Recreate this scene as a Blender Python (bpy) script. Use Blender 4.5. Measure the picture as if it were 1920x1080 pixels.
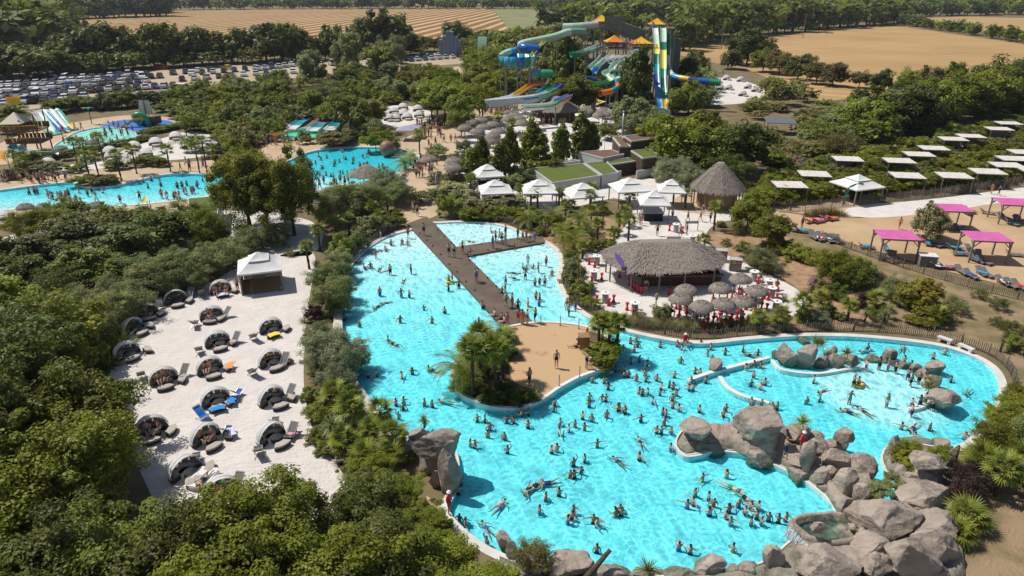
import bpy, bmesh, math, random
import numpy as np
from mathutils import Vector, Matrix, noise
from mathutils.geometry import delaunay_2d_cdt

for o in list(bpy.data.objects):
 bpy.data.objects.remove(o)
S = bpy.context.scene
COL = S.collection
R = math.radians
random.seed(7)
RNG = np.random.default_rng(7)

# ------------------------------------------------------------------ camera
FPX, PITCH, CAMH = 1280.0, R(24.0), 29.0
cd = bpy.data.cameras.new('camera')
cd.sensor_width = 36.0
cd.lens = 36.0 * FPX / 1920.0
cd.clip_start = 0.5
cd.clip_end = 9000
cam = bpy.data.objects.new('camera', cd)
cam.location = (0, 0, CAMH)
cam.rotation_euler = (R(90) - PITCH, 0, 0)
COL.objects.link(cam)
S.camera = cam
# ------------------------------------------------------------------ sky, sun, exposure
SUN_EL = R(57)
SUN_AZ = math.atan2(-0.90, 0.36)          # compass-like angle from +Y: the sun stands ahead and to the left
sdir = Vector((math.sin(SUN_AZ) * math.cos(SUN_EL), math.cos(SUN_AZ) * math.cos(SUN_EL), math.sin(SUN_EL)))
w = bpy.data.worlds.new('World')
S.world = w
w.use_nodes = True
nt = w.node_tree
bg = nt.nodes['Background']
sk = nt.nodes.new('ShaderNodeTexSky')
sk.sky_type = 'NISHITA'
sk.sun_disc = False
sk.sun_elevation = SUN_EL
sk.sun_rotation = SUN_AZ
sk.altitude = 50
sk.dust_density = 1.0
nt.links.new(sk.outputs[0], bg.inputs[0])
bg.inputs[1].default_value = 0.085
sl = bpy.data.lights.new('sun', 'SUN')
sl.energy = 4.6
sl.angle = R(0.53)
sl.color = (1.0, 0.955, 0.88)
so = bpy.data.objects.new('sun', sl)
so.rotation_euler = (-sdir).to_track_quat('-Z', 'Y').to_euler()
so.location = (-60, 60, 120)
COL.objects.link(so)
S.view_settings.view_transform = 'Standard'
S.view_settings.look = 'None'
S.view_settings.exposure = 0.0
S.view_settings.gamma = 1.0
S.render.engine = 'CYCLES'
S.render.resolution_x, S.render.resolution_y = 1024, 576

# ------------------------------------------------------------------ pixel -> place
CP, SP = math.cos(PITCH), math.sin(PITCH)

def ray(px, py):
 x, v = (px - 960) / FPX, (540 - py) / FPX
 return Vector((x, CP + v * SP, -SP + v * CP))

def G(px, py, z=0.0):
 d = ray(px, py)
 t = (z - CAMH) / d.z
 return Vector((d.x * t, d.y * t, z))

def at(px, py, Y):
 d = ray(px, py)
 t = Y / d.y
 return Vector((d.x * t, Y, CAMH + d.z * t))

def mpp(p):
 """metres per photo pixel at a place"""
 return (p[1] * CP + (CAMH - p[2]) * SP) / FPX

def proj(p):
 dx, dy, dz = p[0], p[1], p[2] - CAMH
 dep = dy * CP - dz * SP
 up = dy * SP + dz * CP
 return 960 + FPX * dx / dep, 540 - FPX * up / dep

# ------------------------------------------------------------------ materials
MAT = {}

def pm(name, col, rough=0.7, col2=None, nscale=3.0, bump=0.0, bscale=20.0, spec=0.3, metal=0.0,
  coord='Object', objcol=False, detail=4.0, contrast=(0.35, 0.65), rnd=0.0):
 m = bpy.data.materials.new(name)
 m.use_nodes = True
 n, l = m.node_tree.nodes, m.node_tree.links
 b = n['Principled BSDF']
 b.inputs['Roughness'].default_value = rough
 b.inputs['Specular IOR Level'].default_value = spec
 b.inputs['Metallic'].default_value = metal
 c4 = (*col, 1)
 if coord == 'World':
  g = n.new('ShaderNodeNewGeometry')
  vec = g.outputs['Position']
 else:
  g = n.new('ShaderNodeTexCoord')
  vec = g.outputs['Object']
 out = None
 if col2:
  t = n.new('ShaderNodeTexNoise')
  t.inputs['Scale'].default_value = nscale
  t.inputs['Detail'].default_value = detail
  l.new(vec, t.inputs['Vector'])
  r = n.new('ShaderNodeValToRGB')
  r.color_ramp.elements[0].position, r.color_ramp.elements[1].position = contrast
  r.color_ramp.elements[0].color = c4
  r.color_ramp.elements[1].color = (*col2, 1)
  l.new(t.outputs[0], r.inputs[0])
  out = r.outputs[0]
 if objcol or rnd:
  oi = n.new('ShaderNodeObjectInfo')
 if objcol:
  mx = n.new('ShaderNodeMix')
  mx.data_type = 'RGBA'
  mx.blend_type = 'MULTIPLY'
  mx.inputs[0].default_value = 1
  if out:
   l.new(out, mx.inputs[6])
  else:
   mx.inputs[6].default_value = c4
  l.new(oi.outputs['Color'], mx.inputs[7])
  out = mx.outputs[2]
 if rnd:
  hs = n.new('ShaderNodeHueSaturation')
  mr = n.new('ShaderNodeMapRange')
  mr.inputs[3].default_value, mr.inputs[4].default_value = 1 - rnd, 1 + rnd
  l.new(oi.outputs['Random'], mr.inputs[0])
  l.new(mr.outputs[0], hs.inputs['Value'])
  if out:
   l.new(out, hs.inputs['Color'])
  else:
   hs.inputs['Color'].default_value = c4
  out = hs.outputs[0]
 if out:
  l.new(out, b.inputs['Base Color'])
 else:
  b.inputs['Base Color'].default_value = c4
 if bump:
  t2 = n.new('ShaderNodeTexNoise')
  t2.inputs['Scale'].default_value = bscale
  t2.inputs['Detail'].default_value = 5
  l.new(vec, t2.inputs['Vector'])
  bp = n.new('ShaderNodeBump')
  bp.inputs['Strength'].default_value = bump
  bp.inputs['Distance'].default_value = 0.1
  l.new(t2.outputs[0], bp.inputs['Height'])
  l.new(bp.outputs[0], b.inputs['Normal'])
 MAT[name] = m
 return m

def leafmat(name, c1, c2, c3, trans=0.35, rough=0.5):
 """foliage: three leaf tones by a per-leaf random attribute, a little by tree; light also passes through"""
 m = bpy.data.materials.new(name)
 m.use_nodes = True
 n, l = m.node_tree.nodes, m.node_tree.links
 n.remove(n['Principled BSDF'])
 out = n['Material Output']
 a = n.new('ShaderNodeAttribute')
 a.attribute_name = 'lv'
 r = n.new('ShaderNodeValToRGB')
 e = r.color_ramp.elements
 e[0].position, e[0].color = 0.0, (*c1, 1)
 e[1].position, e[1].color = 1.0, (*c3, 1)
 k = e.new(0.5)
 k.color = (*c2, 1)
 l.new(a.outputs['Fac'], r.inputs[0])
 oi = n.new('ShaderNodeObjectInfo')
 mr = n.new('ShaderNodeMapRange')
 mr.inputs[3].default_value, mr.inputs[4].default_value = 0.72, 1.25
 l.new(oi.outputs['Random'], mr.inputs[0])
 mh = n.new('ShaderNodeMapRange')
 mh.inputs[3].default_value, mh.inputs[4].default_value = 0.485, 0.515
 sh = n.new('ShaderNodeMath')
 sh.operation = 'FRACT'
 ml = n.new('ShaderNodeMath')
 ml.operation = 'MULTIPLY'
 ml.inputs[1].default_value = 7.31
 l.new(oi.outputs['Random'], ml.inputs[0])
 l.new(ml.outputs[0], sh.inputs[0])
 l.new(sh.outputs[0], mh.inputs[0])
 hs = n.new('ShaderNodeHueSaturation')
 l.new(mr.outputs[0], hs.inputs['Value'])
 l.new(mh.outputs[0], hs.inputs['Hue'])
 l.new(r.outputs[0], hs.inputs['Color'])
 d = n.new('ShaderNodeBsdfPrincipled')
 d.inputs['Roughness'].default_value = rough
 d.inputs['Specular IOR Level'].default_value = 0.25
 t = n.new('ShaderNodeBsdfTranslucent')
 mx = n.new('ShaderNodeMixShader')
 mx.inputs[0].default_value = trans
 l.new(hs.outputs[0], d.inputs['Base Color'])
 l.new(hs.outputs[0], t.inputs['Color'])
 l.new(d.outputs[0], mx.inputs[1])
 l.new(t.outputs[0], mx.inputs[2])
 l.new(mx.outputs[0], out.inputs['Surface'])
 MAT[name] = m
 return m

# ------------------------------------------------------------------ mesh building
class MB:
 def __init__(self):
  self.v, self.f, self.m = [], [], []

 def add(self, vs, fs, mi=0):
  b = len(self.v)
  self.v += [tuple(p) for p in vs]
  self.f += [tuple(i + b for i in q) for q in fs]
  self.m += [mi] * len(fs)
  return self

 def box(self, c, s, rz=0.0, mi=0, rx=0.0, ry=0.0):
  M = Matrix.Rotation(rz, 3, 'Z') @ Matrix.Rotation(ry, 3, 'Y') @ Matrix.Rotation(rx, 3, 'X')
  c = Vector(c)
  vs = [c + M @ Vector((x * s[0] / 2, y * s[1] / 2, z * s[2] / 2)) for z in (-1, 1) for y in (-1, 1) for x in (-1, 1)]
  return self.add(vs, [(0, 2, 3, 1), (4, 5, 7, 6), (0, 1, 5, 4), (2, 6, 7, 3), (0, 4, 6, 2), (1, 3, 7, 5)], mi)

 def bar(self, a, b, w=0.1, d=None, mi=0):
  a, b = Vector(a), Vector(b)
  t = (b - a).normalized()
  u = t.cross(Vector((0, 0, 1)))
  u = Vector((1, 0, 0)) if u.length < 1e-4 else u.normalized()
  q = u.cross(t)
  d = d or w
  vs = [p + u * sx * w / 2 + q * sy * d / 2 for p in (a, b) for sx, sy in ((-1, -1), (1, -1), (1, 1), (-1, 1))]
  return self.add(vs, [(3, 2, 1, 0), (4, 5, 6, 7), (0, 1, 5, 4), (1, 2, 6, 5), (2, 3, 7, 6), (3, 0, 4, 7)], mi)

 def tube(self, pts, r, n=8, mi=0, cap=True, arc=None):
  """round tube through points; arc=(a0,a1) makes an open trough"""
  pts = [Vector(p) for p in pts]
  rs = r if isinstance(r, (list, tuple)) else [r] * len(pts)
  vs = []
  m = n if arc is None else n + 1
  for i, p in enumerate(pts):
   t = (pts[min(i + 1, len(pts) - 1)] - pts[max(i - 1, 0)]).normalized()
   u = t.cross(Vector((0, 0, 1)))
   u = Vector((1, 0, 0)) if u.length < 1e-3 else u.normalized()
   q = u.cross(t)
   for k in range(m):
    a = 2 * math.pi * k / n if arc is None else arc[0] + (arc[1] - arc[0]) * k / n
    vs.append(p + (u * math.cos(a) + q * math.sin(a)) * rs[i])
  fs = []
  for i in range(len(pts) - 1):
   for k in range(n):
    k2 = (k + 1) % m
    fs.append((i * m + k, i * m + k2, (i + 1) * m + k2, (i + 1) * m + k))
  if cap and arc is None:
   fs.append(tuple(range(n - 1, -1, -1)))
   fs.append(tuple((len(pts) - 1) * m + k for k in range(n)))
  return self.add(vs, fs, mi)

 def lathe(self, prof, n=16, c=(0, 0, 0), mi=0, a0=0.0, a1=2 * math.pi):
  full = abs(a1 - a0 - 2 * math.pi) < 1e-6
  m = n if full else n + 1
  vs = []
  for r, z in prof:
   for k in range(m):
    a = a0 + (a1 - a0) * k / n
    vs.append((c[0] + r * math.cos(a), c[1] + r * math.sin(a), c[2] + z))
  fs = []
  for i in range(len(prof) - 1):
   for k in range(n):
    k2 = (k + 1) % m
    fs.append((i * m + k, i * m + k2, (i + 1) * m + k2, (i + 1) * m + k))
  if not full:
   fs.append(tuple(i * m for i in range(len(prof))))
   fs.append(tuple(i * m + n for i in reversed(range(len(prof)))))
  return self.add(vs, fs, mi)

 def prism(self, poly, z0, z1, mi=0, top=True):
  n = len(poly)
  vs = [(p[0], p[1], z0) for p in poly] + [(p[0], p[1], z1) for p in poly]
  fs = [(i, (i + 1) % n, n + (i + 1) % n, n + i) for i in range(n)]
  if top:
   fs += [tuple(range(n, 2 * n)), tuple(range(n - 1, -1, -1))]
  return self.add(vs, fs, mi)

 def grid(self, fn, nu, nv, mi=0):
  vs = [fn(i / nu, j / nv) for i in range(nu + 1) for j in range(nv + 1)]
  fs = [(i * (nv + 1) + j, (i + 1) * (nv + 1) + j, (i + 1) * (nv + 1) + j + 1, i * (nv + 1) + j + 1)
    for i in range(nu) for j in range(nv)]
  return self.add(vs, fs, mi)

 def mesh(self, name, mats=None, smooth=False):
  me = bpy.data.meshes.new(name)
  me.from_pydata(self.v, [], self.f)
  for x in (mats if isinstance(mats, (list, tuple)) else [mats]):
   if x:
    me.materials.append(MAT[x] if isinstance(x, str) else x)
  if any(self.m):
   me.polygons.foreach_set('material_index', self.m)
  if smooth:
   me.polygons.foreach_set('use_smooth', [True] * len(self.f))
  me.update()
  return me

 def build(self, name, mats=None, parent=None, smooth=False, loc=None, rz=0.0):
  return mobj(name, self.mesh(name, mats, smooth), parent, loc, rz)

def mobj(name, me, parent=None, loc=None, rz=0.0):
 o = bpy.data.objects.new(name, me)
 COL.objects.link(o)
 if parent:
  o.parent = parent
 if loc is not None:
  o.location = loc
 if rz:
  o.rotation_euler = (0, 0, rz)
 return o

def empty(name, loc=(0, 0, 0), rz=0.0):
 o = bpy.data.objects.new(name, None)
 o.empty_display_size = 0.2
 COL.objects.link(o)
 o.location = loc
 o.rotation_euler = (0, 0, rz)
 return o

AUTO = []        # (object, base label) -> numbered by place in the photo at the end

def tag(o, label, cat, group=None, auto=False):
 o['label'] = label
 o['category'] = cat
 if group:
  o['group'] = group
 if auto:
  AUTO.append((o, label))
 return o

def struct(o):
 o['kind'] = 'structure'
 return o

def clone(o, parent=None):
 c = o.copy()
 COL.objects.link(c)
 c.parent = parent
 for ch in o.children:
  clone(ch, c)
 return c

class Proto:
 """first use gives the object itself, later uses copies of it and its parts"""
 def __init__(self, fn):
  self.fn, self.o, self.used = fn, None, False

 def get(self, loc, rz=0.0, sc=None):
  if self.o is None:
   self.o = self.fn()
   o = self.o
  else:
   o = clone(self.o)
  o.location = loc
  o.rotation_euler = (0, 0, rz)
  if sc is not None:
   o.scale = sc if isinstance(sc, (tuple, list)) else (sc, sc, sc)
  return o

def cr(pts, sub=6, closed=True):
 """Catmull-Rom through points"""
 P = [Vector(p) for p in pts]
 n = len(P)
 out = []
 for i in range(n if closed else n - 1):
  if closed:
   a, b, c, d = P[(i - 1) % n], P[i], P[(i + 1) % n], P[(i + 2) % n]
  else:
   a, b, c, d = P[max(i - 1, 0)], P[i], P[i + 1], P[min(i + 2, n - 1)]
  for k in range(sub):
   t = k / sub
   out.append(0.5 * ((2 * b) + (c - a) * t + (2 * a - 5 * b + 4 * c - d) * t * t + (3 * b - a - 3 * c + d) * t ** 3))
 if not closed:
  out.append(P[-1])
 return out

def pxs(pts, z=0.0):
 return [G(x, y, z) for x, y in pts]

def zo(pts, x0, y0, s):
 """coordinates read off an enlarged crop -> photo pixels"""
 return [(x0 + p[0] / s, y0 + p[1] / s) + tuple(p[2:]) for p in pts]

def offset(poly, d):
 n = len(poly)
 area = sum(poly[i][0] * poly[(i + 1) % n][1] - poly[(i + 1) % n][0] * poly[i][1] for i in range(n))
 sg = 1 if area > 0 else -1
 out = []
 for i in range(n):
  a, b = poly[i - 1], poly[(i + 1) % n]
  t = Vector((b[0] - a[0], b[1] - a[1]))
  t = t.normalized() if t.length > 1e-6 else Vector((1, 0))
  out.append(Vector((poly[i][0] + sg * t.y * d, poly[i][1] - sg * t.x * d, poly[i][2])))
 return out

def inside(poly, x, y):
 c = False
 n = len(poly)
 j = n - 1
 for i in range(n):
  xi, yi, xj, yj = poly[i][0], poly[i][1], poly[j][0], poly[j][1]
  if (yi > y) != (yj > y) and x < (xj - xi) * (y - yi) / (yj - yi) + xi:
   c = not c
  j = i
 return c

def cdt(poly, holes=(), extra=()):
 vs, faces = [], []
 for p in [poly] + list(holes):
  if sum(p[i][0] * p[(i + 1) % len(p)][1] - p[(i + 1) % len(p)][0] * p[i][1] for i in range(len(p))) < 0:
   p = p[::-1]
  faces.append(list(range(len(vs), len(vs) + len(p))))
  vs += [Vector((q[0], q[1])) for q in p]
 vs += [Vector((q[0], q[1])) for q in extra]
 r = delaunay_2d_cdt(vs, [], faces, 1, 1e-4)
 fs = [f for f, of in zip(r[2], r[5]) if 0 in of and not any(k > 0 for k in of)]
 return r[0], fs

def ordinal(k):
 return f"{k}{'th' if 10 <= k % 100 <= 20 else {1: 'st', 2: 'nd', 3: 'rd'}.get(k % 10, 'th')}"
# ------------------------------------------------------------------ palette
pm('earth', (0.22, 0.155, 0.09), 0.95, (0.13, 0.115, 0.05), 0.35, 0.6, 6, coord='World', detail=8)
pm('dry_slope', (0.30, 0.21, 0.125), 0.95, (0.17, 0.135, 0.06), 0.45, 0.8, 5, coord='World', detail=9, contrast=(0.38, 0.62))
pm('mulch', (0.42, 0.27, 0.16), 0.95, (0.27, 0.17, 0.09), 1.2, 0.9, 9, coord='World', detail=8)
pm('beige_path', (0.52, 0.39, 0.255), 0.9, (0.44, 0.325, 0.21), 0.3, 0.2, 8, coord='World')
pm('tan_sand', (0.50, 0.355, 0.20), 0.95, (0.41, 0.28, 0.155), 0.22, 0.35, 6, coord='World', detail=7)
pm('white_path', (0.66, 0.62, 0.57), 0.95, (0.57, 0.53, 0.48), 0.6, 0.4, 6, coord='World')
pm('parking_gravel', (0.46, 0.36, 0.25), 0.95, (0.38, 0.30, 0.20), 0.1, 0, coord='World')
pm('asphalt', (0.22, 0.215, 0.205), 0.9, (0.17, 0.165, 0.16), 0.2, 0, coord='World')
pm('lawn', (0.105, 0.13, 0.035), 0.95, (0.075, 0.105, 0.025), 0.6, 0.5, 10, coord='World')
pm('green_strip', (0.115, 0.15, 0.045), 0.95, (0.085, 0.125, 0.035), 0.03, 0, coord='World')
pm('maize', (0.25, 0.235, 0.115), 0.95, (0.17, 0.185, 0.07), 0.06, 0, coord='World', detail=8)
pm('coping', (0.66, 0.63, 0.58), 0.7, (0.56, 0.53, 0.48), 0.9, 0.15, 8, coord='World')
pm('pool_paint', (0.74, 0.78, 0.78), 0.6, (0.70, 0.75, 0.76), 0.6, coord='World')
pm('blue_paint', (0.02, 0.13, 0.52), 0.6, (0.025, 0.16, 0.58), 0.2, coord='World')
pm('mint_paint', (0.52, 0.70, 0.62), 0.6, (0.58, 0.74, 0.66), 0.2, coord='World')
pm('deck_board', (0.145, 0.108, 0.078), 0.8, (0.105, 0.078, 0.057), 0.5, 0.25, 7, coord='World', detail=7)
pm('rock_ground', (0.27, 0.225, 0.185), 0.95, (0.19, 0.155, 0.12), 0.8, 0.8, 4, coord='World')
pm('soil', (0.10, 0.068, 0.042), 1.0, (0.16, 0.11, 0.065), 1.0, 0.8, 8, coord='World')
pm('fence_wood', (0.15, 0.125, 0.10), 0.9, (0.20, 0.165, 0.13), 3)
pm('white_wall', (0.72, 0.71, 0.68), 0.6, (0.64, 0.63, 0.60), 1.0, coord='World')

def sandmat():
 m = pm('beach_sand', (0.64, 0.585, 0.54), 0.98, (0.58, 0.53, 0.485), 0.5, 0, coord='World')
 n, l = m.node_tree.nodes, m.node_tree.links
 g = n.new('ShaderNodeNewGeometry')
 mp = n.new('ShaderNodeMapping')
 mp.inputs['Rotation'].default_value = (0, 0, R(35))
 mp.inputs['Scale'].default_value = (1.0, 2.3, 1)
 l.new(g.outputs['Position'], mp.inputs[0])
 v = n.new('ShaderNodeTexVoronoi')
 v.feature = 'SMOOTH_F1'
 v.inputs['Scale'].default_value = 1.5
 v.inputs['Randomness'].default_value = 1.0
 l.new(mp.outputs[0], v.inputs['Vector'])
 t = n.new('ShaderNodeTexNoise')
 t.inputs['Scale'].default_value = 5
 t.inputs['Detail'].default_value = 4
 l.new(g.outputs['Position'], t.inputs['Vector'])
 ad = n.new('ShaderNodeMath')
 ad.operation = 'ADD'
 l.new(v.outputs['Distance'], ad.inputs[0])
 l.new(t.outputs[0], ad.inputs[1])
 b = n.new('ShaderNodeBump')
 b.inputs['Strength'].default_value = 0.55
 b.inputs['Distance'].default_value = 0.16
 l.new(ad.outputs[0], b.inputs['Height'])
 l.new(b.outputs[0], n['Principled BSDF'].inputs['Normal'])

sandmat()

def fieldmat(name, c1, c2, rot, scale, dist, mixamt):
 m = bpy.data.materials.new(name)
 m.use_nodes = True
 n, l = m.node_tree.nodes, m.node_tree.links
 b = n['Principled BSDF']
 b.inputs['Roughness'].default_value = 1
 b.inputs['Specular IOR Level'].default_value = 0.1
 g = n.new('ShaderNodeNewGeometry')
 mp = n.new('ShaderNodeMapping')
 mp.vector_type = 'POINT'
 mp.inputs['Rotation'].default_value = (0, 0, rot)
 l.new(g.outputs['Position'], mp.inputs[0])
 w = n.new('ShaderNodeTexWave')
 w.wave_type = 'BANDS'
 w.bands_direction = 'X'
 w.inputs['Scale'].default_value = scale
 w.inputs['Distortion'].default_value = dist
 w.inputs['Detail'].default_value = 3
 w.inputs['Detail Scale'].default_value = 0.25
 l.new(mp.outputs[0], w.inputs['Vector'])
 r = n.new('ShaderNodeValToRGB')
 r.color_ramp.elements[0].position, r.color_ramp.elements[1].position = 0.55, 0.85
 r.color_ramp.elements[0].color = (*c1, 1)
 r.color_ramp.elements[1].color = (*c2, 1)
 l.new(w.outputs['Fac'], r.inputs[0])
 t = n.new('ShaderNodeTexNoise')
 t.inputs['Scale'].default_value = 0.02
 t.inputs['Detail'].default_value = 8
 l.new(g.outputs['Position'], t.inputs['Vector'])
 mx = n.new('ShaderNodeMix')
 mx.data_type = 'RGBA'
 mx.blend_type = 'MULTIPLY'
 mx.inputs[0].default_value = mixamt
 l.new(r.outputs[0], mx.inputs[6])
 r2 = n.new('ShaderNodeValToRGB')
 r2.color_ramp.elements[0].position, r2.color_ramp.elements[1].position = 0.3, 0.7
 r2.color_ramp.elements[0].color = (0.6, 0.58, 0.52, 1)
 r2.color_ramp.elements[1].color = (1, 1, 1, 1)
 l.new(t.outputs[0], r2.inputs[0])
 l.new(r2.outputs[0], mx.inputs[7])
 l.new(mx.outputs[2], b.inputs['Base Color'])
 MAT[name] = m

fieldmat('stubble_rows', (0.25, 0.14, 0.055), (0.58, 0.41, 0.24), R(8), 0.026, 1.5, 0.5)
fieldmat('stubble_pale', (0.43, 0.275, 0.125), (0.51, 0.34, 0.165), R(-62), 0.035, 3.0, 0.6)

def watermat(name, absorb, density, lo=(0.70, 0.85, 0.88), nscale=1.75, gl=0.9):
 m = bpy.data.materials.new(name)
 m.use_nodes = True
 n, l = m.node_tree.nodes, m.node_tree.links
 n.remove(n['Principled BSDF'])
 out = n['Material Output']
 g = n.new('ShaderNodeNewGeometry')
 nz = n.new('ShaderNodeTexNoise')
 nz.inputs['Scale'].default_value = 0.9
 nz.inputs['Detail'].default_value = 3
 l.new(g.outputs['Position'], nz.inputs['Vector'])
 mxv = n.new('ShaderNodeMix')
 mxv.data_type = 'VECTOR'
 mxv.inputs[0].default_value = 0.32
 l.new(g.outputs['Position'], mxv.inputs[4])
 sc = n.new('ShaderNodeVectorMath')
 sc.operation = 'MULTIPLY_ADD'
 sc.inputs[1].default_value = (3.0, 3.0, 3.0)
 l.new(nz.outputs['Color'], sc.inputs[0])
 l.new(g.outputs['Position'], sc.inputs[2])
 l.new(sc.outputs[0], mxv.inputs[5])
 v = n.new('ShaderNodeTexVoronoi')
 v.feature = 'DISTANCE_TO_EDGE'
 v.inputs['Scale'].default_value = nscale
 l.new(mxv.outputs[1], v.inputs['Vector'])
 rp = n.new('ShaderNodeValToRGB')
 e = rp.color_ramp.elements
 e[0].position, e[0].color = 0.0, (1.3, 1.17, 1.13, 1)  # caustic light net painted into the surface's transparent colour, bright along cell edges
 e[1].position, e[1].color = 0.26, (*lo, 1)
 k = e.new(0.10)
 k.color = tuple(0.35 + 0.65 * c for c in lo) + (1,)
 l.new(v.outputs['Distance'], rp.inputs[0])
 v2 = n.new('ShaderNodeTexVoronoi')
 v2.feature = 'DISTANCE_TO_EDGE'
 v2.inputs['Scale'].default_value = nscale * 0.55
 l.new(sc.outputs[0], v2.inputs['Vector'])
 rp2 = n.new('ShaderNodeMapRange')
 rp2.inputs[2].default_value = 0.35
 rp2.inputs[3].default_value, rp2.inputs[4].default_value = 1.15, 0.86  # wider cells of the painted caustic net, bright edges and dimmer middles
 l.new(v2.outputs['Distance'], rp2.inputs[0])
 big = n.new('ShaderNodeTexNoise')
 big.inputs['Scale'].default_value = 0.45
 big.inputs['Detail'].default_value = 6
 l.new(g.outputs['Position'], big.inputs['Vector'])
 br = n.new('ShaderNodeMapRange')
 br.inputs[1].default_value, br.inputs[2].default_value = 0.36, 0.64
 br.inputs[3].default_value, br.inputs[4].default_value = 0.0, 0.75
 l.new(big.outputs[0], br.inputs[0])
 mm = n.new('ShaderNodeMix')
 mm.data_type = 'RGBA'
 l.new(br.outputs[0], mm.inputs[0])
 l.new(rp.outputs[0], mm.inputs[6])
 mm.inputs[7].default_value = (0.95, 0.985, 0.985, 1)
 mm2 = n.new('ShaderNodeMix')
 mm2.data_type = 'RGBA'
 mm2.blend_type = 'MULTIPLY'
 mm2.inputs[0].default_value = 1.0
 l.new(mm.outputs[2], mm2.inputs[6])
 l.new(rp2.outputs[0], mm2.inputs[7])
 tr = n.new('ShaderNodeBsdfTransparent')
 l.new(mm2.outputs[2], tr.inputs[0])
 bn = n.new('ShaderNodeTexNoise')
 bn.inputs['Scale'].default_value = 2.4
 bn.inputs['Detail'].default_value = 4
 l.new(g.outputs['Position'], bn.inputs['Vector'])
 bp = n.new('ShaderNodeBump')
 bp.inputs['Strength'].default_value = 0.9
 bp.inputs['Distance'].default_value = 0.12
 l.new(bn.outputs[0], bp.inputs['Height'])
 gs = n.new('ShaderNodeBsdfGlossy')
 gs.inputs['Roughness'].default_value = 0.09
 l.new(bp.outputs[0], gs.inputs['Normal'])
 fr = n.new('ShaderNodeFresnel')
 fr.inputs['IOR'].default_value = 1.33
 l.new(bp.outputs[0], fr.inputs['Normal'])
 fm = n.new('ShaderNodeMath')
 fm.operation = 'MULTIPLY'
 fm.inputs[1].default_value = gl
 l.new(fr.outputs[0], fm.inputs[0])
 mx = n.new('ShaderNodeMixShader')
 l.new(fm.outputs[0], mx.inputs[0])
 l.new(tr.outputs[0], mx.inputs[1])
 l.new(gs.outputs[0], mx.inputs[2])
 l.new(mx.outputs[0], out.inputs['Surface'])
 va = n.new('ShaderNodeVolumeAbsorption')
 va.inputs['Color'].default_value = (*absorb, 1)
 va.inputs['Density'].default_value = density
 l.new(va.outputs[0], out.inputs['Volume'])
 MAT[name] = m

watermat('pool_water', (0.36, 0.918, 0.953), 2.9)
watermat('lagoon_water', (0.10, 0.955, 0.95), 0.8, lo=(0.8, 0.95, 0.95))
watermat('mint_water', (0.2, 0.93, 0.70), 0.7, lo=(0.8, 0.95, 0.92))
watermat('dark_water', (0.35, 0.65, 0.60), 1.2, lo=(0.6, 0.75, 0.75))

# ------------------------------------------------------------------ pools
MAIN_PX = [(775, 430), (790, 417), (815, 419), (860, 417), (910, 419), (948, 426), (972, 436), (1000, 447), (1022, 456),
   (1042, 472), (1049, 495), (1043, 520), (1050, 545), (1068, 570), (1095, 592), (1125, 606), (1170, 621),
   (1220, 633), (1280, 643), (1330, 645), (1400, 638), (1480, 632), (1560, 631), (1640, 635), (1740, 646),
   (1800, 660), (1845, 680), (1868, 705), (1872, 740), (1850, 785), (1805, 832), (1760, 838), (1700, 830),
   (1664, 836), (1652, 860), (1665, 890), (1690, 918), (1662, 940), (1635, 906), (1600, 872), (1555, 838),
   (1480, 802), (1390, 795), (1330, 803), (1280, 808), (1266, 835), (1283, 853), (1310, 851), (1345, 843),
   (1400, 850), (1450, 868), (1500, 893), (1545, 925), (1570, 955), (1576, 978), (1520, 992), (1480, 1015),
   (1440, 1048), (1390, 1064), (1250, 1080), (1100, 1078), (1000, 1060), (940, 1038), (900, 1016), (862, 985),
   (842, 955), (854, 925), (862, 885), (850, 840), (800, 825), (750, 815), (715, 790), (690, 755), (665, 718),
   (648, 690), (638, 640), (636, 590), (640, 550), (650, 515), (668, 488), (690, 466), (730, 443)]
LEFT_PX = [(-60, 366), (0, 357), (60, 349), (133, 342), (142, 348), (175, 352), (215, 349), (260, 338), (300, 329), (340, 326),
   (420, 326), (500, 318), (545, 300), (575, 287), (615, 279), (680, 276), (740, 279), (776, 288), (784, 299),
   (770, 312), (745, 324), (705, 336), (660, 348), (600, 356), (520, 358), (450, 356), (400, 366), (330, 376), (250, 384),
   (170, 389), (80, 389), (0, 394), (-60, 396)]
MINT_PX = [(508, 259), (530, 247), (570, 240), (636, 239), (632, 250), (612, 256), (575, 260), (535, 262)]
SPLASH_PX = [(100, 278), (125, 258), (150, 246), (190, 239), (230, 242), (256, 253), (245, 266), (200, 273), (150, 280)]
MAIN = cr(pxs(MAIN_PX), 5)
LEFTP = cr(pxs(LEFT_PX), 5)
MINT = cr(pxs(MINT_PX), 4)
SPLASH = cr(pxs(SPLASH_PX), 4)
HOLES = [MAIN, LEFTP, MINT, SPLASH]

def sstep(a, b, x):
 t = min(1, max(0, (x - a) / (b - a)))
 return t * t * (3 - 2 * t)

def interp(x, xs, ys):
 return float(np.interp(x, xs, ys))

JAC = G(1650, 728)

def depth_raw(x, y):
 d = interp(y, [30, 44, 50, 57, 64, 71, 77, 81], [1.55, 1.45, 1.22, 0.95, 0.62, 0.34, 0.14, 0.07])
 d = max(d, 1.25 * sstep(7, 14, x) * sstep(75, 66, y))
 j = math.hypot(x - JAC.x, y - JAC.y)
 if j < 6:
  d = min(d, 0.42 + 0.95 * sstep(4.2, 5.8, j))
 if x > -1 and y > 57 and x < 7:               # beach entry on the right side of the deck
  d *= 0.5 + 0.5 * sstep(6.2, 1.0, x)
 return d

def depth_main(x, y):
 return 0.10 + 0.19 * depth_raw(x, y)

LC = G(665, 305)

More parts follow.
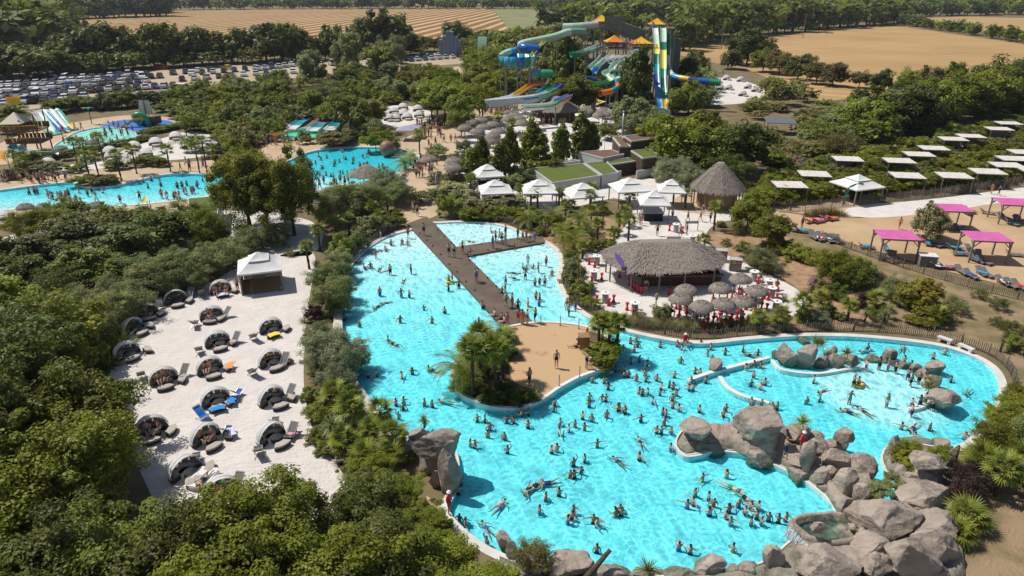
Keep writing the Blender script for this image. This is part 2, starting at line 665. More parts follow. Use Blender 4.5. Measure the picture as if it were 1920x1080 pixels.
def depth_lraw(x, y):
 e = proj((x, y, 0))
 j = math.hypot((e[0] - 665) / 118, (e[1] - 304) / 30)
 if e[0] > 500:
  return 1.15 if j < 0.9 else 0.12 + 1.0 * sstep(1.15, 0.9, j)
 return interp(e[1] + (e[0] - 200) * 0.03, [328, 350, 365, 388], [1.2, 0.85, 0.4, 0.06])

def depth_left(x, y):
 return 0.10 + 0.22 * depth_lraw(x, y)

def pool(poly, depth, zw, wmat, step, cop_w, cop_h=0.07, floormat='pool_paint', coping='pool_coping', copmat='coping', thin=None):
 xs, ys = [p[0] for p in poly], [p[1] for p in poly]
 inner = offset(poly, -step * 0.45)
 ex = []
 x = min(xs)
 while x < max(xs):
  y = min(ys)
  while y < max(ys):
   if inside(inner, x, y):
    ex.append((x, y))
   y += step
  x += step
 vs, fs = cdt(poly, (), ex)
 fl = MB().add([(v[0], v[1], -depth(v[0], v[1])) for v in vs], fs)
 struct(fl.build('pool_floor', floormat, smooth=True))
 n = len(poly)
 wl = MB()
 wl.add([(p[0], p[1], 0.045) for p in poly] + [(p[0], p[1], -2.2) for p in poly],
   [(i, (i + 1) % n, n + (i + 1) % n, n + i) for i in range(n)])
 struct(wl.build('pool_wall', floormat))
 po = offset(poly, 0.02)
 vs, fs = cdt(po)
 m = len(vs)
 wt = MB().add([(v[0], v[1], zw) for v in vs] + [(v[0], v[1], -2.4) for v in vs],
     [tuple(f) for f in fs] + [tuple(i + m for i in reversed(f)) for f in fs])
 # side faces close the body of water
 idx = {}
 for i, v in enumerate(vs):
  idx[(round(v[0], 3), round(v[1], 3))] = i
 ring = [idx.get((round(p[0], 3), round(p[1], 3))) for p in po]
 ring = [i for i in ring if i is not None]
 for i in range(len(ring)):
  a, b = ring[i], ring[(i + 1) % len(ring)]
  wt.f.append((a, a + m, b + m, b))
  wt.m.append(0)
 o = struct(wt.build('water', wmat))
 if cop_w:
  ou = offset(poly, cop_w)
  if thin:
   th = offset(poly, 0.10)
   ou = [th[i] if thin[0] <= i <= thin[1] else ou[i] for i in range(n)]
  i2 = offset(poly, -0.03)
  c = MB()
  vv = [(p[0], p[1], z) for ring2, z in ((i2, 0.0), (i2, cop_h), (ou, cop_h), (ou, -0.1)) for p in ring2]
  c.add(vv, [(k * n + i, k * n + (i + 1) % n, (k + 1) * n + (i + 1) % n, (k + 1) * n + i) for k in range(3) for i in range(n)])
  struct(c.build(coping, copmat))
 return o

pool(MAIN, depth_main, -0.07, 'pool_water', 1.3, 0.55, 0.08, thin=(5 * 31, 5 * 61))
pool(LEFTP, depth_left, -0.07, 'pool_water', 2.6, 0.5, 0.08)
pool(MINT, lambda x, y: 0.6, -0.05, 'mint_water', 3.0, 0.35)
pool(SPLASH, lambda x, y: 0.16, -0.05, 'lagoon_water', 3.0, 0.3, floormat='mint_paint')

# ------------------------------------------------------------------ ground sheets (each a few millimetres above the one below)

def sheet(name, poly, z, mat, smooth_px=0, holes=True):
 if smooth_px:
  poly = cr(poly, smooth_px)
 hs = []
 if holes:
  x0, x1 = min(p[0] for p in poly), max(p[0] for p in poly)
  y0, y1 = min(p[1] for p in poly), max(p[1] for p in poly)
  for h in HOLES:
   if max(p[0] for p in h) > x0 and min(p[0] for p in h) < x1 and max(p[1] for p in h) > y0 and min(p[1] for p in h) < y1:
    hs.append(offset(h, 0.012))
 vs, fs = cdt(poly, hs)
 return struct(MB().add([(v[0], v[1], z) for v in vs], fs).build(name, mat))

sheet('ground', [(-4500, -120, 0), (4500, -120, 0), (4500, 7000, 0), (-4500, 7000, 0)], 0.0, 'earth')
# fields beyond the park
sheet('stubble_field', pxs([(70, 37), (330, 24), (325, 20), (480, 17.5), (918, 17), (935, 30), (958, 62), (900, 80), (700, 96), (420, 104), (200, 96), (120, 60)]), 0.05, 'stubble_rows')
sheet('maize_field', pxs([(919, 17), (1075, 17), (1060, 40), (1010, 62), (959, 62), (938, 32)]), 0.05, 'maize')
sheet('stubble_field', pxs([(1230, 92), (1440, 71), (1535, 58), (1640, 48), (1700, 51), (1800, 66), (1990, 92), (2100, 110), (2000, 150), (1850, 165), (1540, 190), (1400, 130), (1300, 110)]), 0.05, 'stubble_pale')
sheet('grass_strip', pxs([(1330, 75), (1440, 66), (1560, 53), (1660, 45), (1697, 49.5), (1640, 47), (1535, 57), (1440, 70), (1330, 80)]), 0.09, 'green_strip')
sheet('stubble_field', pxs([(1690, 36.5), (1800, 31), (1990, 36), (1990, 70), (1830, 56)]), 0.05, 'stubble_pale')
sheet('stubble_field', pxs([(740, 6), (905, 4), (990, 8), (880, 11), (770, 13)]), 0.05, 'stubble_pale')
sheet('stubble_field', pxs([(1480, 2), (1700, 2), (1760, 8), (1560, 11)]), 0.05, 'stubble_pale')
# car park
sheet('car_park', pxs([(-80, 212), (60, 205), (165, 188), (300, 178), (420, 166), (500, 152), (620, 140), (760, 128), (880, 118), (905, 107), (830, 99), (600, 112), (400, 122), (250, 138), (-80, 150)]), 0.03, 'parking_gravel')
sheet('access_road', cr(pxs([(150, 186), (250, 174), (330, 166), (330, 173), (250, 182), (155, 195)]), 3), 0.045, 'asphalt')
sheet('access_road', pxs([(830, 88), (1010, 76), (1020, 80), (900, 92), (840, 97)]), 0.04, 'asphalt')
# walks round the pools
sheet('promenade', pxs([(-80, 352), (0, 343), (100, 330), (190, 316), (300, 306), (400, 300), (480, 285), (520, 262), (560, 262), (640, 260), (740, 262), (780, 250), (830, 236), (870, 212), (905, 200), (960, 208), (1010, 225), (960, 250), (900, 280), (850, 322), (822, 350), (815, 380), (830, 396), (800, 412), (765, 420), (740, 408), (745, 380), (760, 350), (640, 366), (560, 378), (430, 372), (330, 392), (150, 402), (-80, 408)]), 0.02, 'beige_path', 3)
sheet('garden_path', pxs([(868, 215), (868, 190), (862, 165), (846, 148), (848, 128), (862, 126), (872, 145), (888, 165), (890, 195), (905, 215)]), 0.025, 'beige_path', 3)
sheet('sunbathing_sand', pxs([(868, 330), (850, 300), (868, 262), (905, 232), (985, 215), (1090, 205), (1185, 208), (1240, 240), (1240, 300), (1130, 320), (1000, 345), (930, 352)]), 0.03, 'white_path', 3)
sheet('queue_terrace', pxs([(875, 212), (905, 196), (960, 196), (1100, 196), (1120, 210), (1000, 216), (930, 224)]), 0.04, 'beige_path', 3)
sheet('splash_terrace', pxs([(-60, 300), (20, 260), (80, 240), (150, 228), (240, 216), (330, 222), (345, 236), (280, 256), (240, 276), (130, 296), (40, 306), (-60, 312)]), 0.02, 'beige_path', 3)
sheet('blue_splash_pad', pxs([(188, 239), (205, 230), (235, 225), (300, 224), (332, 233), (318, 240), (285, 243), (258, 247), (228, 240)]), 0.03, 'blue_paint', 3)
sheet('sunbathing_sand', pxs([(75, 330), (110, 312), (200, 300), (240, 278), (310, 258), (355, 246), (392, 252), (410, 275), (385, 292), (330, 300), (250, 305), (180, 318), (120, 330)]), 0.03, 'white_path', 3)
sheet('sunbathing_sand', pxs([(706, 232), (715, 212), (735, 198), (775, 200), (812, 212), (805, 226), (760, 236), (730, 240)]), 0.03, 'white_path', 3)
sheet('sunbathing_sand', pxs([(1310, 190), (1335, 160), (1345, 147), (1380, 148), (1430, 165), (1425, 185), (1370, 196)]), 0.03, 'white_path', 3)
sheet('sunbathing_sand', pxs([(-40, 470), (60, 430), (180, 410), (260, 400), (360, 395), (420, 395), (520, 400), (600, 425), (580, 480), (420, 470), (300, 470), (150, 500), (-40, 545)]), 0.03, 'white_path', 3)
# daybed beach
sheet('beach', pxs([(205, 662), (232, 610), (262, 575), (330, 552), (400, 528), (440, 505), (520, 480), (575, 470), (592, 490), (580, 560), (572, 640), (570, 720), (582, 790), (610, 850), (660, 880), (640, 960), (560, 1010), (430, 1040), (330, 1010), (270, 900), (225, 800), (205, 720)]), 0.03, 'beach_sand', 4)
# bar terrace, pagoda court
sheet('bar_terrace', pxs([(1085, 535), (1082, 505), (1105, 470), (1150, 445), (1175, 420), (1185, 390), (1150, 372), (1050, 395), (985, 392), (890, 372), (870, 350), (905, 338), (1000, 340), (1090, 345), (1180, 335), (1290, 340), (1330, 365), (1400, 370), (1470, 385), (1440, 405), (1360, 415), (1330, 430), (1325, 455), (1370, 480), (1420, 505), (1490, 540), (1512, 570), (1470, 600), (1400, 610), (1300, 602), (1190, 592), (1130, 580)]), 0.03, 'white_path', 3)
sheet('thatch_walk', pxs([(1270, 395), (1265, 372), (1320, 360), (1420, 378), (1640, 375), (1640, 405), (1560, 408), (1480, 398), (1400, 396), (1340, 402)]), 0.04, 'beige_path', 3)
sheet('lawn', pxs([(955, 320), (1000, 312), (1000, 345), (962, 348)]), 0.05, 'lawn')
# right side: white lane, tan sun lawn, dry slope
sheet('dry_slope', pxs([(1440, 425), (1520, 420), (1640, 470), (1760, 520), (1920, 560), (2100, 600), (2300, 900), (2100, 1300), (1500, 1300), (1560, 1010), (1700, 940), (1800, 860), (1890, 800), (1900, 700), (1800, 640), (1640, 620), (1480, 615), (1420, 600), (1500, 560), (1440, 500)]), 0.02, 'dry_slope', 3)
sheet('mulch_bed', pxs([(1330, 440), (1400, 428), (1460, 440), (1520, 470), (1580, 520), (1640, 600), (1560, 618), (1470, 618), (1520, 570), (1480, 530), (1400, 495), (1345, 468)]), 0.035, 'mulch', 3)
sheet('mulch_bed', pxs([(1000, 440), (1040, 415), (1110, 405), (1170, 420), (1150, 445), (1105, 470), (1080, 505), (1085, 540), (1065, 545), (1056, 500), (1045, 465)]), 0.035, 'mulch', 3)
sheet('sun_lawn', pxs([(1395, 398), (1480, 400), (1560, 410), (1750, 395), (1920, 372), (2150, 350), (2300, 480), (2100, 600), (1920, 545), (1760, 505), (1640, 470), (1540, 440), (1470, 420)]), 0.04, 'tan_sand', 3)
sheet('white_lane', pxs([(1580, 395), (1640, 383), (1760, 372), (1920, 352), (2100, 330), (2100, 350), (1920, 374), (1760, 398), (1660, 408), (1600, 406)]), 0.05, 'white_path', 3)
def rock_ledge(px, hmax, seed):
 poly = pxs(px)
 inn = offset(poly, -0.15)
 xs, ys = [p.x for p in poly], [p.y for p in poly]
 ex = [(x, y) for x in np.arange(min(xs), max(xs), 0.3) for y in np.arange(min(ys), max(ys), 0.3) if inside(inn, x, y)]
 seg = [(Vector(poly[i]), Vector(poly[(i + 1) % len(poly)])) for i in range(len(poly))]

 def hh(x, y):
  p = Vector((x, y, 0))
  d = 9
  for a, b in seg:
   e = b - a
   t = max(0, min(1, (p - a).dot(e) / e.length_squared))
   d = min(d, (p - a - e * t).length)
  q = Vector((x * 0.7, y * 0.7, seed))
  return 0.02 + hmax * sstep(-0.1, 0.4, d) * (0.75 + 0.6 * noise.noise(q) + 0.35 * noise.noise(q * 2.7))
 vs, fs = cdt(poly, (), ex)
 o = MB().add([(v[0], v[1], hh(v[0], v[1])) for v in vs], fs).build('rock_ledge', 'rock', None, True)
 return struct(o)

sheet('rock_base', pxs([(1270, 838), (1300, 846), (1345, 840), (1400, 846), (1500, 890), (1545, 922), (1580, 975), (1480, 1020), (1440, 1055), (1390, 1072), (1250, 1090), (1000, 1075), (930, 1045), (900, 1100), (1000, 1250), (1600, 1250), (1800, 1080), (1800, 930), (1760, 845), (1670, 832), (1655, 860), (1695, 920), (1662, 945), (1600, 875), (1480, 806), (1390, 798), (1285, 811)]), 0.03, 'rock_ground')
sheet('terrace', pxs([(800, 930), (842, 958), (862, 988), (905, 1022), (880, 1060), (800, 1000)]), 0.035, 'tan_sand')
# ------------------------------------------------------------------ foliage
leafmat('leaf_oak', (0.121, 0.135, 0.013), (0.199, 0.222, 0.023), (0.289, 0.322, 0.053), 0.4)
leafmat('leaf_wood', (0.094, 0.105, 0.019), (0.142, 0.158, 0.029), (0.194, 0.216, 0.047))
leafmat('leaf_bright', (0.155, 0.175, 0.013), (0.233, 0.263, 0.021), (0.301, 0.339, 0.042), 0.4)
leafmat('leaf_olive', (0.165, 0.199, 0.063), (0.248, 0.281, 0.100), (0.366, 0.386, 0.168), 0.4)
leafmat('leaf_grey', (0.236, 0.269, 0.137), (0.342, 0.374, 0.200), (0.472, 0.491, 0.294), 0.4)
leafmat('leaf_dry', (0.165, 0.140, 0.042), (0.224, 0.193, 0.063), (0.295, 0.240, 0.095))
leafmat('leaf_yellow', (0.16, 0.155, 0.015), (0.22, 0.20, 0.02), (0.29, 0.26, 0.04))
leafmat('leaf_palm', (0.154, 0.175, 0.019), (0.225, 0.257, 0.032), (0.308, 0.351, 0.074), 0.3, 0.4)
leafmat('leaf_yucca', (0.12, 0.145, 0.04), (0.19, 0.205, 0.065), (0.28, 0.275, 0.11), 0.25, 0.4)
leafmat('leaf_dark', (0.074, 0.088, 0.016), (0.113, 0.135, 0.023), (0.161, 0.193, 0.037))
leafmat('leaf_purple', (0.05, 0.03, 0.03), (0.075, 0.045, 0.04), (0.10, 0.06, 0.05), 0.2)
leafmat('leaf_pink', (0.14, 0.13, 0.05), (0.38, 0.22, 0.22), (0.50, 0.28, 0.30), 0.3)
leafmat('grass_pale', (0.24, 0.24, 0.085), (0.33, 0.31, 0.14), (0.42, 0.39, 0.21), 0.3)
pm('bark', (0.105, 0.08, 0.055), 0.95, (0.06, 0.045, 0.032), 4, 0.6, 12)
pm('palm_bark', (0.12, 0.085, 0.055), 0.95, (0.065, 0.045, 0.03), 6, 0.8, 14)

def leafmesh(name, cen, nor, size, asp, lv, mat, tri=False):
 """many small leaf faces: centre, normal, half size"""
 n = len(cen)
 nor = nor / (np.linalg.norm(nor, axis=1, keepdims=True) + 1e-9)
 rv = RNG.normal(size=(n, 3))
 u = np.cross(nor, rv)
 u /= (np.linalg.norm(u, axis=1, keepdims=True) + 1e-9)
 v = np.cross(nor, u)
 sz = (size * (0.65 + 0.7 * RNG.random(n)))[:, None]
 a = cen - u * sz
 b = cen + v * sz * asp + nor * sz * 0.15
 c = cen + u * sz
 d = cen - v * sz * asp + nor * sz * 0.15
 V = np.stack([a, b, c, d], 1).reshape(-1, 3)
 me = bpy.data.meshes.new(name)
 me.vertices.add(4 * n)
 me.vertices.foreach_set('co', V.astype(np.float32).ravel())
 me.loops.add(4 * n)
 me.loops.foreach_set('vertex_index', np.arange(4 * n, dtype=np.int32))
 me.polygons.add(n)
 me.polygons.foreach_set('loop_start', np.arange(0, 4 * n, 4, dtype=np.int32))
 at_ = me.attributes.new('lv', 'FLOAT', 'FACE')
 at_.data.foreach_set('value', np.clip(lv, 0, 1).astype(np.float32))
 me.materials.append(MAT[mat])
 me.update(calc_edges=True)
 return me

def clumps(K, rx, rz, fill=0.5, low=-0.75, lobes=5):
 """clump centres in an uneven ellipsoid made of lobes"""
 ph = RNG.random(lobes) * 6.28
 out = []
 while len(out) < K:
  d = RNG.normal(size=3)
  d /= np.linalg.norm(d)
  if d[2] < low:
   continue
  az = math.atan2(d[1], d[0])
  k = 1 + 0.2 * math.sin(2 * az + ph[0]) + 0.17 * math.sin(3 * az + ph[1] + 2 * d[2]) + 0.13 * math.sin(5 * d[2] + ph[2]) + 0.1 * RNG.normal()
  r = (fill + (1 - fill) * RNG.random()) ** 0.6
  out.append(d * r * k * np.array([rx, rx, rz]))
 return np.array(out)

def crown_mesh(name, mat, K, per, leaf, rx=1.0, rz=1.0, sig=0.2, asp=0.55, fill=0.35, low=-0.7, up=0.5, shape=None):
 c = clumps(K, rx, rz, fill, low)
 if shape:
  c = np.array([shape(p) for p in c])
 n = K * per
 cen = np.repeat(c, per, 0)
 sgs = np.repeat(sig * (0.5 + 1.0 * RNG.random(K)), per)[:, None]
 off = RNG.normal(size=(n, 3))
 off /= np.linalg.norm(off, axis=1, keepdims=True)
 off *= (RNG.random((n, 1)) ** 0.45)
 cen = cen + off * sgs * np.array([1, 1, 0.75])
 nor = off * 1.0 + RNG.normal(size=(n, 3)) * 0.45 + np.array([-0.25, 0.1, up + 0.35])
 lv = np.repeat(RNG.random(K), per) * 0.55 + RNG.random(n) * 0.45
 return leafmesh(name, cen, nor, leaf, asp, lv, mat), c

def trunk_mesh(name, h, r, tips, mat='bark', lean=0.04, nl=9):
 b = MB()
 pts = [Vector((RNG.normal() * lean * h * t, RNG.normal() * lean * h * t, h * t)) for t in (0, 0.35, 0.7, 1.0)]
 pts[0] = Vector((0, 0, -0.15))
 b.tube(pts, [r * 1.25, r, r * 0.8, r * 0.62], 7)
 for t in tips[:nl]:
  t = Vector(t)
  s = pts[3] if RNG.random() < 0.6 else pts[2]
  mid = s.lerp(t, 0.5) + Vector((0, 0, 0.06 * h))
  b.tube([s, mid, t], [r * 0.5, r * 0.3, r * 0.1], 5)
 return b.mesh(name, mat, True)

class Plant:
 """kinds of trees and shrubs in unit size; crown sphere of radius 1 sits from 'zc'"""
 def __init__(self, mat, variants, K, per, leaf, th=0.45, cz=1.0, tr=0.07, **kw):
  self.vs = []
  self.mat = mat
  for i in range(variants):
   me, c = crown_mesh('crown', mat, K, per, leaf, **kw)
   # unit tree: height 2 units, crown centre at z = th + ...
   zc = 2.0 - (c[:, 2].max())
   cc = c + np.array([0, 0, zc])
   tm = trunk_mesh('trunk', max(0.12, zc - 0.35), tr, cc[RNG.permutation(len(cc))])
   self.vs.append((me, tm, zc))
  self.raw = {}

def put_plant(kind, name, loc, h, r, mat=None, trunk=True, rz=None):
 """h metres tall, crown radius r"""
 P = PL[kind]
 me, tm, zc = random.choice(P.vs)
 root = empty(name, loc, random.uniform(0, 6.28) if rz is None else rz)
 c = mobj('crown', me, root, (0, 0, 0))
 sx, sz = r, h / 2.0
 c.scale = (sx, sx, sz)
 c.location = (0, 0, zc * sz)
 if mat and mat != P.mat:
  c.material_slots[0].link = 'OBJECT'
  c.material_slots[0].material = MAT[mat]
 if trunk:
  t = mobj('trunk', tm, root)
  t.scale = (max(0.6, r * 0.8), max(0.6, r * 0.8), sz)
 return root

PL = {}
PL['oak'] = Plant('leaf_oak', 4, 150, 290, 0.0265, sig=0.19, rz=0.85, fill=0.3, low=-0.6)
PL['oakmid'] = Plant('leaf_oak', 3, 120, 100, 0.06, sig=0.24, rz=0.85, fill=0.3, low=-0.6)
PL['far'] = Plant('leaf_wood', 4, 45, 42, 0.135, sig=0.32, rz=0.88, fill=0.3, low=-0.9)
PL['cone'] = Plant('leaf_oak', 2, 110, 70, 0.075, sig=0.2, rz=0.95, fill=0.2, low=-0.95,
     shape=lambda p: np.array([p[0] * (0.95 - 0.62 * (p[2] + 1) / 2), p[1] * (0.95 - 0.62 * (p[2] + 1) / 2), p[2]]))
PL['poplar'] = Plant('leaf_olive', 2, 70, 60, 0.10, sig=0.3, rz=0.95, fill=0.2, low=-1.0, asp=0.4)
PL['pine'] = Plant('leaf_bright', 2, 70, 70, 0.085, sig=0.24, rz=0.6, fill=0.4, low=-0.3, asp=0.35)
PL['willow'] = Plant('leaf_olive', 3, 150, 110, 0.056, sig=0.24, rz=0.95, fill=0.3, low=-0.9, asp=0.22, up=0.2, tr=0.04)
PL['shrub'] = Plant('leaf_oak', 4, 70, 70, 0.075, sig=0.28, rz=0.95, fill=0.3, low=-0.5, tr=0.05)
PL['feather'] = Plant('leaf_dry', 3, 60, 60, 0.085, sig=0.3, rz=0.95, fill=0.25, low=-0.6, asp=0.18, up=0.1, tr=0.05)

# blades: grasses, yuccas, palms
def blade(b, base, d, L, w, droop, n=4, mi=0, fold=0.0):
 d = Vector(d).normalized()
 side = d.cross(Vector((0, 0, 1)))
 side = side.normalized() if side.length > 1e-3 else Vector((1, 0, 0))
 p = Vector(base)
 vs, fs = [], []
 for i in range(n + 1):
  t = i / n
  ww = w * (1 - t ** 1.6) * (0.55 + 0.45 * min(1, t * 4)) + 0.002
  vs += [p - side * ww, p + side * ww]
  d = (d - Vector((0, 0, droop / n))).normalized()
  p = p + d * (L / n)
 for i in range(n):
  fs.append((2 * i, 2 * i + 1, 2 * i + 3, 2 * i + 2))
 b.add(vs, fs, mi)

def lv_attr(me):
 a = me.attributes.new('lv', 'FLOAT', 'FACE')
 n = len(me.polygons)
 a.data.foreach_set('value', RNG.random(n).astype(np.float32))

def tuft_mesh(name, mat, n, L, w, el0, el1, droop, base_r=0.1, z0=0.0, seg=4):
 b = MB()
 for i in range(n):
  az = i * 2.39996 + random.uniform(-0.2, 0.2)
  el = R(random.uniform(el0, el1))
  d = (math.cos(az) * math.cos(el), math.sin(az) * math.cos(el), math.sin(el))
  rr = base_r * math.sqrt(random.random())
  blade(b, (rr * math.cos(az), rr * math.sin(az), z0), d, L * random.uniform(0.7, 1.1), w, droop * random.uniform(0.6, 1.3), seg)
 me = b.mesh(name, mat)
 lv_attr(me)
 return me

def fan_frond(seed):
 """palmate leaf: stalk, then a fan of folded blades"""
 rnd = random.Random(seed)
 b = MB()
 st = 0.55
 b.bar((0, 0, 0), (st, 0, 0.02), 0.025)
 n = 15
 for i in range(n):
  a = R(-105 + 210 * i / (n - 1))
  L = (0.62 if abs(a) < 1.2 else 0.5) * rnd.uniform(0.9, 1.08)
  blade(b, (st, 0, 0.02), (math.cos(a), math.sin(a), 0.12), L, 0.05, 0.55 * rnd.uniform(0.7, 1.3), 3)
 me = b.mesh('frond', 'leaf_palm')
 lv_attr(me)
 return me

def date_frond(seed):
 """pinnate leaf: arching rib with two rows of leaflets"""
 rnd = random.Random(seed)
 b = MB()
 p, d = Vector((0, 0, 0)), Vector((0.75, 0, 0.66)).normalized()
 n = 20
 for i in range(n):
  t = i / n
  q = p + d * 0.115
  b.bar(p, q, 0.035 * (1 - t) + 0.008)
  for s in (-1, 1):
   L = 0.5 * math.sin(math.pi * (0.12 + 0.85 * t)) + 0.1
   blade(b, q, d * 0.55 + Vector((0, s * 0.8, 0.25)), L * rnd.uniform(0.85, 1.1), 0.028, 0.5, 2)
  p = q
  d = (d + Vector((0.0, 0, -0.085))).normalized()
 me = b.mesh('frond', 'leaf_palm')
 lv_attr(me)
 return me

FAN = [fan_frond(i) for i in range(3)]
DATE = [date_frond(i) for i in range(3)]

def palm_trunk(h, r, shag=True):
 b = MB()
 k = max(3, int(h / 0.35))
 pts = [(0.03 * math.sin(i * 0.9) * h * 0.3, 0.02 * i / k * h, -0.1 + (h + 0.1) * i / k) for i in range(k + 1)]
 b.tube(pts, [r * (1.15 if i % 2 else 0.95) for i in range(k + 1)], 8)
 return b.mesh('trunk', 'palm_bark', True)

TRK = {}

def palm(loc, h, fr=1.0, kind='fan', nf=22, label='', group=None, join=False, auto=True, name='fan_palm'):
 """trunk and separate fronds; far palms have their fronds joined into one crown"""
 root = empty(name if kind == 'fan' else 'date_palm', loc, random.uniform(0, 6.28))
 key = (round(h * 2) / 2, kind)
 if key not in TRK:
  TRK[key] = palm_trunk(key[0], 0.13 if kind == 'fan' else 0.2)
 mobj('trunk', TRK[key], root)
 fm = FAN if kind == 'fan' else DATE
 if join:
  jk = ('join', kind)
  if jk not in TRK:
   b = MB()
   for M, me in frond_places(nf, fm, 1.0, kind, 0):
    b.add([M @ v.co for v in me.vertices], [tuple(p.vertices) for p in me.polygons])
   me = b.mesh('crown', 'leaf_palm')
   lv_attr(me)
   TRK[jk] = me
  c = mobj('crown', TRK[jk], root, (0, 0.02 * key[0], key[0]))
  c.scale = (fr,) * 3
 else:
  for M, me in frond_places(nf, fm, fr, kind, key[0]):
   f = mobj('frond', me, root)
   f.matrix_local = M
   f.location.z += 0.0
 tag(root, label, 'palm tree', group, auto)
 return root

def frond_places(nf, fm, fr, kind, z):
 out = []
 for i in range(nf):
  az = i * 2.39996 + random.uniform(-0.25, 0.25)
  t = i / nf
  el = (R(70) - R(105) * t) if kind == 'fan' else (R(35) - R(75) * t)
  el += random.uniform(-0.12, 0.12)
  M = Matrix.Translation((0, 0.02 * z, z + 0.05)) @ Matrix.Rotation(az, 4, 'Z') @ Matrix.Rotation(-el, 4, 'Y') @ \
   Matrix.Rotation(random.uniform(-0.3, 0.3), 4, 'X') @ Matrix.Scale(fr * random.uniform(0.85, 1.1), 4)
  out.append((M, random.choice(fm)))
 return out

YUC = [tuft_mesh('leaves', 'leaf_yucca', 70, 0.9, 0.035, -25, 80, 0.35, 0.05) for _ in range(2)]
YUCB = tuft_mesh('leaves', 'leaf_yucca', 90, 1.2, 0.05, 5, 80, 0.8, 0.12)
GRS = [tuft_mesh('blades', 'grass_pale', 240, 1.0, 0.02, 40, 88, 0.7, 0.45, seg=3) for _ in range(2)]
LAV = tuft_mesh('blades', 'leaf_grey', 260, 1.0, 0.02, 15, 85, 0.2, 0.3, seg=3)

def yucca(loc, h, s=1.0, label='', big=False, mat=None):
 root = empty('yucca', loc, random.uniform(0, 6.28))
 if h > 0.3:
  k = ('y', round(h * 2) / 2)
  if k not in TRK:
   TRK[k] = palm_trunk(max(0.5, k[1]), 0.09)
  mobj('trunk', TRK[k], root)
 o = mobj('leaves', YUCB if big else random.choice(YUC), root, (0, 0, max(0.05, round(h * 2) / 2 if h > 0.3 else 0.05)))
 o.scale = (s,) * 3
 if mat:
  o.material_slots[0].link = 'OBJECT'
  o.material_slots[0].material = MAT[mat]
 return tag(root, label, 'yucca', None, True)

def grass_clump(loc, h, r, label, mat=None, me=None, cat='ornamental grass'):
 o = mobj('grass_clump', me or random.choice(GRS), None, loc, random.uniform(0, 6.28))
 o.scale = (r, r, h)
 if mat:
  o.material_slots[0].link = 'OBJECT'
  o.material_slots[0].material = MAT[mat]
 return tag(o, label, cat, None, True)

class Mass:
 """planting that reads as one mass: every tree is real geometry, joined into one object"""
 def __init__(self):
  self.V, self.lv, self.mi, self.mats = [], [], [], []
  self.T = MB()

 def add(self, kind, loc, h, r, mat):
  me, tm, zc = random.choice(PL[kind].vs)
  raw = PL[kind].raw
  if me.name not in raw:
   v = np.empty(len(me.vertices) * 3, np.float32)
   me.vertices.foreach_get('co', v)
   q = np.empty(len(me.polygons), np.float32)
   me.attributes['lv'].data.foreach_get('value', q)
   raw[me.name] = (v.reshape(-1, 3), q)
  v, q = raw[me.name]
  a = random.uniform(0, 6.28)
  c, s = math.cos(a), math.sin(a)
  self.V.append(np.stack([(v[:, 0] * c - v[:, 1] * s) * r + loc[0], (v[:, 0] * s + v[:, 1] * c) * r + loc[1], (v[:, 2] + zc) * h / 2 + loc[2]], 1))
  self.lv.append(np.clip(q * 0.7 + random.uniform(-0.1, 0.4), 0, 1))
  if mat not in self.mats:
   self.mats.append(mat)
  self.mi.append(np.full(len(q), self.mats.index(mat), np.int32))
  self.T.tube([(loc[0], loc[1], loc[2] - 0.2), (loc[0], loc[1], loc[2] + h * 0.55)], [0.035 * h, 0.015 * h], 5)

 def build(self, name, label, cat):
  V, lv, mi = np.concatenate(self.V), np.concatenate(self.lv), np.concatenate(self.mi)
  nt, n = len(self.T.v), len(lv)
  me = bpy.data.meshes.new(name)
  tf = self.T.f
  loops = np.concatenate([np.arange(4 * n), np.array([i + 4 * n for f in tf for i in f])]).astype(np.int32)
  ln = [4] * n + [len(f) for f in tf]
  st = np.concatenate([[0], np.cumsum(ln)[:-1]]).astype(np.int32)
  me.vertices.add(4 * n + nt)
  me.vertices.foreach_set('co', np.concatenate([V, np.array(self.T.v)]).astype(np.float32).ravel())
  me.loops.add(len(loops))
  me.loops.foreach_set('vertex_index', loops)
  me.polygons.add(len(ln))
  me.polygons.foreach_set('loop_start', st)
  me.polygons.foreach_set('material_index', np.concatenate([mi, np.full(len(tf), len(self.mats))]).astype(np.int32))
  me.attributes.new('lv', 'FLOAT', 'FACE').data.foreach_set('value', np.concatenate([lv, np.zeros(len(tf))]).astype(np.float32))
  for m in self.mats + ['bark']:
   me.materials.append(MAT[m])
  me.update(calc_edges=True)
  o = mobj(name, me)
  o['kind'] = 'stuff'
  o['label'] = label
  o['category'] = cat
  return o

PL['massfar'] = Plant('leaf_wood', 5, 34, 9, 0.22, sig=0.34, rz=0.9, fill=0.3, low=-0.9)
PL['massmid'] = Plant('leaf_oak', 4, 48, 17, 0.125, sig=0.28, rz=0.9, fill=0.3, low=-0.6)

def hedge(spots, label):
 """one hedge, its plants grown together"""
 root = empty('hedge', spots[0][0])
 for p, h, r, mat in spots:
  me, tm, zc = random.choice(PL['shrub'].vs)
  c = mobj('hedge_plant', me, root, (p[0] - spots[0][0][0], p[1] - spots[0][0][1], zc * h / 2), random.uniform(0, 6.28))
  c.scale = (r, r, h / 2)
  if mat:
   c.material_slots[0].link = 'OBJECT'
   c.material_slots[0].material = MAT[mat]
 return tag(root, label, 'hedge')
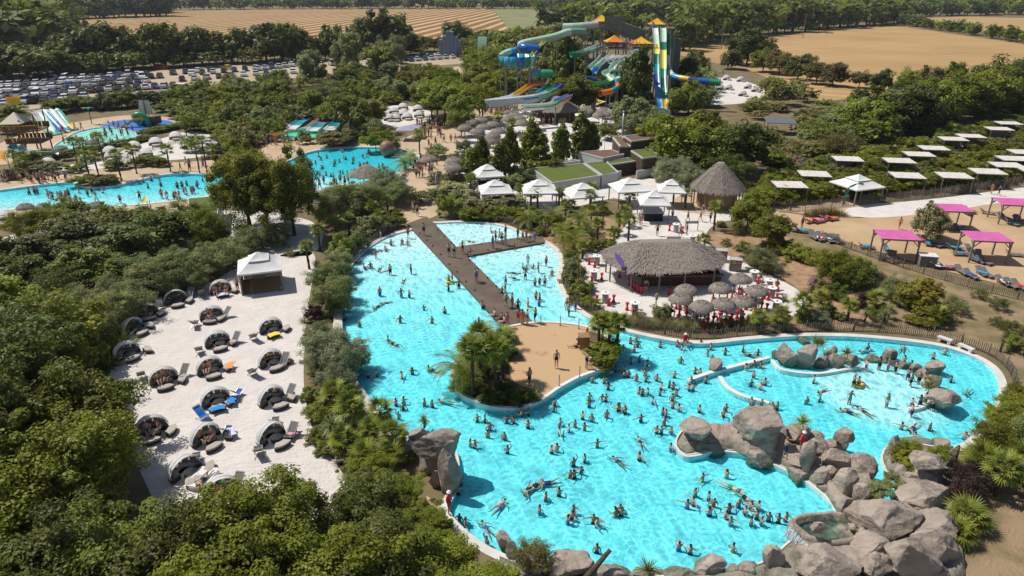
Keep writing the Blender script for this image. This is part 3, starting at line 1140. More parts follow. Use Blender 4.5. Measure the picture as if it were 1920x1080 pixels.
# ------------------------------------------------------------------ people
pm('skin', (0.52, 0.34, 0.25), 0.55, rnd=0.3)
pm('skin_tan', (0.36, 0.215, 0.145), 0.55, rnd=0.3)
pm('hair', (0.03, 0.02, 0.014), 0.6, rnd=0.5)
pm('hair_light', (0.16, 0.10, 0.045), 0.6, rnd=0.3)
pm('swimwear', (1, 1, 1), 0.8, objcol=True)

# joints: name -> (position, radius)

def skeleton(pose):
 J = {
  'pel': ((0, 0, 0.95), 0.125), 'bel': ((0, 0, 1.10), 0.115), 'che': ((0, -0.01, 1.30), 0.135), 'nec': ((0, 0, 1.47), 0.055),
  'hea': ((0, -0.02, 1.58), 0.09), 'top': ((0, -0.01, 1.67), 0.075),
  'shl': ((-0.17, 0, 1.40), 0.06), 'ell': ((-0.24, 0.02, 1.14), 0.042), 'hal': ((-0.25, -0.06, 0.90), 0.032), 'fil': ((-0.25, -0.08, 0.80), 0.022),
  'shr': ((0.17, 0, 1.40), 0.06), 'elr': ((0.24, 0.02, 1.14), 0.042), 'har': ((0.25, -0.06, 0.90), 0.032), 'fir': ((0.25, -0.08, 0.80), 0.022),
  'hil': ((-0.09, 0, 0.86), 0.095), 'knl': ((-0.10, -0.02, 0.48), 0.06), 'anl': ((-0.10, 0.02, 0.08), 0.04), 'tol': ((-0.11, -0.15, 0.03), 0.033),
  'hir': ((0.09, 0, 0.86), 0.095), 'knr': ((0.10, -0.02, 0.48), 0.06), 'anr': ((0.10, 0.02, 0.08), 0.04), 'tor': ((0.11, -0.15, 0.03), 0.033),
 }

 def mv(**k):
  for a, p in k.items():
   J[a] = (p, J[a][1])
 if pose == 'walk':
  mv(knl=(-0.10, -0.16, 0.50), anl=(-0.10, -0.26, 0.09), tol=(-0.11, -0.43, 0.06), knr=(0.10, 0.06, 0.49), anr=(0.10, 0.30, 0.12), tor=(0.11, 0.17, 0.03),
   ell=(-0.23, 0.10, 1.15), hal=(-0.24, 0.08, 0.90), fil=(-0.24, 0.05, 0.81), elr=(0.23, -0.06, 1.15), har=(0.22, -0.24, 0.98), fir=(0.21, -0.31, 0.94))
 elif pose == 'wide':
  mv(ell=(-0.42, -0.05, 1.33), hal=(-0.66, -0.12, 1.26), fil=(-0.76, -0.14, 1.23), elr=(0.42, -0.05, 1.33), har=(0.66, -0.12, 1.26), fir=(0.76, -0.14, 1.23),
   knl=(-0.16, -0.08, 0.49), anl=(-0.19, 0.04, 0.09), tol=(-0.22, -0.13, 0.04))
 elif pose == 'wade':
  mv(ell=(-0.34, -0.10, 1.22), hal=(-0.44, -0.30, 1.16), fil=(-0.46, -0.39, 1.16), elr=(0.26, -0.16, 1.20), har=(0.22, -0.38, 1.26), fir=(0.18, -0.46, 1.29),
   che=(0.02, -0.03, 1.29), hea=(0.03, -0.06, 1.57), top=(0.035, -0.05, 1.66))
 elif pose == 'hips':
  mv(ell=(-0.38, 0.06, 1.17), hal=(-0.20, -0.06, 1.02), fil=(-0.14, -0.13, 1.0), elr=(0.38, 0.06, 1.17), har=(0.20, -0.06, 1.02), fir=(0.14, -0.13, 1.0))
 elif pose == 'reach':
  mv(ell=(-0.22, -0.24, 1.28), hal=(-0.12, -0.46, 1.22), fil=(-0.09, -0.55, 1.2), elr=(0.25, -0.22, 1.30), har=(0.18, -0.45, 1.34), fir=(0.15, -0.54, 1.36),
   knl=(-0.10, -0.14, 0.50), anl=(-0.10, -0.12, 0.09), tol=(-0.11, -0.29, 0.05))
 elif pose == 'up':
  mv(ell=(-0.30, -0.02, 1.62), hal=(-0.18, -0.05, 1.84), fil=(-0.15, -0.06, 1.93), elr=(0.26, -0.03, 1.13), har=(0.20, -0.2, 0.98), fir=(0.18, -0.27, 0.94))
 elif pose == 'sit':
  for a in J:
   p = J[a][0]
   J[a] = ((p[0], p[1] + 0.0, p[2] - 0.83), J[a][1])
  mv(knl=(-0.12, -0.42, 0.22), anl=(-0.12, -0.78, 0.05), tol=(-0.13, -0.84, 0.19), knr=(0.12, -0.40, 0.30), anr=(0.12, -0.66, 0.05), tor=(0.13, -0.80, 0.12),
   hil=(-0.09, -0.05, 0.11), hir=(0.09, -0.05, 0.11), ell=(-0.26, 0.16, 0.34), hal=(-0.25, 0.26, 0.10), fil=(-0.26, 0.3, 0.03),
   elr=(0.26, -0.06, 0.34), har=(0.20, -0.28, 0.30), fir=(0.19, -0.36, 0.3))
 elif pose == 'stool':
  for a in J:
   p = J[a][0]
   J[a] = ((p[0], p[1], p[2] - 0.10), J[a][1])
  mv(knl=(-0.13, -0.40, 0.76), anl=(-0.12, -0.30, 0.34), tol=(-0.12, -0.46, 0.30), knr=(0.13, -0.40, 0.76), anr=(0.12, -0.34, 0.34), tor=(0.12, -0.5, 0.30),
   hil=(-0.09, -0.03, 0.80), hir=(0.09, -0.03, 0.80), ell=(-0.24, -0.10, 1.06), hal=(-0.14, -0.36, 1.05), fil=(-0.1, -0.44, 1.06),
   elr=(0.24, -0.10, 1.06), har=(0.14, -0.36, 1.05), fir=(0.1, -0.44, 1.06))
 elif pose in ('swim', 'lie'):
  mv(ell=(-0.34, -0.03, 1.62), hal=(-0.26, -0.05, 1.88), fil=(-0.22, -0.05, 1.97), elr=(0.38, 0.02, 1.25), har=(0.50, 0.0, 1.05), fir=(0.53, 0, 0.96),
   knl=(-0.13, 0.05, 0.49), anl=(-0.17, 0.0, 0.09), tol=(-0.18, 0.06, -0.05), knr=(0.14, -0.03, 0.49), anr=(0.2, 0.08, 0.11), tor=(0.21, 0.12, -0.03),
   hea=(0, -0.07, 1.57), top=(0, -0.06, 1.665))
  out = {}
  for a, (p, r) in J.items():   # lay down along +Y; face down for swim, face up for lie
   x, y, z = p
   s = 1 if pose == 'swim' else -1
   up = (-y if pose == 'swim' else -y)
   out[a] = ((x, z - 0.95, (y * -1 if pose == 'lie' else -(-y)) * 1.0 + 0.12), r)
  if pose == 'swim':
   x, y, z = out['hea'][0]
   out['hea'] = ((x, y, 0.17), 0.09)
   out['top'] = ((0, out['top'][0][1], 0.20), 0.075)
  J = out
 E = [('pel', 'bel'), ('bel', 'che'), ('che', 'nec'), ('nec', 'hea'), ('hea', 'top')]
 for s in 'lr':
  E += [('che', 'sh' + s), ('sh' + s, 'el' + s), ('el' + s, 'ha' + s), ('ha' + s, 'fi' + s), ('pel', 'hi' + s), ('hi' + s, 'kn' + s), ('kn' + s, 'an' + s), ('an' + s, 'to' + s)]
 return J, E

def body_meshes(pose, female, lev=1):
 J, E = skeleton(pose)
 names = list(J)
 ix = {a: i for i, a in enumerate(names)}
 me = bpy.data.meshes.new('body')
 me.from_pydata([J[a][0] for a in names], [(ix[a], ix[b]) for a, b in E], [])
 o = bpy.data.objects.new('body_build', me)
 COL.objects.link(o)
 sm = o.modifiers.new('skin', 'SKIN')
 sm.use_smooth_shade = True
 lay = me.skin_vertices[0].data
 for a in names:
  r = J[a][1]
  if female:
   r *= {'che': 0.86, 'bel': 0.85, 'pel': 1.05, 'shl': 0.85, 'shr': 0.85}.get(a, 0.93)
  lay[ix[a]].radius = (r, r)
  lay[ix[a]].use_root = (a == 'pel')
 sb = o.modifiers.new('sub', 'SUBSURF')
 sb.levels = sb.render_levels = lev
 dg = bpy.context.evaluated_depsgraph_get()
 ev = bpy.data.meshes.new_from_object(o.evaluated_get(dg))
 bpy.data.objects.remove(o)
 ev.name = 'person'
 ev.materials.clear()
 ev.materials.append(MAT['skin'])
 ev.polygons.foreach_set('use_smooth', [True] * len(ev.polygons))
 # nearest bone decides which faces carry hair and swimwear
 P = {a: Vector(J[a][0]) for a in names}
 hair, suit = [], []
 hd = (P['top'] - P['nec']).normalized()
 face = Vector((0, -1, 0)) if pose not in ('swim', 'lie') else Vector((0, 0, -1 if pose == 'swim' else 1))
 for f in ev.polygons:
  c = f.center
  best, bb = 9, None
  for a, b in E:
   d = P[b] - P[a]
   t = max(0, min(1, (c - P[a]).dot(d) / d.length_squared))
   q = (c - P[a] - d * t).length
   if q < best:
    best, bb, bt = q, (a, b), t
  if bb in (('nec', 'hea'), ('hea', 'top')):
   rel = c - P['hea']
   k = rel.dot(hd) * 1.1 - rel.dot(face) * 0.9
   if k > (0.0 if female else 0.02) or (female and rel.dot(face) < -0.03):
    hair.append(f.index)
  elif bb[0] == 'pel' or (bb[0] in ('hil', 'hir') and bt < (0.2 if female else 0.55)):
   suit.append(f.index)
  elif female and (bb == ('bel', 'che') and bt > 0.55):
   suit.append(f.index)
  elif female == 2 and bb[0] in ('bel', 'che') and bb[1] in ('che', 'nec'):
   suit.append(f.index)

 def shell(idx, name, mat, t):
  vmap, vs, fs = {}, [], []
  for i in idx:
   f = ev.polygons[i]
   q = []
   for v in f.vertices:
    if v not in vmap:
     vmap[v] = len(vs)
     vs.append(ev.vertices[v].co + ev.vertices[v].normal * t)
    q.append(vmap[v])
   fs.append(q)
  return MB().add(vs, fs).mesh(name, mat, True)
 return ev, shell(hair, 'hair', 'hair', 0.014), shell(suit, 'swimwear', 'swimwear', 0.010)

POSES = {}
for ps in ('stand', 'walk', 'wide', 'wade', 'hips', 'reach', 'up', 'sit', 'stool', 'swim', 'lie'):
 POSES[ps] = [body_meshes(ps, 0), body_meshes(ps, 1)]

SUITS = {'black': (0.015, 0.015, 0.018), 'navy': (0.02, 0.03, 0.10), 'red': (0.45, 0.02, 0.025), 'blue': (0.03, 0.12, 0.45), 'orange': (0.75, 0.18, 0.02),
   'white': (0.7, 0.7, 0.68), 'green': (0.05, 0.25, 0.10), 'pink': (0.65, 0.15, 0.28), 'yellow': (0.75, 0.55, 0.05), 'turquoise': (0.03, 0.4, 0.42)}
WORDS = {'stand': 'standing', 'walk': 'walking', 'wide': 'arms spread', 'wade': 'wading', 'hips': 'hands on hips', 'reach': 'reaching forward', 'up': 'one arm raised',
   'sit': 'sitting', 'stool': 'sitting on stool', 'swim': 'swimming', 'lie': 'lying'}

def person(loc, pose, rz, suit, where, female=None, h=1.0, group='bathers', light=None, skin=None):
 fm = random.random() < 0.45 if female is None else female
 b, ha, su = POSES[pose][1 if fm else 0]
 o = mobj('person', b, None, loc, rz)
 o.scale = (h, h, h)
 if skin or (skin is None and random.random() < 0.55):
  o.material_slots[0].link = 'OBJECT'
  o.material_slots[0].material = MAT['skin_tan']
 hh = mobj('hair', ha, o)
 if light or (light is None and random.random() < 0.18):
  hh.material_slots[0].link = 'OBJECT'
  hh.material_slots[0].material = MAT['hair_light']
 s = mobj('swimwear', su, o)
 s.color = (*SUITS[suit], 1)
 tag(o, f"{'child' if h < 0.8 else 'person'} in {suit} swimwear, {WORDS[pose]} {where}", 'person', group, True)
 return o
# ------------------------------------------------------------------ deck, island and low walls in the main pool
def slab(name, px, z0, z1, mat, label=None, cat=None, sub=0, kind=False):
 poly = pxs(px, 0)
 if sub:
  poly = cr(poly, sub)
 vs, fs = cdt(poly)
 b = MB()
 b.add([(v[0], v[1], z1) for v in vs], fs)
 n = len(poly)
 b.add([(p[0], p[1], z0) for p in poly] + [(p[0], p[1], z1) for p in poly], [(i, (i + 1) % n, n + (i + 1) % n, n + i) for i in range(n)])
 o = b.build(name, mat)
 if kind:
  struct(o)
 elif label:
  tag(o, label, cat)
 return o, poly

slab('walkway', [(762, 421), (800, 407), (815, 420), (856, 464), (970, 447), (1012, 440), (1024, 455), (875, 481), (1002, 607), (948, 618), (770, 428)], -2.0, 0.10, 'deck_board', kind=True)
ISL_PX = [(945, 617), (975, 610), (1010, 606), (1050, 607), (1090, 612), (1120, 622), (1148, 640), (1159, 662), (1152, 685), (1120, 699), (1085, 712),
   (1050, 731), (1020, 752), (990, 765), (960, 770), (920, 766), (880, 752), (855, 735), (845, 715), (850, 690), (870, 660), (905, 635)]
isl = cr(pxs(ISL_PX), 4)
b = MB()
n = len(isl)
ins = offset(isl, -0.28)
b.add([(p[0], p[1], z) for rg, z in ((isl, -2.0), (isl, 0.22), (ins, 0.22), (ins, 0.10)) for p in rg],
  [(k * n + i, k * n + (i + 1) % n, (k + 1) * n + (i + 1) % n, (k + 1) * n + i) for k in range(3) for i in range(n)])
struct(b.build('island_wall', 'white_wall'))
m = pm('island_concrete', (0.49, 0.325, 0.175), 0.75, (0.24, 0.135, 0.065), 0.42, 0.12, 10, coord='World', detail=6, contrast=(0.60, 0.68))
vs, fs = cdt(ins)
struct(MB().add([(v[0], v[1], 0.15) for v in vs], fs).build('island', 'island_concrete'))
bed = cr(pxs([(952, 622), (965, 650), (955, 690), (965, 720), (1005, 735), (1020, 748), (990, 761), (955, 766), (920, 761), (884, 748), (862, 732), (853, 714), (858, 690), (876, 662), (910, 638)]), 3)
vs, fs = cdt(bed)
struct(MB().add([(v[0], v[1], 0.17) for v in vs], fs).build('planting_bed', 'soil'))
bed = cr(pxs([(1100, 625), (1130, 632), (1146, 645), (1153, 662), (1146, 682), (1120, 690), (1105, 660)]), 3)
vs, fs = cdt(bed)
struct(MB().add([(v[0], v[1], 0.17) for v in vs], fs).build('planting_bed', 'soil'))

def low_wall(name, px, w, z1, mat, label, cat='wall', sub=5, z0=-1.8):
 p = cr(pxs(px), sub, False)
 b = MB()
 vs = []
 for i, q in enumerate(p):
  t = (p[min(i + 1, len(p) - 1)] - p[max(i - 1, 0)]).normalized()
  s = Vector((-t.y, t.x, 0)) * w / 2
  for sg, z in ((-1, z0), (-1, z1), (1, z1), (1, z0)):
   vs.append((q.x + s.x * sg, q.y + s.y * sg, z))
 fs = [(4 * i + k, 4 * i + k + 1, 4 * i + k + 5, 4 * i + k + 4) for i in range(len(p) - 1) for k in range(3)]
 fs += [(0, 1, 2, 3), tuple(4 * (len(p) - 1) + k for k in (3, 2, 1, 0))]
 b.add(vs, fs)
 return tag(b.build(name, mat), label, cat)

low_wall('pool_divider', [(1290, 714), (1330, 700), (1390, 684), (1442, 671)], 0.35, 0.10, 'white_wall', 'straight white divider wall left of the upper rock island in the pool')
low_wall('pool_divider', [(1350, 706), (1362, 724), (1390, 741), (1425, 751), (1442, 756)], 0.32, 0.06, 'white_wall', 'curved white divider wall in the pool below the pointed rock')
low_wall('pool_divider', [(1448, 676), (1464, 692), (1500, 699), (1540, 700), (1590, 692), (1625, 688)], 0.25, 0.06, 'white_wall', 'curved white rim below the upper rock island')
low_wall('pool_divider', [(1747, 735), (1744, 750), (1728, 763), (1700, 769)], 0.32, 0.10, 'white_wall', 'short curved white rim beside the lagoon rock at right')
low_wall('pool_divider', [(1264, 833), (1283, 855), (1310, 854), (1345, 846), (1400, 853), (1450, 871), (1500, 896), (1544, 928), (1570, 958), (1577, 976)], 0.14, 0.07, 'white_wall', 'thin white rim along the foot of the rock peninsula')
# pale stone kerb on the left bank
k = pm('kerb_stone', (0.60, 0.565, 0.51), 0.9, (0.40, 0.36, 0.31), 1.4, 0.4, 6, coord='World')
low_wall('stone_kerb', [(634, 560), (634, 600), (637, 645), (646, 690), (662, 722), (688, 758), (712, 790)], 0.75, 0.30, 'kerb_stone', 'pale stone kerb along the left bank under the bushes', 'kerb', z0=-0.3)

# island handrail posts, life-guard box, floats
pm('grey_metal', (0.30, 0.30, 0.30), 0.4, metal=0.7)
pm('dark_metal', (0.06, 0.06, 0.065), 0.5, metal=0.3)
pm('red_plastic', (0.55, 0.018, 0.03), 0.4)
pm('yellow_plastic', (0.75, 0.50, 0.03), 0.4)
pm('timber', (0.30, 0.20, 0.115), 0.8, (0.21, 0.14, 0.08), 6, 0.2, 20)
pm('dark_timber', (0.105, 0.07, 0.045), 0.85, (0.075, 0.05, 0.033), 5, 0.2, 20)
for (x, y) in zo([(1262, 95), (1385, 100), (1502, 120), (1263, 550), (1378, 485), (1508, 430), (1632, 375)], 640, 580, 3.375):
 p = G(x, y, 0.2)
 o = MB().tube([(0, 0, -0.06), (0, 0, 1.0)], 0.04, 8).lathe([(0.0, 0.0), (0.09, 0.0), (0.09, 0.03), (0.045, 0.04)], 10).build('rail_post', 'grey_metal', loc=p)
 tag(o, 'slim grey metal post on the rim of the sandy island', 'post', 'posts around the island', True)
p = G(1094, 652, 0.15)
r = empty('lifeguard_stand', p, 0.1)
for i in range(5):
 MB().box((-0.34 + 0.17 * i, -0.4, 0.62), (0.16, 0.03, 1.15)).build('plank', 'timber', r)
 MB().box((-0.34 + 0.17 * i, 0.4, 0.62), (0.16, 0.03, 1.15)).build('plank', 'timber', r)
MB().box((0, 0, 1.22), (0.95, 0.95, 0.06)).build('top', 'timber', r)
MB().box((0.4, 0, 0.6), (0.03, 0.74, 1.1)).build('side_panel', 'timber', r)
tag(r, 'wooden slatted box of the lifeguard on the island edge', 'stand')
o = MB().box((0, 0, 0.75), (0.22, 0.08, 1.2), rx=0.12).lathe([(0, 1.30), (0.11, 1.32), (0.08, 1.42), (0, 1.45)], 8).build('rescue_float', 'yellow_plastic', loc=G(1100, 640, 0.15))
tag(o, 'upright yellow rescue float behind the wooden lifeguard box', 'rescue float')
for i, (x, y) in enumerate(zo([(670, 232), (720, 285), (765, 328), (825, 392), (890, 465), (948, 522), (1015, 595), (1080, 660), (1040, 435), (1105, 500), (1175, 567), (1243, 630), (803, 210), (855, 258), (903, 303), (1130, 312), (1180, 358), (1240, 352)], 620, 380, 4)):
 o = MB().lathe([(0.0, 0.16), (0.06, 0.16), (0.085, 0.12), (0.085, 0.03), (0.12, 0.0), (0.12, -0.01)], 10).build('walkway_light', 'dark_metal', loc=G(x, y, 0.10))
 tag(o, 'small dark bollard light on the edge of the brown walkway', 'bollard light', 'lights along the walkway', True)
# inflatable rings and the globe
def ring(loc, mat, label):
 b = MB().lathe([(0.33 + 0.12 * math.cos(a * R(45)), 0.12 * math.sin(a * R(45))) for a in range(9)], 18)
 tag(b.build('swim_ring', mat, None, True, loc), label, 'swim ring')
ring(G(1608, 720, 0.02), 'yellow_plastic', 'yellow inflatable ring in the lagoon beside the rock island')
ring(G(843, 527, 0.02), 'yellow_plastic', 'yellow inflatable ring beside the walkway in the shallows')
pm('globe_brown', (0.20, 0.10, 0.06), 0.5, (0.28, 0.16, 0.10), 2)
b = MB().lathe([(1.45 * math.sin(a * R(15)), 1.25 - 1.45 * math.cos(a * R(15)) + 0.2) for a in range(13)], 20)
tag(b.build('globe_fountain', 'globe_brown', None, True, G(727, 293, -0.3)), 'round brown globe standing in the far round pool', 'globe')

# ------------------------------------------------------------------ boulders
def rockmat():
 m = pm('rock', (0.45, 0.375, 0.31), 0.92, (0.255, 0.205, 0.162), 0.9, 0, coord='World', detail=12, contrast=(0.22, 0.78))
 n, l = m.node_tree.nodes, m.node_tree.links
 b = n['Principled BSDF']
 g = n.new('ShaderNodeNewGeometry')
 t = n.new('ShaderNodeTexNoise')
 t.inputs['Scale'].default_value = 2.2
 t.inputs['Detail'].default_value = 10
 t.inputs['Roughness'].default_value = 0.65
 v = n.new('ShaderNodeTexVoronoi')
 v.feature = 'DISTANCE_TO_EDGE'
 v.inputs['Scale'].default_value = 0.4
 mxv = n.new('ShaderNodeVectorMath')
 mxv.operation = 'MULTIPLY_ADD'
 mxv.inputs[1].default_value = (1.4, 1.4, 1.4)
 l.new(g.outputs['Position'], t.inputs['Vector'])
 l.new(t.outputs['Color'], mxv.inputs[0])
 l.new(g.outputs['Position'], mxv.inputs[2])
 l.new(mxv.outputs[0], v.inputs['Vector'])
 mr = n.new('ShaderNodeMapRange')
 mr.inputs[2].default_value = 0.03
 l.new(v.outputs['Distance'], mr.inputs[0])
 ad = n.new('ShaderNodeMath')
 ad.operation = 'MULTIPLY_ADD'
 ad.inputs[1].default_value = 0.3
 l.new(mr.outputs[0], ad.inputs[0])
 l.new(t.outputs[0], ad.inputs[2])
 bp = n.new('ShaderNodeBump')
 bp.inputs['Strength'].default_value = 0.75
 bp.inputs['Distance'].default_value = 0.22
 l.new(ad.outputs[0], bp.inputs['Height'])
 l.new(bp.outputs[0], b.inputs['Normal'])
 # algae tide mark just above the water
 sp = n.new('ShaderNodeSeparateXYZ')
 l.new(g.outputs['Position'], sp.inputs[0])
 a2 = n.new('ShaderNodeMath')
 a2.operation = 'MULTIPLY_ADD'
 a2.inputs[1].default_value = 0.9
 l.new(t.outputs[0], a2.inputs[0])
 l.new(sp.outputs['Z'], a2.inputs[2])
 m2 = n.new('ShaderNodeMapRange')
 m2.inputs[1].default_value, m2.inputs[2].default_value = 0.55, 1.0
 m2.inputs[3].default_value, m2.inputs[4].default_value = 0.75, 0.0
 l.new(a2.outputs[0], m2.inputs[0])
 mx = n.new('ShaderNodeMix')
 mx.data_type = 'RGBA'
 l.new(m2.outputs[0], mx.inputs[0])
 src = b.inputs['Base Color'].links[0].from_socket
 l.new(src, mx.inputs[6])
 mx.inputs[7].default_value = (0.10, 0.13, 0.085, 1)
 l.new(mx.outputs[2], b.inputs['Base Color'])

rockmat()
ICO = None

def ico(sub):
 bm = bmesh.new()
 bmesh.ops.create_icosphere(bm, subdivisions=sub, radius=1)
 v = np.array([x.co[:] for x in bm.verts])
 f = [tuple(q.index for q in x.verts) for x in bm.faces]
 bm.free()
 return v, f

ICO = ico(5)
ICO3 = ico(4)

def boulder_mesh(sx, sy, sz, seed, cuts=15, rough=0.13, hi=True, cap=None):
 v, f = ICO if hi else ICO3
 v = v.copy()
 rg = np.random.default_rng(seed)
 for i in range(cuts):                       # planes shave the ball into broad facets
  d = rg.normal(size=3)
  d /= np.linalg.norm(d)
  h = rg.uniform(0.5, 0.82)
  k = v @ d
  over = k > h
  v[over] -= np.outer((k[over] - h) * 0.97, d)
 so_ = rg.random(3) * 50
 out = np.empty_like(v)
 for i, p in enumerate(v):
  q = Vector(p * 1.3 + so_)
  nz = noise.noise(q) * 0.6 + noise.noise(q * 2.3) * 0.3 + noise.noise(q * 5.1) * 0.12
  k = 1 + rough * (nz + 0.35 * (0.5 - abs(noise.noise(q * 1.7 + Vector((9, 9, 9)))) * 2)) + 0.03 * noise.noise(q * 6) + 0.018 * noise.noise(q * 11)
  out[i] = p * k
 if cap == 'slab':
  out[:, 2] = np.clip(out[:, 2], -0.5, 0.42)
 out *= np.array([sx, sy, sz])
 me = MB().add(out.tolist(), f).mesh('boulder', 'rock', True)
 me.set_sharp_from_angle(angle=R(24))
 return me

def boulder(bb, base=-0.4, seed=1, dr=0.8, cap=None, label='grey boulder', rough=0.13, rz=None, cuts=15):
 """bb = outline box of the stone in the photo; it stands on the pool floor or ground at height 'base'"""
 x0, y0, x1, y1 = bb
 cx, cy = (x0 + x1) / 2, (y0 + y1) / 2
 z = base + 0.8
 for _ in range(6):
  p = G(cx, cy, z)
  s = mpp(p)
  al = math.atan2(CAMH - z, p.y)
  W = (x1 - x0) * s
  H = (y1 - y0) * s
  D = W * dr
  D = min(D, 0.8 * H / math.sin(al))
  Z = 2 * math.sqrt(max((H / 2) ** 2 - (D / 2 * math.sin(al)) ** 2, (0.2 * H) ** 2)) / math.cos(al)
  z = base + Z * 0.42
 hi = W > 1.5
 me = boulder_mesh(W / 2 * 1.16, D / 2 * 1.16, Z / 2 * 1.16, seed, cuts, rough, hi, cap)
 o = mobj('boulder', me, None, (p.x, p.y, z))
 tag(o, label, 'boulder', None, True)
 return o

rock_ledge([(1268, 835), (1284, 851), (1310, 849), (1345, 841), (1400, 848), (1450, 866), (1500, 891), (1545, 923), (1574, 970), (1620, 985), (1655, 938), (1635, 908), (1600, 874), (1555, 840), (1480, 804), (1390, 797), (1330, 805), (1282, 810)], 0.9, 3)
rock_ledge([(1575, 980), (1660, 944), (1694, 922), (1660, 880), (1656, 850), (1668, 838), (1755, 846), (1800, 930), (1810, 1080), (1700, 1180), (1450, 1180), (1440, 1060), (1480, 1022)], 0.5, 8)
rock_ledge([(935, 1042), (1000, 1066), (1100, 1082), (1250, 1085), (1390, 1069), (1440, 1062), (1440, 1170), (940, 1170)], 0.4, 5)
LBL = 'large grey-brown boulder on the rock peninsula'
PEN = [((88, 170, 298, 300), 0.9, 'slab', 'flat-topped mushroom rock slab at the tip of the rock peninsula'),
  ((85, 250, 335, 392), -0.8, None, 'rock foot under the mushroom slab at peninsula tip'),
  ((125, 310, 228, 390), -0.5, None, 'small round rock at the waterline of the peninsula tip'),
  ((268, 245, 405, 350), -0.6, None, 'low rock saddle joining the mushroom rock to the large capped rock'),
  ((395, 100, 665, 292), 1.2, None, 'big pale capstone on top of the rock peninsula'),
  ((380, 160, 655, 420), -0.8, None, 'grey rock body under the big capstone'),
  ((430, 300, 650, 470), -0.8, None, 'smooth rock flank above the turquoise cove'),
  ((665, 200, 800, 310), 0.6, 'slab', 'square cut rock beside the yucca on the peninsula'),
  ((780, 238, 868, 300), 0.5, None, 'small grey stone right of the peninsula yucca'),
  ((910, 220, 1018, 332), 0.9, None, 'balanced egg-shaped rock standing in the channel'),
  ((930, 290, 990, 380), -0.6, None, 'thin rock foot below the balanced rock'),
  ((720, 298, 828, 465), 0.4, None, 'upright boulder beside the lifeguard in red'),
  ((765, 290, 885, 390), 0.4, None, LBL), ((855, 330, 985, 455), 0.3, None, LBL), ((840, 280, 960, 365), 0.2, None, LBL),
  ((960, 380, 1158, 545), -0.4, None, LBL), ((860, 420, 932, 505), 0.4, None, LBL), ((812, 440, 900, 565), -0.2, None, LBL),
  ((875, 440, 1042, 610), -0.3, None, LBL), ((640, 395, 830, 545), -0.7, 'slab', 'rock ledge below the two people on the peninsula'),
  ((820, 500, 930, 610), -0.6, None, LBL), ((925, 585, 1020, 725), -0.3, None, LBL)]
for i, (bb, base, cap, lb) in enumerate(PEN):
 z = zo([bb[:2], bb[2:]], 1240, 720, 2.8235)
 boulder(z[0] + z[1], base, 100 + i, cap=cap, label=lb)
LB2 = 'huge pale grey boulder in the rock massif at lower right'
MAS = [((1000, 505, 1115, 650), 0.3), ((985, 570, 1335, 810), 0.2), ((1285, 655, 1575, 850), 0.0), ((1220, 490, 1532, 695), 0.0),
  ((1195, 790, 1455, 1050), 0.0), ((1320, 750, 1565, 970), 0.0), ((1380, 940, 1535, 1060), 0.0), ((725, 840, 1065, 1070), -0.2),
  ((1010, 790, 1205, 935), 0.0), ((1035, 890, 1205, 1050), 0.0), ((780, 728, 862, 800), 0.9), ((985, 735, 1030, 778), 0.6)]
for i, (bb, base) in enumerate(MAS):
 z = zo([bb[:2], bb[2:]], 1240, 720, 2.8235)
 boulder(z[0] + z[1], base, 201 + i, label=LB2, rough=0.17, cuts=17)
LB3 = 'grey boulder beside the narrow water channel at right'
CHN = [((1180, 290, 1292, 465), -0.8, None), ((1250, 275, 1425, 345), -0.4, None), ((1420, 290, 1545, 365), -0.2, None), ((1515, 325, 1572, 445), 0.0, None),
  ((1308, 338, 1508, 470), 1.2, None), ((1340, 430, 1505, 560), -0.2, None), ((1205, 400, 1345, 545), -0.8, None), ((1265, 470, 1350, 560), -0.5, None)]
for i, (bb, base, cap) in enumerate(CHN):
 z = zo([bb[:2], bb[2:]], 1240, 720, 2.8235)
 boulder(z[0] + z[1], base, 301 + i, cap=cap, label=LB3)
LB4 = 'grey boulder along the near edge of the pool at bottom'
BOT = [((530, 855, 640, 1005)), ((160, 910, 360, 1040)), ((335, 960, 425, 1050)), ((375, 945, 545, 1060)), ((-5, 965, 175, 1060))]
for i, bb in enumerate(BOT):
 z = zo([bb[:2], bb[2:]], 1240, 720, 2.8235)
 boulder(z[0] + z[1], -0.4, 401 + i, label=LB4)
BOT = [(510, 705, 605, 840), (610, 800, 805, 1000), (785, 805, 1045, 1010), (1015, 880, 1295, 1020), (1375, 925, 1485, 1010), (1475, 910, 1645, 1020),
  (560, 780, 640, 900), (720, 860, 830, 980), (1260, 900, 1400, 1010)]
for i, bb in enumerate(BOT):
 z = zo([bb[:2], bb[2:]], 760, 760, 3)
 boulder(z[0] + z[1], -0.5, 431 + i, label=LB4)
LB5 = 'dark boulder of the overhanging rock on the left bank'
for i, (bb, base, cap) in enumerate([((40, 135, 328, 310), 1.6, None), ((95, 240, 310, 430), -0.5, None), ((185, 270, 308, 570), -0.8, None), ((0, 120, 115, 235), 0.0, None),
          ((135, 350, 225, 465), 0.0, None), ((-30, 190, 80, 300), 0.0, None)]):
 z = zo([bb[:2], bb[2:]], 760, 760, 3)
 boulder(z[0] + z[1], base, 461 + i, cap=cap, label=LB5, dr=0.6)
LB6 = 'rounded dark grey boulder on the rock island in the lagoon'
UP = [(735, 193, 778, 255), (762, 170, 860, 292), (858, 165, 952, 308), (862, 133, 918, 178), (943, 220, 1007, 303), (985, 175, 1062, 255), (1000, 210, 1082, 303),
  (1068, 213, 1162, 287), (1143, 228, 1187, 264), (1183, 218, 1252, 272), (1248, 230, 1297, 272), (1273, 193, 1338, 262), (1303, 238, 1372, 294),
  (1330, 250, 1402, 304), (1393, 263, 1462, 324), (1435, 290, 1512, 354), (1458, 243, 1572, 334), (1478, 313, 1562, 404)]
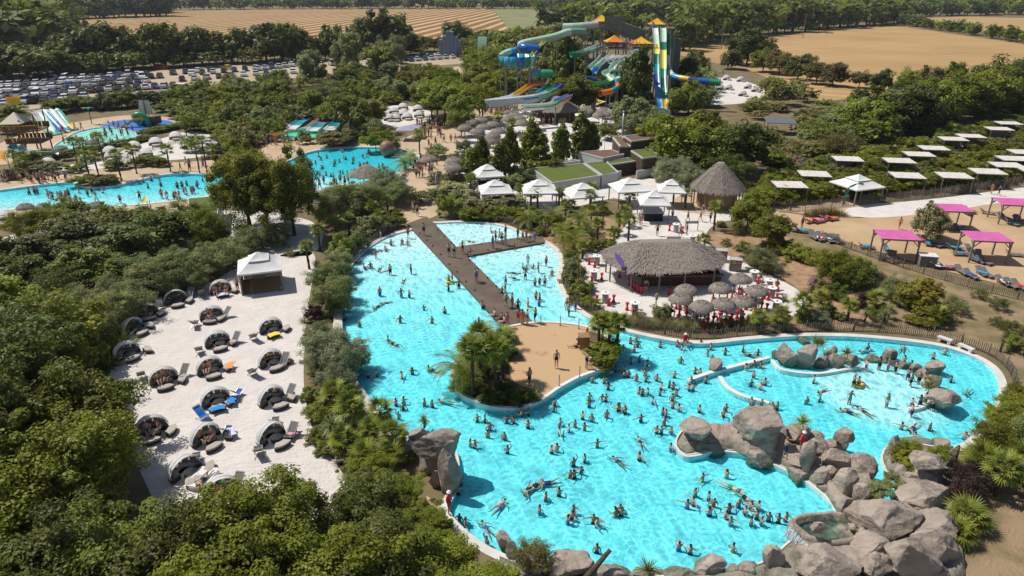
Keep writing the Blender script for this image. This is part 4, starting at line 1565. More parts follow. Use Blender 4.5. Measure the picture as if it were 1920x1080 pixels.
for i, bb in enumerate(UP):
 z = zo([bb[:2], bb[2:]], 1160, 580, 2.572)
 boulder(z[0] + z[1], -0.6, 501 + i, label=LB6, rough=0.12, cuts=12)
z = zo([(1508, 376), (1664, 480)], 1160, 580, 2.572)
boulder(z[0] + z[1], 0.2, 540, label='overhanging dark boulder at the end of the lagoon rocks')
z = zo([(430, 238), (512, 318)], 1160, 580, 2.572)
boulder(z[0] + z[1], -0.4, 541, label='pointed dark rock on the end of the straight white divider', cuts=14)

# basin with dark water and the waterfall
c = G(1552, 1003, 0.0)
r = empty('waterfall_basin', c)
rim = [(1.95 * math.cos(a) * (1 + 0.12 * math.sin(3 * a)), 1.2 * math.sin(a) * (1 + 0.1 * math.sin(2 * a + 1)), 0) for a in [i * math.pi / 12 for i in range(24)]]
b = MB()
n = 24
rings = [[(p[0] * k, p[1] * k, z + 0.05 * math.sin(i * 1.7)) for i, p in enumerate(rim)] for k, z in ((1.12, -0.8), (1.1, 0.45), (1.02, 0.72), (0.9, 0.62), (0.84, 0.2))]
b.add([p for g_ in rings for p in g_] + [(0, 0, 0.15)], [(k * n + i, k * n + (i + 1) % n, (k + 1) * n + (i + 1) % n, (k + 1) * n + i) for k in range(4) for i in range(n)] + [(4 * n + i, 4 * n + (i + 1) % n, 5 * n) for i in range(n)])
b.build('rock_rim', 'rock', r, True)
wsurf = MB().add([(p[0] * 0.93, p[1] * 0.93, 0.55) for p in rim] + [(p[0] * 0.93, p[1] * 0.93, 0.1) for p in rim], [tuple(range(24)), tuple(range(47, 23, -1))] + [(i, 24 + i, 24 + (i + 1) % 24, (i + 1) % 24) for i in range(24)])
wsurf.build('basin_water', 'dark_water', r)
tag(r, 'rock basin of dark water above the waterfall', 'basin')
fm = bpy.data.materials.new('falling_water')
fm.use_nodes = True
bs = fm.node_tree.nodes['Principled BSDF']
bs.inputs['Base Color'].default_value = (0.8, 0.86, 0.88, 1)
bs.inputs['Roughness'].default_value = 0.25
bs.inputs['Alpha'].default_value = 0.55
MAT['falling_water'] = fm
b = MB()
tp = G(1496, 1004, 0.6)
rg = random.Random(5)
for i in range(170):
 a = rg.random()
 st = tp + Vector((-0.15 + 0.5 * a, 0.75 - 1.5 * a, rg.uniform(-0.05, 0.05)))
 v = rg.uniform(0.3, 1.0)
 pts = []
 t0 = rg.uniform(0, 0.25)
 for k in range(5):
  t = t0 + k * rg.uniform(0.03, 0.055)
  pts.append(st + Vector((-v * t * 1.3, -0.25 * v * t, -4.9 * t * t - 0.3 * t)))
 b.tube(pts, rg.uniform(0.012, 0.035), 4)
tag(b.build('waterfall', 'falling_water', None, True), 'white waterfall spilling from the dark basin into the pool', 'waterfall')
o = MB().tube([G(1090, 1092, 0.6), G(1118, 1062, 1.0), G(1144, 1031, 1.5)], [0.17, 0.15, 0.11], 9).build('log', 'bark', None, True)
tag(o, 'bare leaning log sticking up between the rocks at the bottom', 'log')

# ------------------------------------------------------------------ chestnut paling fences
def fence(px, label, h=0.95, z=0.0, step=0.16):
 p = cr(pxs(px, z), 8, False)
 L = [0.0]
 for a, c in zip(p, p[1:]):
  L.append(L[-1] + (c - a).length)
 xs, ys = [q.x for q in p], [q.y for q in p]

 def pt(s):
  return Vector((float(np.interp(s, L, xs)), float(np.interp(s, L, ys)), z))
 r = empty('paling_fence', p[0])
 s = 0.0
 b = MB()
 rg = random.Random(len(px))
 while s < L[-1]:
  q = pt(s) - p[0]
  hh = h * rg.uniform(0.85, 1.08)
  b.box((q.x, q.y, hh / 2 - 0.02), (0.055, 0.03, hh), rg.uniform(0, 3), ry=rg.uniform(-0.06, 0.06))
  s += step
 o = b.build('pickets', 'fence_wood', r)
 o['kind'] = 'stuff'
 s = 0.0
 pmesh = None
 while s < L[-1]:
  q = pt(s) - p[0]
  if pmesh is None:
   pmesh = MB().tube([(0, 0, -0.1), (0, 0, h * 1.15)], 0.05, 6).mesh('post', 'fence_wood')
  mobj('post', pmesh, r, q)
  s += 2.2
 for zz in (0.3, 0.75):
  MB().tube([pt(s) - p[0] + Vector((0, 0, zz * h)) for s in np.linspace(0, L[-1], max(4, int(L[-1] / 1.5)))], 0.012, 4).build('wire', 'fence_wood', r)
 return tag(r, label, 'fence')

fence([(1160, 608), (1200, 618), (1250, 628), (1320, 634), (1400, 628), (1480, 622), (1560, 620), (1640, 622), (1720, 630), (1790, 644), (1850, 664), (1890, 695), (1905, 740)], 'long low paling fence behind the curved far edge of the pool')
fence([(655, 492), (680, 466), (715, 444), (748, 428)], 'paling fence along the shallow end left of the walkway')
fence([(835, 412), (880, 410), (930, 414), (965, 424), (1000, 434)], 'paling fence behind the white shallow pool')
fence([(1056, 470), (1063, 500), (1058, 525), (1066, 552), (1085, 574), (1120, 592)], 'paling fence below the bar terrace beside the pool')
fence([(1540, 447), (1620, 478), (1700, 505), (1800, 535), (1900, 560), (1960, 572)], 'low paling fence between the dry slope and tan sand')
fence([(1420, 390), (1470, 396), (1540, 393), (1590, 385)], 'tall fence along the left end of the cabana hedge', 1.5)
fence([(1610, 384), (1700, 376), (1800, 364), (1920, 345), (2000, 335)], 'tall fence in front of the hedge beside the white lane', 1.5)
fence([(225, 302), (260, 290), (320, 272), (350, 258)], 'grey low fence behind the small row of far daybeds', 0.8, 0.03, 0.3)
for i, (a, c) in enumerate((((1757, 638), (1783, 647)), ((1796, 652), (1823, 664)))):
 q0, q1 = G(*a), G(*c)
 d = q1 - q0
 r = empty('bench', q0)
 rz = math.atan2(d.y, d.x)
 M = Vector((d.x / 2, d.y / 2, 0))
 MB().box((M.x, M.y, 0.42), (d.length, 0.45, 0.12), rz).build('seat', 'coping', r)
 for t in (0.15, 0.85):
  MB().box((d.x * t, d.y * t, 0.18), (0.25, 0.4, 0.36), rz).build('leg', 'coping', r)
 tag(r, ['pale stone bench on the far pool rim, the left one', 'pale stone bench on the far pool rim, the right one'][i], 'bench')
# ------------------------------------------------------------------ fabrics and building materials
pm('canvas', (0.74, 0.725, 0.69), 0.85, (0.66, 0.645, 0.61), 0.7, 0.25, 3)
pm('canvas_grey', (0.33, 0.32, 0.31), 0.9)
pm('canvas_dome', (0.70, 0.69, 0.67), 0.85, (0.62, 0.61, 0.59), 1.5)
pm('wicker', (0.07, 0.062, 0.055), 0.8, (0.045, 0.04, 0.036), 25, 0.4, 60)
pm('taupe', (0.43, 0.38, 0.335), 0.95, (0.37, 0.325, 0.285), 3, 0.2, 8, rnd=0.08)
pm('charcoal', (0.17, 0.155, 0.145), 0.95, (0.13, 0.12, 0.112), 4, 0.25, 9)
pm('glass_top', (0.10, 0.105, 0.11), 0.25, spec=0.5)
pm('sling', (0.17, 0.165, 0.16), 0.85)
pm('steel', (0.35, 0.35, 0.35), 0.4, metal=0.6)
pm('cloth', (1, 1, 1), 0.95, objcol=True, bump=0.3, bscale=6)
pm('concrete', (0.42, 0.41, 0.39), 0.9, (0.35, 0.34, 0.32), 0.6, coord='World')
pm('green_roof', (0.115, 0.145, 0.028), 0.95, (0.09, 0.12, 0.02), 0.8, 0.4, 8, coord='World')
pm('gravel_roof', (0.20, 0.115, 0.075), 0.95, (0.13, 0.075, 0.05), 3, 0.6, 8, coord='World')
pm('pale_render', (0.47, 0.47, 0.46), 0.85, (0.42, 0.42, 0.41), 0.5, coord='World')
pm('white_slat', (0.70, 0.67, 0.62), 0.7, (0.58, 0.52, 0.45), 1.3, detail=6)
pm('pink_panel', (0.62, 0.14, 0.37), 0.7, (0.52, 0.11, 0.30), 1.2, detail=6)
pm('grey_timber', (0.24, 0.215, 0.19), 0.85, (0.19, 0.17, 0.15), 5)
pm('black', (0.012, 0.012, 0.013), 0.6)
pm('green_banner', (0.02, 0.27, 0.17), 0.6)
pm('white_paint', (0.78, 0.78, 0.76), 0.5)

def thinmat(name, col, trans):
 m = bpy.data.materials.new(name)
 m.use_nodes = True
 n, l = m.node_tree.nodes, m.node_tree.links
 b = n['Principled BSDF']
 b.inputs['Base Color'].default_value = (*col, 1)
 b.inputs['Roughness'].default_value = 0.85
 t = n.new('ShaderNodeBsdfTranslucent')
 t.inputs['Color'].default_value = (*col, 1)
 x = n.new('ShaderNodeMixShader')
 x.inputs[0].default_value = trans
 l.new(b.outputs[0], x.inputs[1])
 l.new(t.outputs[0], x.inputs[2])
 l.new(x.outputs[0], n['Material Output'].inputs['Surface'])
 MAT[name] = m

thinmat('canvas_thin', (0.86, 0.85, 0.83), 0.42)

def thatchmat():
 m = pm('thatch', (0.36, 0.31, 0.265), 1.0, (0.20, 0.165, 0.135), 6, 0, detail=9, contrast=(0.3, 0.7))
 n, l = m.node_tree.nodes, m.node_tree.links
 tc = n.new('ShaderNodeTexCoord')
 t = n.new('ShaderNodeTexNoise')
 t.inputs['Scale'].default_value = 9
 t.inputs['Detail'].default_value = 8
 l.new(tc.outputs['Object'], t.inputs['Vector'])
 b = n.new('ShaderNodeBump')
 b.inputs['Strength'].default_value = 1.0
 b.inputs['Distance'].default_value = 0.12
 l.new(t.outputs[0], b.inputs['Height'])
 l.new(b.outputs[0], n['Principled BSDF'].inputs['Normal'])

thatchmat()

def thatch_roof(eave, peak, parent, seed=1, fringe=0.35, per=9, rows=5):
 """eave ring and peak ring (same count); straw rows overlap down the slope, with a ragged fringe"""
 rg = random.Random(seed)
 n = len(eave)
 b = MB()
 b.add([tuple(p) for p in eave] + [tuple(p) for p in peak], [(i, (i + 1) % n, n + (i + 1) % n, n + i) for i in range(n)] + [tuple(range(n, 2 * n))])
 b.add([(p[0], p[1], p[2] - 0.12) for p in eave], [tuple(range(n - 1, -1, -1))])
 rf = b.build('roof', 'thatch', parent)
 s = MB()
 for r_ in range(rows):
  t0 = r_ / rows
  for i in range(n):
   a0, a1 = Vector(eave[i]), Vector(eave[(i + 1) % n])
   p0, p1 = Vector(peak[i]), Vector(peak[(i + 1) % n])
   cnt = max(2, int((a0.lerp(p0, t0) - a1.lerp(p1, t0)).length * per))
   for k in range(cnt):
    u = (k + rg.random()) / cnt
    t = min(0.98, max(0.0, t0 + rg.uniform(-0.08, 0.1)))
    base = a0.lerp(a1, u).lerp(p0.lerp(p1, u), min(1.0, t + 0.07))
    tip = a0.lerp(a1, u).lerp(p0.lerp(p1, u), t)
    d = (tip - base)
    d = d.normalized() if d.length > 1e-5 else Vector((0, 0, -1))
    side = d.cross(Vector((0, 0, 1)))
    side = side.normalized() if side.length > 1e-4 else Vector((1, 0, 0))
    nn = side.cross(d)
    L = fringe * rg.uniform(0.6, 1.3)
    w_ = rg.uniform(0.025, 0.07)
    lift = nn * rg.uniform(0.03, 0.09)
    e = tip + d * L * 0.7 + lift + Vector((0, 0, -0.1 * (r_ == 0) * rg.random()))
    s.add([base - side * w_ + nn * 0.01, base + side * w_ + nn * 0.01, e + side * w_ * 0.6, e - side * w_ * 0.6], [(0, 1, 2, 3)])
 o = s.build('straw', 'thatch', rf)
 o['kind'] = 'stuff'
 return rf

# ------------------------------------------------------------------ pagoda gazebos with two-tier canvas roofs
def pagoda(w=4.2, h=2.4, posts=True, walls=False, counter=False):
 r = empty('gazebo')
 e = w / 2
 for tier, (hw, z0, hw1, z1) in enumerate(((e, h, e * 0.38, h + 0.85), (e * 0.48, h + 0.82, 0.06, h + 1.45))):
  for k in range(4):                       # each canvas panel with a little sag
   a = k * math.pi / 2

   def fn(u, v, a=a):
    x = (2 * u - 1)
    hh = hw + (hw1 - hw) * v
    z = z0 + (z1 - z0) * (v ** 1.15) - 0.10 * (1 - x * x) * (1 - v) * v * 3
    X, Y = x * hh, -hh
    return (X * math.cos(a) - Y * math.sin(a), X * math.sin(a) + Y * math.cos(a), z)
   rp = MB().grid(fn, 6, 5).build('roof_panel', 'canvas', r, True)
   if tier == 0:
    def fv(u, v, a=a):
     X, Y = (2 * u - 1) * hw, -hw - 0.01
     return (X * math.cos(a) - Y * math.sin(a), X * math.sin(a) + Y * math.cos(a), z0 - 0.16 * v)
    MB().grid(fv, 2, 1).build('valance', 'canvas', rp)
 if posts:
  pm_ = MB().box((0, 0, h / 2), (0.12, 0.12, h)).mesh('post', 'grey_timber')
  for sx in (-1, 1):
   for sy in (-1, 1):
    mobj('post', pm_, r, (sx * (e - 0.18), sy * (e - 0.18), 0))
 for k in range(4):
  a = k * math.pi / 2
  MB().box((0, -(e - 0.18), h - 0.2), (w - 0.4, 0.08, 0.1)).build('beam', 'grey_timber', r, rz=a)
 if counter:
  MB().box((0, 0, 0.55), (w * 0.62, w * 0.5, 1.1)).build('counter', 'black', r)
  MB().box((0, 0, 1.12), (w * 0.66, w * 0.54, 0.05)).build('counter_top', 'steel', r)
 if walls:
  for i in range(18):
   MB().box((-e + 0.22, -e + 0.3 + (w - 0.6) * (i + 0.5) / 18, 0.85), (0.04, (w - 0.6) / 18 - 0.012, 1.7)).build('wall_board', 'timber', r)
   MB().box((-e + 0.3 + (w - 0.6) * (i + 0.5) / 18, e - 0.22, 0.85), ((w - 0.6) / 18 - 0.012, 0.04, 1.7)).build('wall_board', 'timber', r)
  for i in range(16):
   MB().box((0, -e + 0.22 + (w - 0.44) * (i + 0.5) / 16, 0.12), (w - 0.44, (w - 0.44) / 16 - 0.02, 0.06)).build('floor_board', 'timber', r)
  MB().box((-0.25, e - 0.5, 0.75), (1.1, 0.3, 1.3)).build('bench_back', 'canvas_grey', r)
 return r

PG = Proto(lambda: pagoda())
pp = G(486, 493, 2.6)
r = pagoda(4.3, 2.35, True, True)
r.location = (pp.x, pp.y, 0.03)
r.rotation_euler = (0, 0, R(19))
tag(r, 'white pagoda gazebo with timber walls and floor at the top of the daybed beach', 'gazebo')
for i, (x, y, wpx, rz) in enumerate([(914, 321, 62, 15), (929, 351, 70, 8), (1011, 350, 74, 4), (1092, 357, 76, 14), (1180, 347, 74, 10), (1259, 350, 60, -8), (1608, 341, 80, 20), (385, 267, 40, 5)]):
 p = G(x, y, 2.75)
 s = wpx * mpp(p) / 4.9
 o = PG.get((p.x, p.y, 0.03), R(rz), (s, s, 1.0))
 tag(o, ['white pagoda gazebo left of the lawn, farthest of the row', 'white pagoda gazebo beside the pale bamboo, front left of the row', 'white pagoda gazebo before the green-roofed building',
   'white pagoda gazebo with dark lounge seats, fourth along the row', 'white pagoda gazebo right of the small round palm', 'white pagoda gazebo half hidden behind a palm near the thatched hut',
   'white pagoda gazebo among the cabanas behind the green arch', 'cream pagoda gazebo behind the left promenade palms'][i], 'gazebo', 'white pagoda gazebos')
p = G(1226, 374, 2.75)
r = pagoda(4.0, 2.5, True, False, True)
r.location = (p.x, p.y, 0.03)
r.rotation_euler = (0, 0, R(-3))
tag(r, 'white pagoda kiosk with black counter in the pagoda court', 'kiosk')

# ------------------------------------------------------------------ thatched bar
c = G(1251, 540, 0)
r = empty('beach_bar', (c.x, c.y + 3.0, 0.03), R(2))
W_, D_ = 6.5, 4.6
ev = [(-W_, -1.3), (-4.6, -D_ * 0.92), (-1.5, -D_ * 1.05), (1.5, -D_ * 0.95), (5.2, -D_ * 0.72), (W_, -1.0), (W_ * 0.98, 1.2), (5.0, D_ * 0.85), (0.8, D_), (-4.3, D_ * 0.86), (-W_, 1.6)]
ev = [Vector((x, y, 2.35)) for x, y in ev]
pk = [Vector((max(-2.6, min(2.8, v.x * 0.55)), v.y * 0.10, 4.15)) for v in ev]
mid = [e.lerp(q, 0.6) + Vector((0, 0, 0.22)) for e, q in zip(ev, pk)]
thatch_roof(ev, pk, r, 3, 0.45, 12, 9)
for v in ev:
 q = v * 0.9
 MB().tube([(q.x, q.y, 0), (q.x, q.y, 2.45)], 0.09, 8).build('post', 'grey_timber', r)
for i in range(26):
 MB().box((-2.6 + 0.32 * i, -D_ * 0.55, 0.6), (0.29, 0.06, 1.2)).build('bar_board', 'dark_timber', r)
for i in range(16):
 MB().box((5.6, -D_ * 0.52 + 0.3 * i, 0.6), (0.06, 0.28, 1.2)).build('bar_board', 'dark_timber', r)
MB().box((1.5, -D_ * 0.55 - 0.12, 1.24), (8.7, 0.6, 0.08)).build('bar_top', 'timber', r)
MB().box((1.5, 1.2, 1.0), (8.0, 2.4, 2.0)).build('bar_core', 'dark_timber', r)
tag(r, 'large thatched beach bar with timber counter on the white terrace', 'bar')
o = MB().grid(lambda u, v: (0.55 * math.sin(math.pi * u) * (v - 0.5), 0.06 * v, 2.1 * u), 8, 2).build('feather_flag', 'swimwear', None, False, G(1172, 503, 2.7))
o.rotation_euler = (R(-40), R(-38), 0)
o.color = (0.16, 0.08, 0.30, 1)
tag(o, 'purple feather flag lying on the thatched bar roof', 'flag')

# round thatched hut
p = G(1342, 385, 0)
r = empty('thatched_hut', (p.x, p.y, 0.03), 0.2)
ev = [Vector((3.9 * math.cos(i * R(36)), 3.9 * math.sin(i * R(36)), 2.7)) for i in range(10)]
pk = [Vector((0.5 * math.cos(i * R(36)), 0.5 * math.sin(i * R(36)), 6.2)) for i in range(10)]
thatch_roof(ev, pk, r, 5, 0.45, 10, 12)
for v in ev:
 MB().tube([(v.x * 0.9, v.y * 0.9, 0), (v.x * 0.9, v.y * 0.9, 2.9)], 0.09, 8).build('post', 'timber', r)
MB().lathe([(2.8, 0), (2.8, 2.4), (2.7, 2.4)], 10).build('wall', 'timber', r)
tag(r, 'tall round hut with a steep thatched cone roof', 'hut')
# far thatched hut beside the cream tent
p = G(1042, 226, 0)
r = empty('thatched_hut', (p.x, p.y, 0.03))
ev = [Vector((6.3 * math.cos(i * R(30)), 5.2 * math.sin(i * R(30)), 2.6)) for i in range(12)]
pk = [Vector((0.8 * math.cos(i * R(30)), 0.6 * math.sin(i * R(30)), 5.4)) for i in range(12)]
thatch_roof(ev, pk, r, 6, 0.5, 5, 7)
for v in ev[::2]:
 MB().tube([(v.x * 0.9, v.y * 0.9, 0), (v.x * 0.9, v.y * 0.9, 2.8)], 0.12, 6).build('post', 'timber', r)
MB().lathe([(4.2, 0), (4.2, 2.5), (4.1, 2.5)], 12).build('wall', 'dark_timber', r)
tag(r, 'wide low thatched hut in front of the cream peaked tent', 'hut')

# thatched parasols
def parasol(seed=1, n=10, rad=1.12):
 r = empty('thatch_parasol')
 MB().tube([(0, 0, 0), (0, 0, 2.3)], 0.06, 7).build('pole', 'grey_timber', r)
 MB().lathe([(0, 0.0), (0.3, 0.0), (0.3, 0.12), (0.08, 0.14)], 10).build('foot', 'concrete', r)
 prof = [(rad, 1.95), (rad * 0.92, 2.2), (rad * 0.6, 2.48), (0.08, 2.62)]
 b = MB().lathe(prof, n * 2)
 b.lathe([(0.05, 2.1), (rad, 1.95)], n * 2)
 cp = b.build('canopy', 'thatch', r, True)
 rg = random.Random(seed)
 s = MB()
 for i in range(320):
  a = rg.random() * 6.28
  t = rg.random()
  rr = rad * (1.0 - 0.85 * t)
  z = 1.95 + 0.64 * math.sqrt(t)
  d = Vector((math.cos(a), math.sin(a), -0.25 - 1.3 * (1 - t) ** 2)).normalized()
  side = Vector((-math.sin(a), math.cos(a), 0)) * rg.uniform(0.02, 0.045)
  b0 = Vector((rr * math.cos(a), rr * math.sin(a), z + 0.05))
  e = b0 + d * rg.uniform(0.15, 0.32) + Vector((0, 0, 0.03))
  s.add([b0 - side, b0 + side, e + side * 0.5, e - side * 0.5], [(0, 1, 2, 3)])
 o = s.build('straw', 'thatch', cp)
 o['kind'] = 'stuff'
 return r

PR = Proto(parasol)

# tables and stools
def barrel_table():
 r = empty('bar_table')
 MB().lathe([(0, 0), (0.27, 0), (0.33, 0.25), (0.34, 0.5), (0.31, 0.8), (0.27, 1.0), (0, 1.0)], 14).build('barrel', 'concrete', r, True)
 tp_ = MB().lathe([(0, 1.06), (0.47, 1.06), (0.5, 1.09), (0.47, 1.12), (0, 1.12)], 20)
 tp_ = tp_.build('top', 'white_paint', r)
 MB().lathe([(0, 1.12), (0.1, 1.12), (0.09, 1.2), (0, 1.2)], 10).build('ashtray', 'timber', tp_)
 return r

def stool():
 r = empty('bar_stool')
 MB().lathe([(0, 0), (0.2, 0.0), (0.19, 0.06), (0.1, 0.32), (0.085, 0.42), (0.11, 0.55), (0.17, 0.7), (0.19, 0.76)], 12).build('pedestal', 'red_plastic', r, True)
 MB().lathe([(0.19, 0.75), (0.2, 0.78), (0.17, 0.8), (0, 0.79)], 12).build('seat', 'red_plastic', r, True)
 return r

TB, ST = Proto(barrel_table), Proto(stool)
SEATED = []
tb = zo([(315, 385), (293, 500), (378, 668), (597, 745), (907, 140), (1030, 230), (1490, 505), (1605, 570), (1622, 630), (1655, 735)], 1040, 400, 4)
for i, (x, y) in enumerate(tb):
 p = G(x, y, 0.03)
 tag(TB.get(p), 'white-topped barrel table on the bar terrace', 'table', 'barrel tables', True)
 for k in range(random.choice((2, 3, 3))):
  a = random.uniform(0, 6.28)
  q = p + Vector((0.85 * math.cos(a), 0.85 * math.sin(a), 0))
  tag(ST.get(q), 'red hourglass bar stool beside a white barrel table', 'stool', 'red bar stools', True)
 if i in (5, 6, 7):
  SEATED.append((p + Vector((0.4, -0.85, 0)), 0.0))
ps = zo([(988, 565), (945, 630), (1108, 685), (1245, 550), (1270, 665), (1412, 650), (1398, 480), (1520, 570)], 1040, 400, 4)
for i, (x, y) in enumerate(ps):
 p = G(x, y, 2.3)
 p.z = 0.03
 o = PR.get(p, random.uniform(0, 6.28))
 tag(o, 'grey thatched parasol over red stools in front of the bar', 'parasol', 'thatched parasols by the bar', True)
 for k in range(4):
  a = k * 1.57 + random.uniform(-0.4, 0.4)
  q = p + Vector((0.75 * math.cos(a), 0.75 * math.sin(a), 0))
  tag(ST.get(q), 'red hourglass bar stool under a thatched parasol', 'stool', 'red bar stools', True)
  if random.random() < 0.6:
   SEATED.append((q, a - R(90)))
for (x, y) in zo([(575, 560), (600, 575), (625, 590), (650, 600), (560, 540), (860, 610), (485, 480)], 1040, 400, 4):
 tag(ST.get(G(x, y, 0.03)), 'red hourglass bar stool in the shade of the thatched bar', 'stool', 'red bar stools', True)

# sign boxes by the bar
pm('sign_yellow', (0.75, 0.55, 0.03), 0.6)
for i, (x, y) in enumerate(zo([(1245, 355), (1350, 425)], 1040, 400, 4)):
 r = empty('service_box', G(x, y, 0.03), R(-12))
 MB().box((0, 0, 0.65), (1.25, 0.9, 1.3)).build('cabinet', 'grey_timber', r)
 MB().box((0, 0, 1.33), (1.35, 1.0, 0.06)).build('lid', 'concrete', r)
 MB().box((-0.25, -0.46, 1.05), (0.4, 0.03, 0.3)).build('yellow_sign', 'sign_yellow', r)
 MB().box((-0.25, -0.48, 1.05), (0.14, 0.012, 0.14)).build('sign_symbol', 'red_plastic', r)
 MB().box((0.25, -0.46, 1.05), (0.42, 0.03, 0.3)).build('red_sign', 'red_plastic', r)
 MB().box((0.25, -0.48, 1.05), (0.32, 0.012, 0.04)).build('sign_bar', 'white_paint', r)
 MB().box((0, -0.46, 0.45), (1.05, 0.02, 0.75)).build('door', 'grey_timber', r)
 tag(r, ['grey slatted service box with yellow sign, the farther of two', 'grey slatted service box with yellow sign, the nearer of two'][i], 'cabinet')

# ------------------------------------------------------------------ building with planted roofs
def bl(px, z1, z0=0.0, wall='dark_timber', top='green_roof', name='block', rim=True, parent=None):
 poly = [G(x, y, z1) for x, y in zo(px, 860, 200, 4)]
 a = sum(poly[i].x * poly[(i + 1) % len(poly)].y - poly[(i + 1) % len(poly)].x * poly[i].y for i in range(len(poly)))
 if a < 0:
  poly.reverse()
 b = MB().prism(poly, z0, z1 - 0.02)
 b.build('wall', wall, parent)
 ins = offset(poly, -0.22)
 MB().prism(ins, z1 - 0.1, z1 + 0.01).build('roof', top, parent)
 if rim:
  n = len(poly)
  ou = offset(poly, 0.06)
  c_ = MB()
  c_.add([(p.x, p.y, z) for g_, z in ((ou, z1 - 0.14), (ou, z1 + 0.1), (ins, z1 + 0.1), (ins, z1 - 0.05)) for p in g_],
    [(k * n + i, k * n + (i + 1) % n, (k + 1) * n + (i + 1) % n, (k + 1) * n + i) for k in range(3) for i in range(n)])
  c_.build('parapet', 'pale_render', parent)

r = empty('service_building', (0, 0, 0))
bl([(548, 465), (935, 428), (1065, 518), (700, 574)], 1.9, parent=r, wall='pale_render')
bl([(945, 427), (1108, 412), (1200, 495), (1075, 516)], 1.95, parent=r, wall='pale_render')
bl([(1112, 411), (1310, 377), (1338, 408), (1130, 438)], 2.0, parent=r)
bl([(900, 340), (1150, 325), (1240, 358), (1085, 388)], 2.6, parent=r, wall='pale_render', top='gravel_roof')
bl([(1235, 222), (1490, 195), (1530, 232), (1295, 262)], 4.6, parent=r, top='gravel_roof')
bl([(1292, 332), (1430, 318), (1520, 372), (1380, 388)], 3.2, parent=r)
bl([(1155, 232), (1230, 225), (1290, 300), (1210, 300)], 3.8, parent=r, top='gravel_roof')
bl([(560, 448), (880, 398), (915, 405), (600, 456)], 1.5, parent=r, top='gravel_roof', wall='concrete')
for i in range(14):
 a, c_ = G(*zo([(715, 588)], 860, 200, 4)[0], 0.9), G(*zo([(1040, 545)], 860, 200, 4)[0], 0.9)
 q = a.lerp(c_, (i + 0.5) / 14)
 q.y -= 0.1
 MB().box((q.x, q.y - 0.02, 1.0), (0.75, 0.06, 0.9), R(16)).build('louvre', 'timber', r)
tag(r, 'low timber and render service building with green planted roofs', 'building')
o = MB().tube([(0, 0, 0), (0, 0, 7.6)], 0.2, 12).lathe([(0.28, 7.6), (0.28, 7.75), (0.0, 7.8)], 12).build('flue', 'steel', None, True, G(1165, 287, 0.0))
tag(o, 'tall bare metal flue pipe rising behind the green-roofed building', 'flue')
low_wall('court_wall', zo([(720, 615), (860, 600), (1060, 568), (1215, 548)], 860, 200, 4), 0.25, 1.5, 'pale_render', 'pale rendered wall behind the row of pagodas', z0=0.0)
low_wall('court_wall', zo([(1330, 545), (1440, 525), (1525, 505)], 860, 200, 4), 0.25, 1.4, 'pale_render', 'pale rendered wall between building and silver bush', z0=0.0)

# ------------------------------------------------------------------ daybeds
def daybed():
 r = empty('daybed')
 RR = 1.28
 arcs = [R(a) for a in (0, 20, 40, 60, 80, 97)]
 for i in range(5):
  def fn(u, v, i=i):
   t = math.pi * u
   ph = arcs[i] + (arcs[i + 1] - arcs[i]) * v
   k = RR * (1 - 0.05 * math.sin(math.pi * v) * math.sin(t))
   return (k * math.cos(t), k * math.sin(t) * math.cos(ph), 0.36 + 0.98 * k * math.sin(t) * math.sin(ph))
  b = MB().grid(fn, 14, 4)
  cp = b.build('canopy_panel', 'canvas_thin', r, True)
  a = arcs[i + 1]
  MB().tube([(RR * math.cos(t), RR * math.sin(t) * math.cos(a), 0.36 + 0.98 * RR * math.sin(t) * math.sin(a)) for t in [math.pi * k / 12 for k in range(13)]], 0.018, 5).build('rib', 'white_paint', cp)
 MB().lathe([(0.5, 0.0), (1.2, 0.0), (1.27, 0.16), (1.22, 0.34), (0.5, 0.34)], 20, a0=-0.15, a1=math.pi + 0.15).build('base', 'wicker', r)
 sc = MB().lathe([(0.5, 0.34), (0.52, 0.46), (1.18, 0.47), (1.22, 0.36)], 20, a0=-0.15, a1=math.pi + 0.15)
 sc = sc.build('seat_cushion', 'charcoal', r, True)
 for k in range(5):
  a = R(18 + 36 * k)
  MB().box((0.98 * math.cos(a), 0.98 * math.sin(a), 0.66), (0.16, 0.46, 0.36), a, ry=-0.25).build('back_cushion', 'charcoal', sc)
 return r

def ottoman():
 r = empty('ottoman')
 def sect(k, z0, z1, name, mat):
  pts = [(1.22 * k * math.cos(a), 1.22 * k * math.sin(a)) for a in [R(-125 + 70 * i / 10) for i in range(11)]]
  pts += [(0.62 * math.cos(a), 0.62 * math.sin(a)) for a in [R(-60 - 60 * i / 6) for i in range(7)]]
  pts = [(x, y + 0.92) for x, y in pts]
  MB().prism(pts, z0, z1).build(name, mat, r)
 sect(0.97, 0.0, 0.30, 'base', 'wicker')
 sect(1.0, 0.30, 0.43, 'cushion', 'taupe')
 return r

def round_table():
 r = empty('low_table')
 MB().lathe([(0.0, 0), (0.42, 0), (0.45, 0.32), (0.0, 0.32)], 18).build('drum', 'wicker', r)
 MB().lathe([(0.0, 0.38), (0.47, 0.38), (0.48, 0.36), (0.46, 0.33), (0, 0.33)], 20).build('top', 'glass_top', r)
 return r

